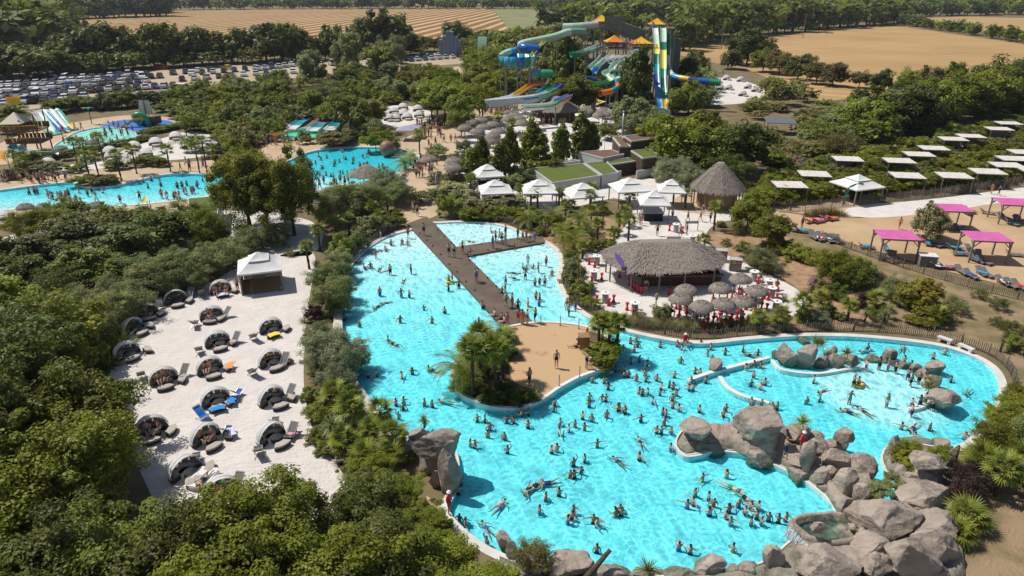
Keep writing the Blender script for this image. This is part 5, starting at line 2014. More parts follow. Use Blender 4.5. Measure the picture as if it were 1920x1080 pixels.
def sling_chair():
 r = empty('deck_chair')
 for s in (-1, 1):
  MB().bar((s * 0.29, -0.5, 0.02), (s * 0.29, 0.55, 0.95), 0.035).bar((s * 0.27, 0.45, 0.02), (s * 0.27, -0.55, 0.42), 0.035).build('side_frame', 'steel', r)
 MB().grid(lambda u, v: ((u - 0.5) * 0.54, -0.55 + 1.1 * v, 0.42 - 0.20 * math.sin(min(1, v * 1.7) * math.pi * 0.75) + max(0, v - 0.35) * 0.95), 2, 10).build('sling', 'sling', r, True)
 MB().bar((-0.29, 0.55, 0.95), (0.29, 0.55, 0.95), 0.035).bar((-0.29, -0.55, 0.42), (0.29, -0.55, 0.42), 0.035).build('cross_bar', 'steel', r)
 return r

DB, OT, LT, CH = Proto(daybed), Proto(ottoman), Proto(round_table), Proto(sling_chair)
BEDS = [((415, 548), 10, 'with people and a blue shirt, nearest the timber gazebo'), ((331, 568), 8, 'empty, in the back row beside tall grass'), ((276, 592), 10, 'with one seated bather, at far left of back row'),
  ((252, 622), 75, 'turned sideways, its closed white shell to the left'), ((398, 598), 0, 'with two sunbathers, in the middle of second row'), ((409, 647), 12, 'empty with dark cushions, in the middle of the beach'),
  ((509, 621), 12, 'with a yellow towel before it, at right'), ((241, 668), 30, 'with a single round pouf, at far left'), ((509, 683), 22, 'with a blue cushion, on the right side'),
  ((309, 717), 12, 'with three people under a deep shell, left of middle'), ((395, 697), 20, 'with an orange towel before it, in the middle'), ((406, 757), 15, 'with bright blue towels, in the middle'),
  ((511, 754), 25, 'full of pale clothes, on the right side'), ((287, 812), 5, 'crowded, in front of the big left tree'), ((388, 827), 28, 'with a teal chair beside it'),
  ((511, 825), 28, 'with a striped pouf, lowest on the right'), ((350, 890), 60, 'half hidden behind leaves near bottom'), ((418, 930), 0, 'with a red cushion, lowest on the beach')]
TOWEL = {6: ('yellow', (0.80, 0.62, 0.02), 0), 10: ('orange', (0.85, 0.28, 0.08), 1), 11: ('blue', (0.03, 0.25, 0.60), 2), 14: ('pale lilac', (0.6, 0.6, 0.75), 1), 15: ('pink striped', (0.62, 0.28, 0.33), 1), 0: ('white', (0.6, 0.6, 0.65), 0)}
pm('red_cushion', (0.5, 0.02, 0.05), 0.9)

def towel(loc, rz, col, word, label):
 o = MB().grid(lambda u, v: ((u - 0.5) * 1.0, (v - 0.5) * 0.62 - 0.18 * (2 * u - 1) ** 2, 0.41 + 0.02 * math.sin(u * 14) * math.sin(v * 9) - 0.12 * max(0, abs(2 * v - 1) - 0.75)), 12, 8).build('towel', 'cloth', None, True, loc, rz)
 o.color = (*col, 1)
 tag(o, label, 'towel')

for i, ((x, y), rot, desc) in enumerate(BEDS):
 p = G(x, y, 0.03)
 a = R(rot + (32 if rot < 40 else 0))
 o = DB.get(p, a, 0.86)
 tag(o, 'daybed with white shell ' + desc, 'daybed', 'shell daybeds on the beach')
 ca, sa = math.cos(a), math.sin(a)

 def loc(u, v):
  return p + Vector((0.88 * (u * ca - v * sa), 0.88 * (u * sa + v * ca), 0))
 tag(LT.get(loc(0.12, -0.35), 0, 0.9), 'low round dark table in front of a daybed', 'table', 'daybed tables', True)
 if i == 7:
  lo = [(loc(1.5, -0.9), a + R(75)), (loc(-0.35, -1.25), a - 0.1)]
 elif i in (4, 11):
  lo = [(loc(-0.42, -1.15), a - R(18)), (loc(0.82, -0.9), a + R(48))]
 else:
  lo = [(loc(-0.35 + random.uniform(-.15, .15), -1.45), a - R(12) + random.uniform(-.15, .15)), (loc(1.25, -0.95 + random.uniform(-.15, .15)), a + R(52) + random.uniform(-.2, .2))]
 for k, (q, b_) in enumerate(lo):
  tag(OT.get(q, b_, 0.9), 'taupe curved ottoman in front of a daybed', 'ottoman', 'ottomans on the beach', True)
 if i in TOWEL:
  wd, col, k = TOWEL[i]
  for kk in ([k] if k < 2 else [0, 1]):
   q, b_ = lo[kk]
   towel(q + Vector((0.08 * math.sin(b_), -0.08 * math.cos(b_), 0)), b_, col, wd, f"{wd} towel spread on {'the left' if kk == 0 else 'the right'} ottoman of a daybed")
 # loose cushions and cloths inside
 for k in range(random.randint(1, 3)):
  c_ = random.choice([(0.03, 0.06, 0.22), (0.35, 0.30, 0.28), (0.03, 0.30, 0.33), (0.5, 0.5, 0.55), (0.28, 0.10, 0.14), (0.36, 0.22, 0.10)])
  t = random.uniform(0.5, 2.6)
  o = MB().lathe([(0, -0.08), (0.16, -0.06), (0.2, 0), (0.16, 0.06), (0, 0.08)], 10).build('cushion', 'cloth', None, True, loc(0.78 * math.cos(t), 0.78 * math.sin(t)) + Vector((0, 0, 0.56)), t)
  o.scale = (1.2, 0.8, 0.9)
  o.color = (*c_, 1)
  tag(o, 'loose soft cushion lying inside a shell daybed', 'cushion', 'loose cushions', True)
o = MB().lathe([(0, -0.08), (0.25, -0.06), (0.3, 0), (0.25, 0.06), (0, 0.08)], 12).build('cushion', 'red_cushion', None, True, G(412, 922, 0.62))
tag(o, 'bright red cushion in the lowest daybed', 'cushion')
CHL = zo([(670, 625, 0), (880, 560, 150), (700, 805, 20), (945, 735, 165), (1070, 715, 40), (1065, 955, 45), (1275, 880, 170), (312, 975, 30), (597, 960, 170), (432, 500, 200), (640, 425, 180), (715, 420, 30)], 180, 440, 3.6)
CHL += zo([(1312, 310, 160), (1325, 575, 165), (1100, 700, 20), (1212, 500, 10), (682, 745, 20), (1650, 775, 15), (960, 925, 170)], 180, 660, 3.6)
for x, y, a in CHL:
 tag(CH.get(G(x, y, 0.03), R(180 + a) if a > 90 else R(a + 180)), 'grey sling deck chair on the white beach', 'deck chair', 'deck chairs on the beach', True)
for x, y, a, cname, col in zo([(950, 305, 160, 'blue', (0.03, 0.12, 0.50)), (720, 450, 60, 'bright blue', (0.02, 0.22, 0.65)), (885, 560, 175, 'teal', (0.01, 0.20, 0.24))], 180, 660, 3.6):
 o = CH.get(G(x, y, 0.03), R(a))
 for c_ in o.children:
  if c_.name.startswith('sling'):
   c_.material_slots[0].link = 'OBJECT'
   c_.material_slots[0].material = MAT['cloth']
   c_.color = (*col, 1)
 tag(o, f'deck chair with a {cname} towel over its sling on the beach', 'deck chair')

def far_bed():
 r = empty('daybed')
 def fn(u, v):
  t, ph = math.pi * u, R(2 + 100 * v)
  return (1.3 * math.cos(t), 1.3 * math.sin(t) * math.cos(ph), 0.36 + 1.28 * math.sin(t) * math.sin(ph))
 b = MB().grid(fn, 12, 7)
 b.build('canopy', 'canvas_thin', r, True)
 MB().lathe([(0.4, 0), (1.25, 0), (1.25, 0.42), (0.4, 0.42)], 14, a0=-0.2, a1=math.pi + 0.2).build('base', 'charcoal', r)
 MB().lathe([(0, 0), (0.8, 0), (0.8, 0.4), (0, 0.42)], 12, c=(0.3, -1.2, 0)).build('front_seat', 'taupe', r)
 return r

FB = Proto(far_bed)
for x, y, a in zo([(370, 450, 10), (660, 400, 10), (830, 360, 20), (845, 395, 10), (1010, 320, 10), (1095, 375, 10), (1170, 290, 15), (1320, 245, 20), (860, 900, 10), (35, 870, 10)], 0, 200, 4):
 tag(FB.get(G(x, y, 0.03), R(a)), 'far white shell daybed on sand above the left pool', 'daybed', 'far daybeds', True)
for x, y, a in zo([(960, 885, 0), (1035, 850, 10), (1105, 820, 0), (1215, 835, 15), (1110, 870, 5), (1000, 905, 10), (1225, 880, 0), (1135, 895, 5), (1050, 905, 0)], 480, 0, 4):
 tag(FB.get(G(x, y, 0.03), R(a)), 'far white shell daybed clustered beyond the round pool', 'daybed', 'far daybeds', True)
for x, y in [(1345, 155), (1362, 150), (1388, 153), (1366, 168), (1402, 166), (1340, 180), (1392, 180), (1416, 172), (1350, 168)]:
 tag(FB.get(G(x, y, 0.03), R(15)), 'far white shell daybed on sand right of the slides', 'daybed', 'far daybeds', True)

# ------------------------------------------------------------------ cabanas with white slatted roofs
def cabana():
 r = empty('cabana')
 w_, d_, h_ = 4.4, 3.6, 2.3
 n = 12
 for i in range(n):
  MB().box((-w_ / 2 + w_ * (i + 0.5) / n, 0, h_ + 0.08), (w_ / n - 0.05, d_, 0.05), ry=0.06 * (-1) ** i).build('slat', 'white_slat', r)
 for s in (-1, 1):
  MB().box((0, s * (d_ / 2 - 0.08), h_), (w_, 0.12, 0.14)).build('beam', 'grey_timber', r)
  MB().box((s * (w_ / 2 - 0.08), 0, h_ - 0.01), (0.1, d_ - 0.2, 0.13)).build('beam', 'grey_timber', r)
  for t in (-1, 1):
   MB().box((s * (w_ / 2 - 0.12), t * (d_ / 2 - 0.12), h_ / 2), (0.12, 0.12, h_)).build('post', 'grey_timber', r)
 MB().box((0, 0.3, 0.06), (w_ - 0.3, d_ - 0.4, 0.1)).build('floor', 'grey_timber', r)
 MB().box((0, d_ / 2 - 0.2, 1.0), (w_ - 0.4, 0.06, 1.8)).build('back_panel', 'grey_timber', r)
 MB().box((-0.7, 0, 0.35), (0.8, 1.9, 0.3)).build('mattress', 'canvas', r)
 MB().box((0.7, 0, 0.35), (0.8, 1.9, 0.3)).build('mattress', 'canvas', r)
 return r

CB = Proto(cabana)
for i, (x, y) in enumerate(zo([(465, 417), (618, 350), (825, 257), (1145, 268), (1268, 228), (1195, 360), (1360, 190), (1485, 360), (1695, 335), (1480, 133), (1590, 115), (1765, 70), (1825, 35), (1815, 295), (1855, 255), (1925, 215), (2000, 330), (2010, 260), (2050, 200)], 1340, 220, 3.31)):
 p = G(x, y, 2.4)
 tag(CB.get((p.x, p.y, 0.03), R(-4 if i == 0 else -9)), 'white slatted-roof cabana in the planted cabana garden', 'cabana', 'slatted cabanas', True)

# pink pergolas
def pergola():
 r = empty('pergola')
 w_, d_, h_ = 4.2, 3.4, 2.6
 for i in range(8):
  MB().box((-w_ / 2 + w_ * (i + 0.5) / 8, 0, h_ + 0.1), (w_ / 8 - 0.03, d_, 0.05)).build('roof_panel', 'pink_panel', r)
 for s in (-1, 1):
  MB().box((0, s * (d_ / 2 - 0.1), h_), (w_, 0.1, 0.14)).build('beam', 'grey_timber', r)
  for t in (-1, 1):
   X, Y = s * (w_ / 2 - 0.15), t * (d_ / 2 - 0.15)
   pt = MB().box((X, Y, h_ / 2), (0.15, 0.15, h_)).build('post', 'grey_timber', r)
   MB().bar((X, Y, h_ - 0.75), (X - s * 0.7, Y, h_ - 0.08), 0.09).build('brace', 'grey_timber', pt)
   MB().bar((X, Y, h_ - 0.75), (X, Y - t * 0.6, h_ - 0.08), 0.09).build('brace', 'grey_timber', pt)
 return r

PK = Proto(pergola)
PERG = []
for x, y, rz, d in [(1682, 441, -8, 'pink-roofed pergola nearest the fence, leftmost of four'), (1784, 390, -6, 'pink-roofed pergola behind the young tree'),
     (1850, 444, -8, 'pink-roofed pergola at the right, nearest the camera'), (1902, 379, -10, 'pink-roofed pergola at the right edge beside the white lane')]:
 p = G(x, y, 2.7)
 PERG.append(p)
 tag(PK.get((p.x, p.y, 0.05), R(rz)), d, 'pergola', 'pink pergolas')

def lounger():
 r = empty('sun_lounger')
 MB().box((0, -0.3, 0.30), (0.62, 1.25, 0.06)).build('seat', 'sling', r)
 MB().box((0, 0.62, 0.5), (0.62, 0.8, 0.06), rx=0.55).build('backrest', 'sling', r)
 for sx in (-1, 1):
  MB().box((sx * 0.31, -0.1, 0.29), (0.05, 1.75, 0.07)).build('side_rail', 'grey_timber', r)
  for sy in (-0.75, 0.45):
   MB().box((sx * 0.29, sy, 0.13), (0.06, 0.06, 0.27)).build('leg', 'grey_timber', r)
 return r

LG = Proto(lounger)
LL = []
for q in PERG:
 for k in range(4):
  LL.append((q.x + random.uniform(-1.8, 1.8), q.y - 0.4 + random.uniform(-1.3, 0.9), R(random.uniform(-40, 40) + random.choice((0, 90)))))
for x, y, a in zo([(735, 105, 80), (900, 130, 10), (1160, 55, 20), (1200, 75, -30), (1250, 85, 15), (1300, 90, 60), (1395, 110, 60), (1430, 155, 85), (1520, 130, 5), (1840, 160, 75), (1275, 250, 80), (1340, 255, 80), (1450, 290, 5), (1520, 320, 10), (1600, 300, 0), (1640, 310, 5),
     (1760, 370, 10), (1820, 390, 5), (1880, 400, 10), (340, 30, 10), (380, 40, 5), (450, 45, 10), (500, 50, 5), (530, 55, 0)], 1440, 440, 4):
 q = G(x, y, 0.05)
 LL.append((q.x, q.y, R(a)))
for x, y, a in zo([(1580, 590, 20), (1690, 600, 60), (1790, 630, 20), (1890, 650, 30), (1560, 600, 0), (500, 710, 60), (545, 715, 80), (620, 745, 10), (660, 755, 5), (710, 770, 0), (750, 775, 10), (1250, 680, 80)], 1340, 220, 3.31):
 q = G(x, y, 0.05)
 LL.append((q.x, q.y, R(a)))
for x, y, a in LL:
 tag(LG.get((x, y, 0.045), a), 'grey sun lounger on the tan sand', 'sun lounger', 'loungers on the tan sand', True)
for i, (x, y) in enumerate(zo([(590, 655), (640, 655), (690, 640), (730, 640)], 1340, 220, 3.31)):
 q = G(x, y, 0.05)
 o = LG.get(q, R(110))
 tag(o, 'grey lounger with bright cushion in the row by the dry grass', 'sun lounger', 'loungers with cushions', True)
 c_ = MB().box((0, 0.62, 0.56), (0.66, 0.85, 0.08), rx=0.55).box((0, -0.2, 0.37), (0.64, 0.75, 0.07)).build('lounger_cushion', 'cloth', None, False, q, R(110))
 c_.color = (*[(0.75, 0.13, 0.02), (0.60, 0.05, 0.30), (0.60, 0.05, 0.30), (0.75, 0.13, 0.02)][i], 1)
 tag(c_, ['orange', 'pink', 'pink', 'orange'][i] + ' cushion on a lounger by the dry grass', 'cushion', None, True)
# things lying on loungers
for k in range(46):
 x, y, a = random.choice(LL)
 c_ = random.choice([((0.05, 0.08, 0.3), 'navy'), ((0.03, 0.25, 0.5), 'blue'), ((0.5, 0.05, 0.05), 'red'), ((0.55, 0.55, 0.58), 'white'), ((0.03, 0.03, 0.035), 'black'), ((0.05, 0.3, 0.3), 'teal')])
 o = MB().grid(lambda u, v: ((u - 0.5) * 0.6, (v - 0.5) * 1.1, 0.02 + 0.05 * math.sin(u * 7 + k) * math.sin(v * 6 + k)), 6, 8).build('towel', 'cloth', None, True, (x + random.uniform(-.1, .1), y + random.uniform(-.3, .2), 0.42), a)
 o.color = (*c_[0], 1)
 tag(o, c_[1] + ' towel thrown over a lounger on tan sand', 'towel', 'towels on loungers', True)

# green arch, bins, lamps, signs
r = empty('entrance_arch', G(1580, 383, 0.03))
b = MB()
pts = [(0.0, 0, 0), (0.05, 0, 1.6), (0.5, 0.1, 2.5), (1.4, 0.2, 2.95), (2.5, 0.3, 3.05)]
b.grid(lambda u, v: tuple(cr([Vector(p) for p in pts], 6, False)[int(u * 24)] + Vector((0.35 * v * (1 if u < 0.4 else 0.5), 0, -0.55 * v * (u > 0.3)))), 24, 2)
n_ = len(b.v)
b.add([Vector(p) + Vector((0, 0.12, 0)) for p in b.v], [tuple(reversed(f)) for f in b.f])
b.build('arch_panel', 'green_banner', r)
MB().box((1.35, 0.12, 2.62), (0.9, 0.3, 0.09), ry=-0.13).build('lettering_band', 'white_slat', r)
MB().tube([(2.5, 0.3, 0), (2.5, 0.3, 2.9)], 0.06, 8).build('post', 'grey_metal', r)
tag(r, 'curved green entrance arch in the cabana hedge', 'arch')
r = empty('storage_box', G(*zo([(1182, 225)], 1440, 440, 4)[0], 0.05), R(-12))
for i in range(6):
 MB().box((0, -0.62, 0.12 + 0.2 * i), (1.75, 0.05, 0.17)).build('slat', 'grey_timber', r)
 MB().box((-0.86, 0, 0.12 + 0.2 * i), (0.05, 1.2, 0.17)).build('slat', 'grey_timber', r)
MB().box((0, 0, 0.55), (1.65, 1.15, 1.1)).build('bin', 'grey_timber', r)
MB().box((0, 0, 1.2), (1.85, 1.35, 0.07)).build('lid', 'white_slat', r)
tag(r, 'grey slatted storage box on the fence line below the pink pergola', 'box')
def lamp(loc, h, label):
 r = empty('floodlight_mast', loc)
 MB().tube([(0, 0, 0), (0, 0, h)], [0.07, 0.045], 8).build('mast', 'grey_metal', r)
 for s in (-1, 1):
  MB().box((s * 0.28, -0.05, h + 0.05), (0.36, 0.3, 0.2), rx=0.4).build('lamp_head', 'grey_metal', r)
 MB().box((0, 0, h), (0.7, 0.06, 0.06)).build('bracket', 'grey_metal', r)
 tag(r, label, 'lamp')
lamp(G(202, 540, 0), 3.9, 'grey floodlight mast among the dark trees left of the beach')
for (x, y, lb) in ((1262, 462, 'small framed board on posts behind the bar'), (1296, 432, 'tall framed board near the kiosk shade')):
 r = empty('notice_board', G(x, y, 0.03))
 MB().box((-0.8, 0, 0.6), (0.08, 0.08, 1.2)).build('post', 'grey_timber', r)
 MB().box((0.8, 0, 0.6), (0.08, 0.08, 1.2)).build('post', 'grey_timber', r)
 MB().box((0, 0, 1.1), (1.6, 0.05, 0.35)).build('board', 'concrete', r)
 tag(r, lb, 'board')

# left-hand huts, shade sails
def sail(name, pts, mat, label):
 P = [Vector(p) for p in pts]
 c_ = sum(P, Vector()) / len(P)
 c_.z -= 0.35
 b = MB()
 n = len(P)
 vs = []
 for i in range(n):
  for k in range(6):
   t = k / 6
   q = P[i].lerp(P[(i + 1) % n], t)
   q = q.lerp(c_, 0.16 * math.sin(math.pi * t))
   vs.append(q)
 b.add(vs + [c_], [(i, (i + 1) % len(vs), len(vs)) for i in range(len(vs))])
 base = sum(P, Vector()) / n
 base.z = 0
 r = empty(name, base)
 o = b.build('fabric', mat, r, True)
 o.location = -base
 for q in P:
  MB().tube([(q.x - base.x, q.y - base.y, 0), (q.x - base.x, q.y - base.y, q.z + 0.1)], 0.05, 6).build('pole', 'grey_metal', r)
 tag(r, label, 'shade sail')

pm('sail_red', (0.55, 0.07, 0.11), 0.8)
pm('sail_yellow', (0.62, 0.50, 0.12), 0.8)
pm('sail_orange', (0.65, 0.33, 0.08), 0.8)
pm('sail_cream', (0.60, 0.52, 0.43), 0.85)
pm('sail_lilac', (0.33, 0.32, 0.42), 0.85)
sail('shade_sail', [G(606, 370, 2.8), G(660, 375, 2.5), G(628, 387, 2.9)], 'sail_red', 'red triangular shade sail right of the tall dark trees')
sail('shade_sail', [G(600, 364, 3.0), G(645, 362, 3.1), G(657, 372, 2.7)], 'sail_yellow', 'yellow triangular shade sail behind the red one')
sail('shade_sail', [G(272, 365, 2.8), G(280, 377, 2.4), G(260, 381, 2.4)], 'sail_yellow', 'small yellow shade sail at the left pool edge')
sail('shade_sail', [G(532, 269, 2.8), G(560, 263, 2.2), G(545, 273, 2.4)], 'sail_yellow', 'yellow shade sail near the mint green pool')
sail('shade_sail', [G(498, 250, 3), G(558, 242, 3.2), G(515, 256, 2.2)], 'sail_orange', 'orange shade sail left of the mint green pool')
sail('shade_sail', [G(1118, 184, 4.5), G(1137, 190, 4.2), G(1117, 197, 3.4)], 'sail_yellow', 'bright yellow shade sail right of the cream tent')
sail('shade_sail', [G(1135, 252, 3), G(1172, 252, 3), G(1150, 258, 2.4)], 'sail_yellow', 'yellow shade sail behind the service building')
sail('shade_sail', [G(-20, 275, 4.5), G(10, 284, 4.6), G(14, 303, 3), G(-20, 305, 3)], 'sail_orange', 'orange canopy at the left edge of the picture')

def umbrella(loc, w_, mat, label):
 r = empty('square_umbrella', loc)
 MB().tube([(0, 0, 0), (0, 0, 2.7)], 0.05, 6).build('pole', 'grey_metal', r)
 MB().add([(w_, w_, 2.2), (-w_, w_, 2.2), (-w_, -w_, 2.2), (w_, -w_, 2.2), (0, 0, 2.75)], [(0, 1, 4), (1, 2, 4), (2, 3, 4), (3, 0, 4)]).build('canopy', mat, r)
 tag(r, label, 'umbrella')

umbrella(G(752, 366, 0), 1.3, 'sail_lilac', 'pale lilac square umbrella above the walkway entrance')
umbrella(G(762, 262, 0), 1.8, 'sail_lilac', 'pale lilac umbrella beyond the round pool, left one')
umbrella(G(775, 258, 0), 1.6, 'sail_lilac', 'pale lilac umbrella beyond the round pool, right one')
pm('sail_pale', (0.66, 0.62, 0.55), 0.85)
for k, (x, y) in enumerate([(1112, 214), (1130, 222), (1150, 214), (1168, 224), (1185, 216), (1142, 236), (1165, 240), (1188, 236), (985, 232), (1000, 244), (965, 226), (1090, 234), (1110, 244), (930, 262), (975, 262), (905, 296), (1212, 246), (1060, 255)]):
 umbrella(G(x, y, 0.03), 1.5, 'sail_pale', f"cream square umbrella on the sand below the slides, {ordinal(k + 1)} in its cluster")
o = MB().tube([(0, 0, 0), (0, 0, 1.0), (0, 0, 1.3), (0, 0, 2.6), (0, 0, 3.0)], [0.05, 0.05, 0.24, 0.20, 0.03], 8).build('folded_umbrella', 'sail_lilac', None, True, G(820, 360, 0))
tag(o, 'folded purple umbrella near the walkway entrance', 'umbrella')
for x, y in zo([(185, 745), (325, 745), (710, 735), (685, 265), (455, 305), (75, 180)], 0, 200, 4):
 p = G(x, y, 2.3)
 p.z = 0.03
 tag(PR.get(p, random.uniform(0, 6)), 'thatched parasol beside the left pools', 'parasol', 'thatched parasols', True)
for x, y in zo([(1755, 140), (1855, 125), (1725, 180), (1870, 178), (1645, 435), (1640, 485), (1460, 420)], 440, 200, 4):
 p = G(x, y, 2.3)
 p.z = 0.03
 tag(PR.get(p, random.uniform(0, 6), 1.35), 'thatched parasol by the path right of round pool', 'parasol', 'thatched parasols', True)
for x, y in zo([(140, 610), (265, 660), (20, 635), (160, 690), (265, 790), (510, 550), (560, 590), (430, 520), (1500, 500), (1595, 525), (1460, 550), (1530, 545), (1330, 510), (1310, 480), (600, 640), (90, 740), (220, 860), (440, 600), (330, 740)], 880, 130, 6):
 p = G(x, y, 2.3)
 p.z = 0.03
 tag(PR.get(p, random.uniform(0, 6), 1.4), 'thatched parasol on the sunbathing sand behind the conical trees', 'parasol', 'thatched parasols', True)
# thatched shelters near the shade sails, small green-roofed pump house
for i, (x, y, rr) in enumerate(((690, 352, 3.2), (616, 402, 3.0))):
 p = G(x, y, 0)
 r = empty('thatched_shelter', p)
 ev = [Vector((rr * math.cos(k * R(45)), rr * 0.8 * math.sin(k * R(45)), 2.2)) for k in range(8)]
 pk = [Vector((0.4 * math.cos(k * R(45)), 0.4 * math.sin(k * R(45)), 3.6)) for k in range(8)]
 thatch_roof(ev, pk, r, 9 + i, 0.4, 6, 5)
 for v in ev[::2]:
  MB().tube([(v.x * 0.9, v.y * 0.9, 0), (v.x * 0.9, v.y * 0.9, 2.3)], 0.08, 6).build('post', 'timber', r)
 tag(r, ['thatched shelter at the near rim of the round pool', 'thatched shelter beneath the tall dark trees'][i], 'shelter')
r = empty('pump_house', (0, 0, 0))
bl_px = [((352, 372), (412, 367), (408, 400), (354, 405))]
poly = [G(x, y, 2.6) for x, y in bl_px[0]][::-1]
MB().prism(poly, 0, 2.55).build('wall', 'pale_render', r)
MB().prism(offset(poly, -0.15), 2.5, 2.62).build('roof', 'green_roof', r)
tag(r, 'small flat green-roofed hut beside the left pool', 'hut')
r = empty('shed', (0, 0, 0))
poly = [G(x, y, 2.2) for x, y in ((368, 418), (400, 414), (398, 430), (362, 434))][::-1]
MB().prism(poly, 0, 2.1).build('wall', 'dark_timber', r)
pa, pb, pc, pd = [Vector(q) for q in poly]
for i in range(9):
 t0, t1 = i / 9 + 0.01, (i + 1) / 9 - 0.015
 q = [pa.lerp(pb, t0), pa.lerp(pb, t1), pd.lerp(pc, t1), pd.lerp(pc, t0)]
 MB().prism(q, 2.12, 2.2).build('roof_strip', 'grey_metal', r)
tag(r, 'small shed with grey corrugated roof among the dark trees', 'shed')
r = empty('tent', G(1018, 214, 0))
c_ = G(1018, 214, 0)
ap = at(1020, 186, c_.y + 1) - c_
cor = [at(977, 203, c_.y + 2) - c_, at(990, 214, c_.y - 6) - c_, at(1050, 216, c_.y - 5) - c_, at(1072, 212, c_.y + 3) - c_, at(1010, 196, c_.y + 9) - c_]
b = MB()
vs = []
for k in range(7):
 t = k / 6
 for i in range(30):
  f = i / 6
  a0, a1 = cor[int(f) % 5], cor[(int(f) + 1) % 5]
  e = a0.lerp(a1, f % 1)
  e = e.lerp(Vector((0, 0, e.z)), 0.12 * math.sin(math.pi * (f % 1)))
  q = e.lerp(ap, t)
  q.z = e.z + (ap.z - e.z) * t ** 1.9
  vs.append(q)
b.add(vs, [(k * 30 + i, k * 30 + (i + 1) % 30, (k + 1) * 30 + (i + 1) % 30, (k + 1) * 30 + i) for k in range(6) for i in range(30)])
b.build('canopy', 'sail_cream', r, True)
for q in cor + [ap]:
 MB().tube([(q.x, q.y, 0), (q.x, q.y, q.z)], 0.1, 6).build('pole', 'grey_metal', r)
tag(r, 'cream peaked stretch tent beside the racing slides', 'tent')
# dark lounge furniture in the fourth pagoda and grey carport at upper right
r = empty('carport', G(1460, 250, 0), R(-10))
MB().box((0, 0, 2.6), (6.0, 4.5, 0.12), rx=0.06).build('roof', 'grey_metal', r)
for sx in (-1, 1):
 for sy in (-1, 1):
  MB().tube([(sx * 2.8, sy * 2, 0), (sx * 2.8, sy * 2, 2.6)], 0.07, 6).build('post', 'dark_metal', r)
MB().lathe([(0.6, 0), (1.6, 0), (1.7, 0.4), (0.6, 0.5)], 14).build('orange_tub', 'sail_orange', r)
tag(r, 'dark flat-roofed shelter over an orange tub in upper right bushes', 'shelter')
# ------------------------------------------------------------------ water slides
SC = {'white': (0.70, 0.72, 0.72), 'pale': (0.42, 0.56, 0.38), 'mint': (0.50, 0.66, 0.52), 'green': (0.03, 0.30, 0.13), 'dgreen': (0.01, 0.13, 0.085), 'yellow': (0.75, 0.68, 0.12), 'gold': (0.75, 0.45, 0.02),
  'blue': (0.02, 0.12, 0.48), 'lblue': (0.06, 0.32, 0.60), 'teal': (0.02, 0.30, 0.33), 'orange': (0.75, 0.20, 0.02), 'grey': (0.42, 0.44, 0.44), 'navy': (0.015, 0.05, 0.22), 'sage': (0.20, 0.33, 0.24), 'red': (0.5, 0.03, 0.03), 'lilac': (0.3, 0.26, 0.5)}
for k_, c_ in SC.items():
 pm('fg_' + k_, c_, 0.28, spec=0.5)

def slide(pts, rad, cols, label, tube=False, supports=3, name='water_slide', flat=False):
 """pts = photo pixel + distance; trough or tube in coloured segments, on posts"""
 P = cr([at(*p) for p in pts], 8, False)
 base = P[-1].copy()
 base.z = 0
 r = empty(name, base)
 n = len(P) - 1
 k = len(cols)
 for i, c in enumerate(cols):
  a, e = int(n * i / k), int(n * (i + 1) / k)
  seg = [q - base for q in P[a:e + 1]]
  if len(seg) < 2:
   continue
  b = MB()
  if tube:
   b.tube(seg, rad, 10, cap=False)
  elif flat:
   vs = []
   for j, q in enumerate(seg):
    t = (seg[min(j + 1, len(seg) - 1)] - seg[max(j - 1, 0)]).normalized()
    u = t.cross(Vector((0, 0, 1))).normalized()
    w_ = u.cross(t)
    vs += [q + u * x * rad + w_ * z for x, z in ((-1, 0.28), (-0.92, 0), (0.92, 0), (1, 0.28), (1.08, 0.28), (1, -0.14), (-1, -0.14), (-1.08, 0.28))]
   b.add(vs, [(8 * j + m, 8 * j + (m + 1) % 8, 8 * j + 8 + (m + 1) % 8, 8 * j + 8 + m) for j in range(len(seg) - 1) for m in range(8)])
  else:
   b.tube(seg, rad, 8, arc=(math.pi * 1.0, math.pi * 2.0))
   b.tube(seg, rad * 1.08, 8, arc=(math.pi * 1.0, math.pi * 2.0))
  sg = b.build('segment', 'fg_' + c, r, True)
  if not tube and not flat:
   for s in (-1, 1):
    rim = []
    for j, q in enumerate(seg):
     t = (seg[min(j + 1, len(seg) - 1)] - seg[max(j - 1, 0)]).normalized()
     u = t.cross(Vector((0, 0, 1)))
     u = u.normalized() if u.length > 1e-3 else Vector((1, 0, 0))
     rim.append(q + u * s * rad * 1.04)
    MB().tube(rim, 0.09, 5).build('rim', 'fg_' + ('white' if c in ('white', 'grey') else c), sg)
 for j in range(supports):
  q = P[int((j + 0.5) / supports * n)] - base
  if q.z > 1.5:
   MB().tube([(q.x, q.y, 0), (q.x, q.y, q.z - rad)], 0.16, 7).build('support', 'grey_metal', r)
 tag(r, label, 'water slide')
 return r

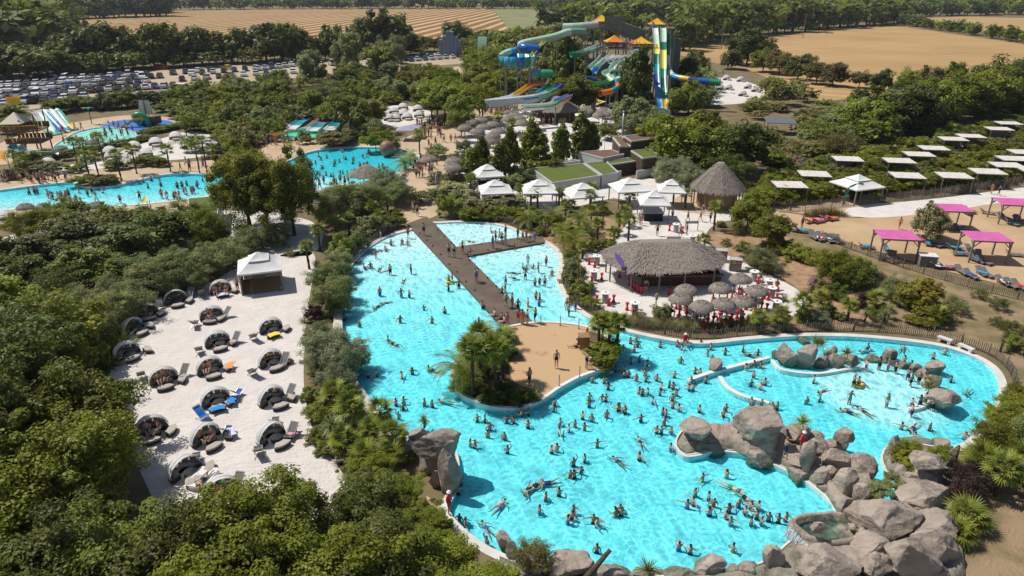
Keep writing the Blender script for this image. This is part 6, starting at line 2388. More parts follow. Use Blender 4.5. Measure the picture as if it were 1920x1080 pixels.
slide([(1055, 51, 196), (1080, 50, 196), (1105, 48, 196), (1122, 46, 196)], 1.0, ['mint', 'pale', 'grey', 'grey'], 'pale grey tube slide at the very top left of the slide tower', True)
slide([(1097, 60, 195), (1065, 61, 193), (1045, 68, 191), (1010, 76, 189), (985, 81, 187), (977, 85, 185), (986, 90, 183), (1010, 92, 183)], 1.0, ['sage', 'mint', 'pale', 'pale', 'mint', 'mint', 'blue', 'blue'], 'long pale green tube slide curving left towards the blue bowl', True, 5)
slide([(966, 95, 184), (950, 99, 182), (937, 107, 180)], 0.8, ['lblue', 'mint', 'pale'], 'short pale tube feeding the striped bowl slide', True, 1)
slide([(1000, 138, 176), (1018, 138, 175), (1036, 139, 175)], 1.0, ['lblue', 'green', 'green'], 'short green tube slide below the striped bowl', True, 1)
slide([(1020, 78, 188), (1008, 90, 184), (998, 102, 180)], 0.45, ['yellow', 'green', 'yellow'], 'thin yellow slide passing behind the blue tube end', False, 1)
slide([(1228, 52, 197), (1229, 62, 194), (1231, 90, 187), (1231, 120, 182), (1232, 155, 177), (1236, 190, 172), (1240, 216, 166)], 0.72, ['white', 'white', 'mint', 'yellow', 'dgreen', 'teal', 'blue', 'lblue', 'lblue', 'white'], 'left one of the twin steep straight drop slides', False, 4, flat=True)
slide([(1243, 52, 197), (1244, 62, 194), (1244, 90, 187), (1244, 120, 182), (1244, 155, 177), (1247, 190, 172), (1252, 214, 166)], 0.72, ['white', 'mint', 'mint', 'dgreen', 'yellow', 'yellow', 'green', 'dgreen', 'green', 'gold', 'white'], 'right one of the twin steep straight drop slides', False, 4, flat=True)
slide([(1252, 64, 196), (1252, 90, 192), (1251, 112, 188), (1253, 128, 184), (1262, 142, 180), (1285, 148, 177), (1315, 152, 175), (1350, 156, 174)], 0.75, ['dgreen', 'dgreen', 'dgreen', 'white', 'mint', 'lilac', 'mint', 'lblue', 'gold', 'navy', 'blue', 'green'], 'long thin tube slide dropping behind the twins and running right', True, 5)
Z5 = lambda pts: zo(pts, 1080, 20, 6.39)
slide(Z5([(820, 440, 187), (700, 495, 185), (745, 545, 183), (620, 600, 181), (490, 610, 179), (430, 690, 177)]), 0.85, ['white', 'mint', 'mint', 'pale', 'mint'], 'pale green winding slide at the centre of the slide cluster')
slide(Z5([(825, 560, 183), (825, 645, 180), (690, 705, 178), (540, 730, 176), (480, 768, 174), (560, 800, 172), (720, 812, 171)]), 0.85, ['mint', 'white', 'grey', 'dgreen', 'mint', 'dgreen', 'mint'], 'winding slide with dark green bands left of the drop slides')
slide(Z5([(760, 620, 181), (560, 690, 178), (400, 708, 176), (358, 750, 174), (420, 800, 172), (370, 845, 170), (205, 862, 169)]), 0.9, ['sage', 'mint', 'mint', 'pale', 'green', 'green'], 'green S-shaped slide ending low in the slide cluster')
slide(Z5([(330, 530, 185), (260, 600, 181), (180, 670, 178)]), 0.8, ['grey', 'pale', 'mint'], 'short pale trough slide at left of the slide cluster')
slide(Z5([(430, 525, 185), (300, 620, 180), (220, 720, 176)]), 0.8, ['white', 'mint', 'lblue'], 'pale slide with a blue end at left of the slide cluster')
for i, (a, e) in enumerate((((545, 535, 185), (400, 600, 180)), ((500, 530, 185), (380, 585, 181)), ((640, 530, 185), (540, 590, 181)), ((720, 535, 186), (640, 570, 183)))):
 slide(Z5([a, ((a[0] + e[0]) / 2 - 10, (a[1] + e[1]) / 2 - 8, (a[2] + e[2]) / 2), e]), 0.75, ['white', 'grey'], f"short grey-white start trough under the terrace, {ordinal(i + 1)} of four", False, 1)
slide(Z5([(520, 815, 172), (470, 850, 171), (500, 905, 170), (440, 960, 168), (290, 992, 166)]), 0.7, ['mint', 'lblue', 'orange', 'teal', 'orange'], 'small orange and teal tube below the slide cluster', True)
slide(Z5([(310, 400, 190), (200, 440, 188), (60, 490, 186), (-60, 505, 185)]), 1.2, ['white', 'mint', 'sage', 'green'], 'broad sage green slide on the left under the tower')
slide(Z5([(250, 815, 172), (130, 790, 172), (160, 830, 171)]), 0.6, ['blue', 'lblue'], 'little blue slide at lower left of the slide cluster')
Z6 = lambda pts: zo(pts, 880, 130, 6)
slide(Z6([(830, 140, 176), (700, 165, 172), (590, 230, 167), (480, 295, 162), (300, 330, 158)]), 0.75, ['orange', 'orange', 'gold', 'gold', 'white', 'white'], 'orange slide running down to the racing lanes', False, 2)
slide(Z6([(965, 115, 178), (880, 190, 172), (790, 255, 166)]), 0.8, ['green', 'green', 'lblue'], 'green and blue chute above the racing lanes', False, 2)
for i, cs in enumerate((['navy', 'green', 'pale', 'white', 'white', 'white'], ['blue', 'pale', 'mint', 'lblue', 'white', 'white'], ['gold', 'yellow', 'mint', 'white', 'white', 'white'], ['orange', 'gold', 'pale', 'white', 'mint', 'white'])):
 o_ = 18 * i
 slide(Z6([(1040, 165 + o_, 168), (930, 235 + o_, 163), (760, 295 + o_, 159), (480, 330 + o_ * 1.1, 156), (180, 355 + o_ * 1.2, 154)]), 0.7, cs, f"white racing lane with a coloured start, {ordinal(i + 1)} from the back", False, 1, flat=True)
for i, cs in enumerate((['lilac', 'lblue', 'mint', 'mint'], ['gold', 'yellow', 'pale', 'white'])):
 o_ = 35 * i
 slide(Z6([(1140 - 20 * i, 280 + o_, 160), (1020, 325 + o_, 157), (900, 380 + o_, 154), (600, 405 + o_, 151)]), 0.55, cs, ['low narrow lane in lilac and blue behind the cream tent', 'low narrow lane in gold and yellow behind the cream tent'][i], False, 1)

# striped bowl
c0 = at(970, 112, 178)
r = empty('bowl_slide', (c0.x, c0.y, 0))
zb = c0.z
cols = ['blue', 'green', 'lblue', 'teal', 'blue', 'green', 'mint', 'lblue'] * 2
for i in range(16):
 a0, a1 = i * math.pi / 8, (i + 1) * math.pi / 8
 MB().lathe([(1.2, -2.2), (3.4, -1.8), (4.6, -0.7), (4.75, 1.0), (4.55, 1.05), (4.35, -0.6), (3.3, -1.6), (1.2, -2.0)], 3, c=(0, 0, zb), a0=a0, a1=a1).build('bowl_panel', 'fg_' + cols[i], r, True)
for k in range(8):
 a = k * math.pi / 4
 MB().tube([(4.2 * math.cos(a), 4.2 * math.sin(a), 0), (4.2 * math.cos(a), 4.2 * math.sin(a), zb - 1)], 0.14, 6).build('support', 'grey_metal', r)
tag(r, 'big round bowl slide striped in blue and green', 'water slide')

# tower, terraces, stairs, canopies
pm('screen', (0.16, 0.20, 0.17), 0.8, (0.12, 0.15, 0.13), 0.4)

def platform(name, c, w_, d_, z, label, legs=True, rail=1.1, mat='grey_timber'):
 r = empty(name, (c.x, c.y, 0))
 MB().box((0, 0, z), (w_, d_, 0.3)).build('floor', mat, r)
 for sx in (-1, 0, 1):
  for sy in (-1, 1):
   MB().tube([(sx * (w_ / 2 - 0.2), sy * (d_ / 2 - 0.2), 0), (sx * (w_ / 2 - 0.2), sy * (d_ / 2 - 0.2), z + rail)], 0.14, 6).build('column', 'grey_metal', r)
 for sy in (-1, 1):
  for k in (0.5, 1.0):
   MB().box((0, sy * d_ / 2, z + rail * k), (w_, 0.08, 0.08)).build('rail', 'grey_metal', r)
 if legs:
  for sx in (-1, 1):
   MB().bar((sx * (w_ / 2 - 0.2), -d_ / 2 + 0.2, 0), (-sx * (w_ / 2 - 0.2), -d_ / 2 + 0.2, z), 0.15).build('cross_brace', 'grey_metal', r)
 tag(r, label, 'platform')
 return r

q = at(1238, 53, 200)
platform('slide_tower', q, 7.5, 6, q.z, 'tall grey steel tower at the top of the drop slides')
MB().box((4.9, 0.5, q.z / 2), (2.2, 2.6, q.z * 0.7)).build('stair_core', 'screen', bpy.data.objects['slide_tower'])
q1 = at(1172, 90, 190)
platform('slide_terrace', q1, 16, 6, q1.z, 'wide slide terrace crowded with people under yellow canopies')
q2 = at(1130, 52, 199)
r = platform('slide_tower', q2, 9, 6, q2.z, 'upper left platform of the slide tower with screened sides')
MB().box((2.5, -3.1, q2.z + 1.4), (5.0, 0.1, 3.2)).build('screen', 'screen', r)
# screened stair from upper platform down to the tower
a, e = at(1148, 44, 196), at(1210, 66, 198)
r = empty('stair_screen', (a.x, a.y, 0))
d = e - a
for i in range(10):
 t = (i + 0.5) / 10
 MB().box((d.x * t, d.y * t, a.z + d.z * t - 0.5), (abs(d.x) / 10 - 0.06, 0.12, 3.4)).build('panel', 'screen', r)
 if i % 3 == 1:
  MB().tube([(d.x * t, d.y * t, 0), (d.x * t, d.y * t, a.z + d.z * t - 2)], 0.15, 6).build('column', 'grey_metal', r)
MB().bar((0, 0, a.z + 1.3), (d.x, d.y, e.z + 1.3), 0.2).build('hand_rail', 'white_slat', r)
tag(r, 'grey screened stair sloping down between the two slide towers', 'stairs')
r = empty('slide_wall', (at(1115, 85, 196).x, 196, 0))
for i in range(7):
 MB().box((-4 + 1.5 * i, 0, 6), (1.42, 0.3, 9)).build('wall_panel', 'concrete' if i % 3 else 'timber', r)
tag(r, 'panelled grey wall under the upper slide platform', 'wall')
for (px, py, Y, wd, cA, cB, lb) in ((1128, 34, 199, 5.0, 'gold', 'red', 'yellow and red peaked canopy on the upper left slide platform'), (1152, 72, 190, 5.2, 'orange', 'gold', 'orange peaked canopy on the left of the slide terrace'),
         (1202, 75, 190, 5.6, 'gold', 'orange', 'yellow peaked canopy on the right of the slide terrace'), (1232, 40, 200, 4.6, 'gold', 'orange', 'yellow peaked canopy on top of the tall drop tower')):
 p = at(px, py, Y)
 g = empty('canopy', (p.x, p.y, 0))
 h = wd / 2
 cs = [(-h, -h), (h, -h), (h, h), (-h, h)]
 for k in range(4):
  A, B = cs[k], cs[(k + 1) % 4]
  MB().grid(lambda u, v: ((A[0] + (B[0] - A[0]) * u) * (1 - v), (A[1] + (B[1] - A[1]) * u) * (1 - v), p.z - 0.7 + 1.6 * v ** 1.4), 4, 4).build('panel', 'fg_' + (cA if k % 2 == 0 else cB), g, True)
  MB().tube([(A[0] * 0.95, A[1] * 0.95, p.z - 3.2), (A[0] * 0.95, A[1] * 0.95, p.z - 0.7)], 0.06, 6).build('pole', 'grey_metal', g)
 tag(g, lb, 'canopy')
# stepped metal cladding tower and climbing frame in the distance
p = G(845, 106, 0)
r = empty('clad_tower', p)
for i, (dx, h) in enumerate(((-4, 7), (-2.4, 8.5), (-0.8, 10.5), (0.8, 10.2), (2.4, 8.3), (4, 6.8))):
 MB().box((dx, 0, h / 2), (1.5, 4, h)).build('cladding', 'clad', r) if 'clad' in MAT else (pm('clad', (0.20, 0.24, 0.32), 0.5, (0.16, 0.20, 0.28), 0.5), MB().box((dx, 0, h / 2), (1.5, 4, h)).build('cladding', 'clad', r))
tag(r, 'stepped blue-grey metal clad tower beyond the garden', 'tower')
p = G(905, 118, 0)
r = empty('ramp_scaffold', p)
MB().grid(lambda u, v: ((u - 0.5) * 3.6, -4.5 + 5 * v ** 2, 1 + 9 * v), 3, 8).build('ramp', 'fg_sage', r)
for k in range(6):
 MB().bar((-1.8, -3.5 + k * 0.8, 0), (-1.8, -1.5 + k * 0.4, 2 + 1.6 * k), 0.12).bar((1.8, -3.5 + k * 0.8, 0), (1.8, -1.5 + k * 0.4, 2 + 1.6 * k), 0.12).build('strut', 'grey_metal', r)
tag(r, 'tall green half-pipe ramp on scaffolding left of the bowl', 'ramp')

# ------------------------------------------------------------------ far left play area
for i, (x0, y0, x1, y1, cs) in enumerate(((66, 212, 104, 252, ['grey', 'mint', 'green']), (76, 210, 120, 248, ['white', 'lblue', 'blue', 'mint']), (88, 209, 128, 245, ['white', 'mint', 'dgreen']), (100, 208, 136, 243, ['white', 'teal', 'green', 'gold', 'lblue']))):
 Y1 = G(x1, y1).y
 slide([(x0 - 4, y0 - 2, Y1 + 7), (x0 + 4, y0 + 1, Y1 + 6), ((x0 + x1) / 2, (y0 + y1) / 2 + 1, Y1 + 3), (x1 - 5, y1 - 1, Y1), (x1 + 3, y1, Y1 - 1)], 1.0, cs, f"short straight slide into the mint splash pool, {ordinal(i + 1)} from left", False, 2, flat=True)
pm('pirate_brown', (0.16, 0.085, 0.045), 0.8, (0.22, 0.12, 0.06), 1.0)
p = G(62, 284, 0)
r = empty('pirate_castle', p, 0.15)
for sx in (-2.6, 0, 2.6):
 for sy in (-2, 2):
  MB().tube([(sx, sy, 0), (sx, sy, 6.2 + 0.4 * sx)], 0.14, 6).build('mast', 'pirate_brown', r)
for z in (2.0, 4.2):
 MB().box((0, 0, z), (6.0, 4.6, 0.2)).build('floor', 'pirate_brown', r)
 for sy in (-1, 1):
  for i in range(9):
   MB().box((-2.8 + 0.7 * i, sy * 2.3, z + 0.5), (0.5, 0.08, 0.9)).build('board', 'pirate_brown', r)
  MB().box((0, sy * 2.3, z + 1.0), (6.0, 0.1, 0.1)).build('rail', 'fg_gold', r)
MB().add([(-3.2, -2.6, 5.6), (0.5, -2.6, 5.6), (0.5, 2.6, 5.6), (-3.2, 2.6, 5.6), (-1.4, 0, 7.4)], [(0, 1, 4), (1, 2, 4), (2, 3, 4), (3, 0, 4)]).build('roof', 'sail_cream', r)
MB().lathe([(0, 8.6), (1.0, 8.6), (1.2, 9.8), (1.1, 9.8), (0.9, 8.8)], 12, c=(-1.6, 1.5, 0)).build('tipping_bucket', 'fg_gold', r)
MB().tube([(-1.6, 1.5, 4), (-1.6, 1.5, 8.6)], 0.12, 6).build('bucket_mast', 'pirate_brown', r)
tag(r, 'brown wooden pirate play castle with tipping bucket in splash pool', 'play castle')
slide([(40, 268, G(62, 284).y + 2), (25, 276, G(62, 284).y - 2), (60, 283, G(62, 284).y - 6), (105, 281, G(62, 284).y - 6)], 0.9, ['pirate' if False else 'teal', 'lblue', 'white', 'mint'], 'curled pale slide round the pirate play castle', False, 2)
p = G(256, 238, 0.03)
r = empty('play_slide', p)
r.scale = (0.62,) * 3
MB().tube([(3.2, 1, 3.0), (1.2, 1, 3.3), (-1.0, 0, 2.8), (-3.0, -0.6, 1.4), (-5.2, -0.8, 0.6)], [1.0, 1.0, 0.9, 0.85, 0.85], 10, arc=(math.pi, 2 * math.pi)).build('trough', 'fg_gold', r, True)
MB().tube([(4.0, 1.2, 0), (3.8, 1.2, 2.0), (3.0, 1.2, 3.6), (1.4, 1.0, 4.4), (-0.4, 0.6, 4.2), (-1.2, 0.4, 3.4)], [1.0, 1.0, 0.95, 0.8, 0.6, 0.35], 10).build('serpent_body', 'fg_green', r, True)
for k in range(7):
 a = k * 0.9
 MB().tube([(1.5, -0.6, 0), (1.5 + 1.4 * math.cos(a), -0.6 + 0.6 * math.sin(a), 2.4)], 0.12, 5).build('tentacle', 'fg_teal', r)
tag(r, 'green serpent play slide with yellow trough on the blue pad', 'play slide')
p = G(278, 234, 0.03)
r = empty('play_ship', p)
def hull(u, v):
 x = -3.2 + 6.4 * u
 w_ = 1.5 * (1 - abs(2 * u - 1) ** 2.5) + 0.05
 a = math.pi * v
 return (x, -w_ * math.cos(a), 1.6 + 0.5 * (2 * u - 1) ** 2 - 1.6 * math.sin(a) ** 0.8)
MB().grid(hull, 12, 8).build('hull', 'pirate_brown', r, True)
MB().tube([(0, 0, 0.5), (0, 0, 7)], 0.1, 6).build('mast', 'pirate_brown', r)
MB().add([(-1.6, 0.05, 2.4), (1.6, 0.05, 2.4), (1.1, 0.25, 5.4), (-1.1, 0.25, 5.4)], [(0, 1, 2, 3)]).build('sail', 'sail_cream', r)
tag(r, 'small brown pirate ship on the blue splash pad', 'play ship')
for i, (x, y) in enumerate(zo([(690, 930), (1120, 890)], 0, 0, 4)):
 r = empty('spray_palm', G(x, y, 0.03))
 MB().tube([(0, 0, 0), (0, 0, 3.6)], 0.1, 6).build('stem', 'pirate_brown', r)
 for k in range(6):
  a = k * 1.047
  b = MB()
  blade(b, (0, 0, 3.6), (math.cos(a), math.sin(a), 0.4), 1.5, 0.28, 0.9)
  b.build('leaf', 'fg_green', r)
 tag(r, ['green plastic spray palm left of the blue pad', 'green plastic spray palm behind the play ship'][i], 'spray toy')
# three blue chutes into the mint pool
for i, (x0, y0, x1, y1) in enumerate(((572, 223, 545, 243), (608, 229, 585, 246), (640, 226, 618, 244))):
 Y1 = G(x1, y1).y
 slide([(x0, y0, Y1 + 11), ((x0 + x1) / 2, (y0 + y1) / 2 - 1, Y1 + 5), (x1, y1, Y1)], 1.3, ['lblue', 'teal', 'white'], f"blue-grey chute into the mint green pool, {ordinal(i + 1)} from left", False, 1, flat=True)
# twisted blue arch sculpture, orange and blue floats by the racing lanes
o = MB().tube([(1.6 * math.cos(a), 0.4 * math.sin(2 * a), 1.8 + 1.7 * math.sin(a)) for a in [R(-30 + 24 * k) for k in range(11)]], [0.2, 0.5, 0.5, 0.5, 0.5, 0.5, 0.5, 0.5, 0.45, 0.3, 0.15], 8).build('wave_sculpture', 'fg_teal', None, True, G(808, 186, 0))
tag(o, 'teal curled wave sculpture among the garden trees', 'sculpture')
for (x, y, c_, lb) in ((480, 240, 'orange', 'heap of orange swim tyres beside the racing lanes'), (590, 165, 'lblue', 'heap of blue swim tyres above the racing lanes'), (1550, 175, 'gold', 'heap of yellow tyres under the slide cluster')):
 q = G(*zo([(x, y)], 880, 130, 6)[0], 0)
 b = MB()
 rg = random.Random(3)
 for k in range(22):
  b.lathe([(0.75 + 0.28 * math.cos(t * R(60)), 0.28 * math.sin(t * R(60))) for t in range(7)], 10, c=(rg.uniform(-3, 3), rg.uniform(-2, 2), 0.3 + 0.5 * (k % 4)))
 o = b.build('swim_tyres', 'fg_' + c_, None, True, q)
 o['kind'] = 'stuff'
 o['label'] = lb
 o['category'] = 'swim tyres'

# ------------------------------------------------------------------ car park
pm('car_paint', (1, 1, 1), 0.3, objcol=True, spec=0.6)
pm('car_glass', (0.02, 0.025, 0.03), 0.08, spec=0.8)
pm('tyre', (0.02, 0.02, 0.02), 0.9)
pm('lamp_glass', (0.7, 0.7, 0.68), 0.2)
pm('tail_glass', (0.4, 0.01, 0.01), 0.3)

def car_protos(kind):
 r = empty('parked_car')
 prof = {'hatch': [(-2.0, 0.35), (-2.05, 0.75), (-1.95, 0.95), (-0.95, 1.02), (0.0, 1.05), (1.6, 1.05), (1.95, 0.9), (1.98, 0.4)],
   'van': [(-2.3, 0.35), (-2.35, 0.85), (-2.1, 1.1), (-1.5, 1.2), (0.0, 1.25), (2.0, 1.25), (2.3, 1.1), (2.3, 0.4)]}[kind]
 top = {'hatch': [(-0.95, 1.0), (-0.35, 1.47), (1.15, 1.5), (1.75, 1.02)], 'van': [(-1.6, 1.15), (-0.9, 1.9), (2.1, 1.95), (2.28, 1.15)]}[kind]
 b = MB()
 n = len(prof)
 b.add([(y, x, z) for y in (-0.86, 0.86) for x, z in prof], [tuple(range(n)), tuple(range(2 * n - 1, n - 1, -1))] + [(i, n + i, n + (i + 1) % n, (i + 1) % n) for i in range(n)])
 b.add([(s * 0.62, top[1][0] + 0.1, top[1][1] + 0.01) for s in (-1, 1)] + [(s * 0.62, top[2][0] - 0.1, top[2][1] + 0.01) for s in (1, -1)], [(0, 1, 2, 3)])
 b.add([(s * 0.66, top[1][0], top[1][1] - 0.03) for s in (-1, 1)] + [(s * 0.66, top[2][0], top[2][1] - 0.03) for s in (1, -1)] + [(s * 0.62, top[1][0] + 0.1, top[1][1] + 0.01) for s in (-1, 1)] + [(s * 0.62, top[2][0] - 0.1, top[2][1] + 0.01) for s in (1, -1)],
   [(0, 1, 5, 4), (1, 2, 6, 5), (2, 3, 7, 6), (3, 0, 4, 7)])
 b.build('body', 'car_paint', r)
 g = MB()
 g.add([(s * (0.8 if k in (0, 3) else 0.66), top[k][0], top[k][1] - 0.02) for s in (-1, 1) for k in range(4)], [(0, 1, 2, 3), (7, 6, 5, 4), (0, 4, 5, 1), (2, 6, 7, 3)])
 g.build('windows', 'car_glass', r)
 wm = MB().lathe([(0.0, -0.1), (0.31, -0.1), (0.33, 0.0), (0.31, 0.1), (0, 0.1)], 12)
 wm.v = [(z, x, y) for x, y, z in wm.v]
 me = wm.mesh('wheel', 'tyre')
 rm = MB().lathe([(0.0, -0.01), (0.2, -0.01), (0.2, 0.01), (0, 0.01)], 10)
 rm.v = [(z, x, y) for x, y, z in rm.v]
 rme = rm.mesh('rim', 'steel')
 for sx in (-1, 1):
  for y in (-1.25, 1.25):
   mobj('rim', rme, mobj('wheel', me, r, (sx * 0.8, y, 0.32)), (sx * 0.105, 0, 0))
  MB().box((sx * 0.62, prof[1][0] - 0.0, 0.72), (0.35, 0.06, 0.16)).build('headlight', 'lamp_glass', r)
  MB().box((sx * 0.68, prof[-2][0] - 0.0, 0.85), (0.2, 0.08, 0.2)).build('tail_light', 'tail_glass', r)
 return r

CARS = [Proto(lambda: car_protos('hatch')), Proto(lambda: car_protos('van'))]
CC = [('white', (0.75, 0.75, 0.75), 13), ('silver', (0.45, 0.46, 0.47), 9), ('dark grey', (0.06, 0.06, 0.065), 7), ('black', (0.012, 0.012, 0.014), 5), ('blue', (0.03, 0.07, 0.20), 3), ('red', (0.35, 0.02, 0.025), 1), ('bright blue', (0.02, 0.22, 0.5), 1)]
CCW = [c for c in CC for _ in range(c[2])]
ROWS = [((12, 197), (158, 186), 8, 'in the front row of the car park'), ((2, 184), (325, 164), 17, 'in the second row of the car park'), ((2, 173), (275, 155), 15, 'in the third row of the car park'),
  ((4, 163), (300, 146), 16, 'in the fourth row of the car park'), ((55, 154), (275, 142), 12, 'in the back row of the car park'),
  ((325, 140), (395, 134), 4, 'on the open gravel at middle left'), ((342, 152), (480, 141), 6, 'beyond the gravel gap at middle left'), ((360, 141), (480, 131), 6, 'in the small row behind the gravel gap'),
  ((485, 132), (560, 123), 6, 'in the car park behind the tall poplars'), ((500, 142), (600, 133), 6, 'at the garden edge behind the poplars'), ((600, 124), (760, 114), 7, 'in the long far row behind the poplars'), ((770, 115), (862, 108), 7, 'by the stepped metal tower'), ((780, 109), (850, 104), 5, 'at the very back by the metal tower')]
for (a, e, n, where) in ROWS:
 n = int(n * 1.2)
 for i in range(n):
  t = i / max(1, n - 1)
  p = G(a[0] + (e[0] - a[0]) * t, a[1] + (e[1] - a[1]) * t, 0.04)
  cw, col, _ = random.choice(CCW)
  o = CARS[1 if random.random() < 0.13 else 0].get(p, R(random.gauss(22, 3)) + (math.pi if random.random() < 0.35 else 0), random.uniform(1.08, 1.2))
  for c_ in o.children:
   if c_.name.startswith('body'):
    c_.color = (*col, 1)
  tag(o, f'{cw} car parked {where}', 'car', 'cars in the car park', True)
for (x, y, cw, col) in ((302, 130, 'red', (0.4, 0.02, 0.02)), (430, 131, 'yellow', (0.7, 0.5, 0.02)), (344, 172, 'white', (0.75, 0.75, 0.75))):
 o = CARS[1 if cw == 'white' else 0].get(G(x, y, 0.04), R(80), 1.2)
 for c_ in o.children:
  if c_.name.startswith('body'):
   c_.color = (*col, 1)
 tag(o, f'single {cw} {"van" if cw == "white" else "car"} parked sideways at the edge of the car park', 'car')

# far poles and houses
for (x, y, h, lb) in ((1352, 92, 9, 'wooden power pole at the near edge of right field'), (1505, 72, 13, 'tall slim pole standing in the right field')):
 r = empty('power_pole', G(x, y, 0))
 MB().tube([(0, 0, 0), (0, 0, h)], [0.2, 0.12], 7).build('pole', 'grey_timber', r)
 MB().box((0, 0, h - 0.4), (2.6, 0.15, 0.15)).build('cross_arm', 'grey_timber', r)
 tag(r, lb, 'pole')
pm('roof_tile', (0.36, 0.15, 0.08), 0.9, (0.28, 0.12, 0.07), 0.5)
pm('house_wall', (0.62, 0.55, 0.47), 0.9)
for i, (x, y, w_, h, lb) in enumerate(((1128, 17, 14, 5, 'far farmhouse with pale walls behind the slide tower trees'), (800, 5, 18, 5, 'distant tiled house on the horizon, left one'), (828, 4.5, 20, 5, 'distant tiled house on the horizon, right one'), (1885, 6, 26, 8, 'distant farm barn at the top right corner'), (1840, 5, 20, 6, 'distant house left of the far barn'))):
 p = G(x, y, 0)
 r = empty('farmhouse', p, 0.2)
 MB().box((0, 0, h / 2), (w_, w_ * 0.6, h)).build('wall', 'house_wall', r)
 e = w_ / 2 + 0.5
 d = w_ * 0.3 + 0.5
 MB().add([(-e, -d, h), (e, -d, h), (e, d, h), (-e, d, h), (-e, 0, h + w_ * 0.18), (e, 0, h + w_ * 0.18)], [(0, 1, 5, 4), (2, 3, 4, 5), (0, 4, 3), (1, 2, 5)]).build('roof', 'roof_tile', r)
 MB().box((w_ * 0.3, 0, h + w_ * 0.18), (0.9, 0.9, 1.8)).build('chimney', 'house_wall', r.children[-1])
 for k in range(4):
  MB().box((-w_ * 0.35 + w_ * 0.23 * k, -w_ * 0.3 - 0.03, h * 0.55), (1.2, 0.1, 1.6)).build('window', 'car_glass', r)
 tag(r, lb, 'house')
# ------------------------------------------------------------------ planting
def tree(px, py, h, r, kind, label, mat=None, cat='tree', auto=True, name=None, group=None, z=0.0):
 o = put_plant(kind, name or cat.replace(' ', '_'), G(px, py, z), h, r, mat)
 tag(o, label, cat, group, auto)
 return o

# near trees at the bottom left: (base pixel is mostly hidden by the crown)
for px, py, h, r in ((560, 1120, 9.2, 4.4), (400, 1150, 9.4, 4.4), (480, 1160, 9.0, 4.0), (690, 1110, 7.0, 3.8), (250, 1150, 8.5, 4.4), (120, 1180, 8.5, 4.5), (800, 1150, 6.0, 3.3), (880, 1190, 5.0, 3.0), (640, 1230, 7.5, 4.2), (20, 1300, 8.5, 4.5)):
 tree(px, py, h * 0.78, r * random.uniform(0.78, 0.95), 'oak', 'leafy oak-like tree in the near left foreground', random.choice((None, None, 'leaf_bright', 'leaf_wood')))
for px, py, h, r in ((90, 905, 9.5, 4.8), (-20, 860, 10, 5.0), (150, 985, 7.5, 3.9), (30, 1040, 8.5, 4.4), (60, 770, 8.5, 4.2), (-80, 990, 9, 5), (170, 860, 7.0, 3.2)):
 tree(px, py, h, r, 'oak', 'big dark tree left of the daybed beach', 'leaf_dark' if px < 0 else None)
for px, py, h, r in ((735, 965, 2.4, 1.8), (775, 1000, 2.2, 1.6), (700, 915, 2.2, 1.5), (800, 1040, 2.6, 1.6)):
 tree(px, py, h, r, 'oak', 'bright leafy shrub on the left bank near the overhanging rock', 'leaf_bright', 'shrub')
# two tall dark trees
for px, py, h, r in ((470, 432, 11.0, 4.6), (552, 442, 10.5, 4.0), (505, 440, 9.0, 3.4)):
 tree(px, py, h, r, 'oak', 'tall dark tree in front of the left pool')
# thicket between pool and beach
for px, py, h, r, k, m in ((60, 520, 5.5, 4.0, 'oakmid', 'leaf_wood'), (150, 480, 6.0, 4.2, 'oakmid', 'leaf_wood'), (240, 500, 6.0, 3.8, 'oakmid', 'leaf_dark'), (320, 470, 6.0, 4.0, 'oakmid', 'leaf_wood'), (180, 545, 5.5, 3.6, 'oakmid', None), (100, 590, 5.5, 3.8, 'oakmid', 'leaf_wood'),
      (20, 620, 6.0, 4.0, 'oakmid', None), (110, 690, 6.5, 4.0, 'oakmid', None), (30, 720, 7.0, 4.3, 'oakmid', 'leaf_dark'), (270, 455, 5.0, 3.6, 'oakmid', 'leaf_wood'), (70, 450, 5.0, 4.0, 'oakmid', 'leaf_wood'), (360, 440, 5.0, 3.2, 'oakmid', 'leaf_wood'), (10, 560, 5.5, 4, 'oakmid', 'leaf_wood'), (-50, 680, 7, 4.5, 'oakmid', 'leaf_dark'), (140, 630, 5.0, 3.4, 'oakmid', 'leaf_wood'),
      (400, 470, 5.5, 3.2, 'oakmid', 'leaf_wood'), (210, 440, 4.8, 3.2, 'oakmid', 'leaf_wood'), (130, 425, 4.5, 3.4, 'oakmid', 'leaf_wood')):
 tree(px, py, h * random.uniform(0.7, 0.95), r * random.uniform(0.7, 0.95), random.choice((k, k, 'willow')), 'dense dark tree of the thicket left of the timber gazebo', random.choice((m, m, 'leaf_oak', 'leaf_bright')))
for px, py, h, r in ((290, 552, 3.8, 2.3), (340, 532, 4.0, 2.4), (395, 515, 3.6, 2.2), (260, 545, 3.8, 2.2), (430, 500, 3.2, 1.9), (365, 545, 3.0, 1.6), (310, 560, 2.8, 1.7), (240, 600, 3.6, 2.2), (200, 625, 3.6, 2.3), (150, 600, 3.4, 2.3), (170, 660, 3.4, 2.2), (215, 580, 3.4, 2.0), (470, 472, 3.2, 1.9), (520, 462, 3.0, 1.8)):
 tree(px, py, h, r, 'willow', 'grey-green willow bush behind the daybed beach', None, 'bush')
for px, py, h, r in ((262, 585, 1.4, 0.9), (275, 575, 1.5, 0.9), (545, 480, 1.2, 0.8), (595, 500, 1.0, 0.7), (230, 580, 1.6, 1.0)):
 grass_clump(G(px, py), h, r, 'yellowish tall grass clump at the edge of the beach', 'leaf_yucca')
for px, py in ((205, 690), (215, 660), (230, 645)):
 yucca(G(px, py), 0, 1.4, 'broad strap-leaved plant at the left edge of the beach', True, 'leaf_palm')

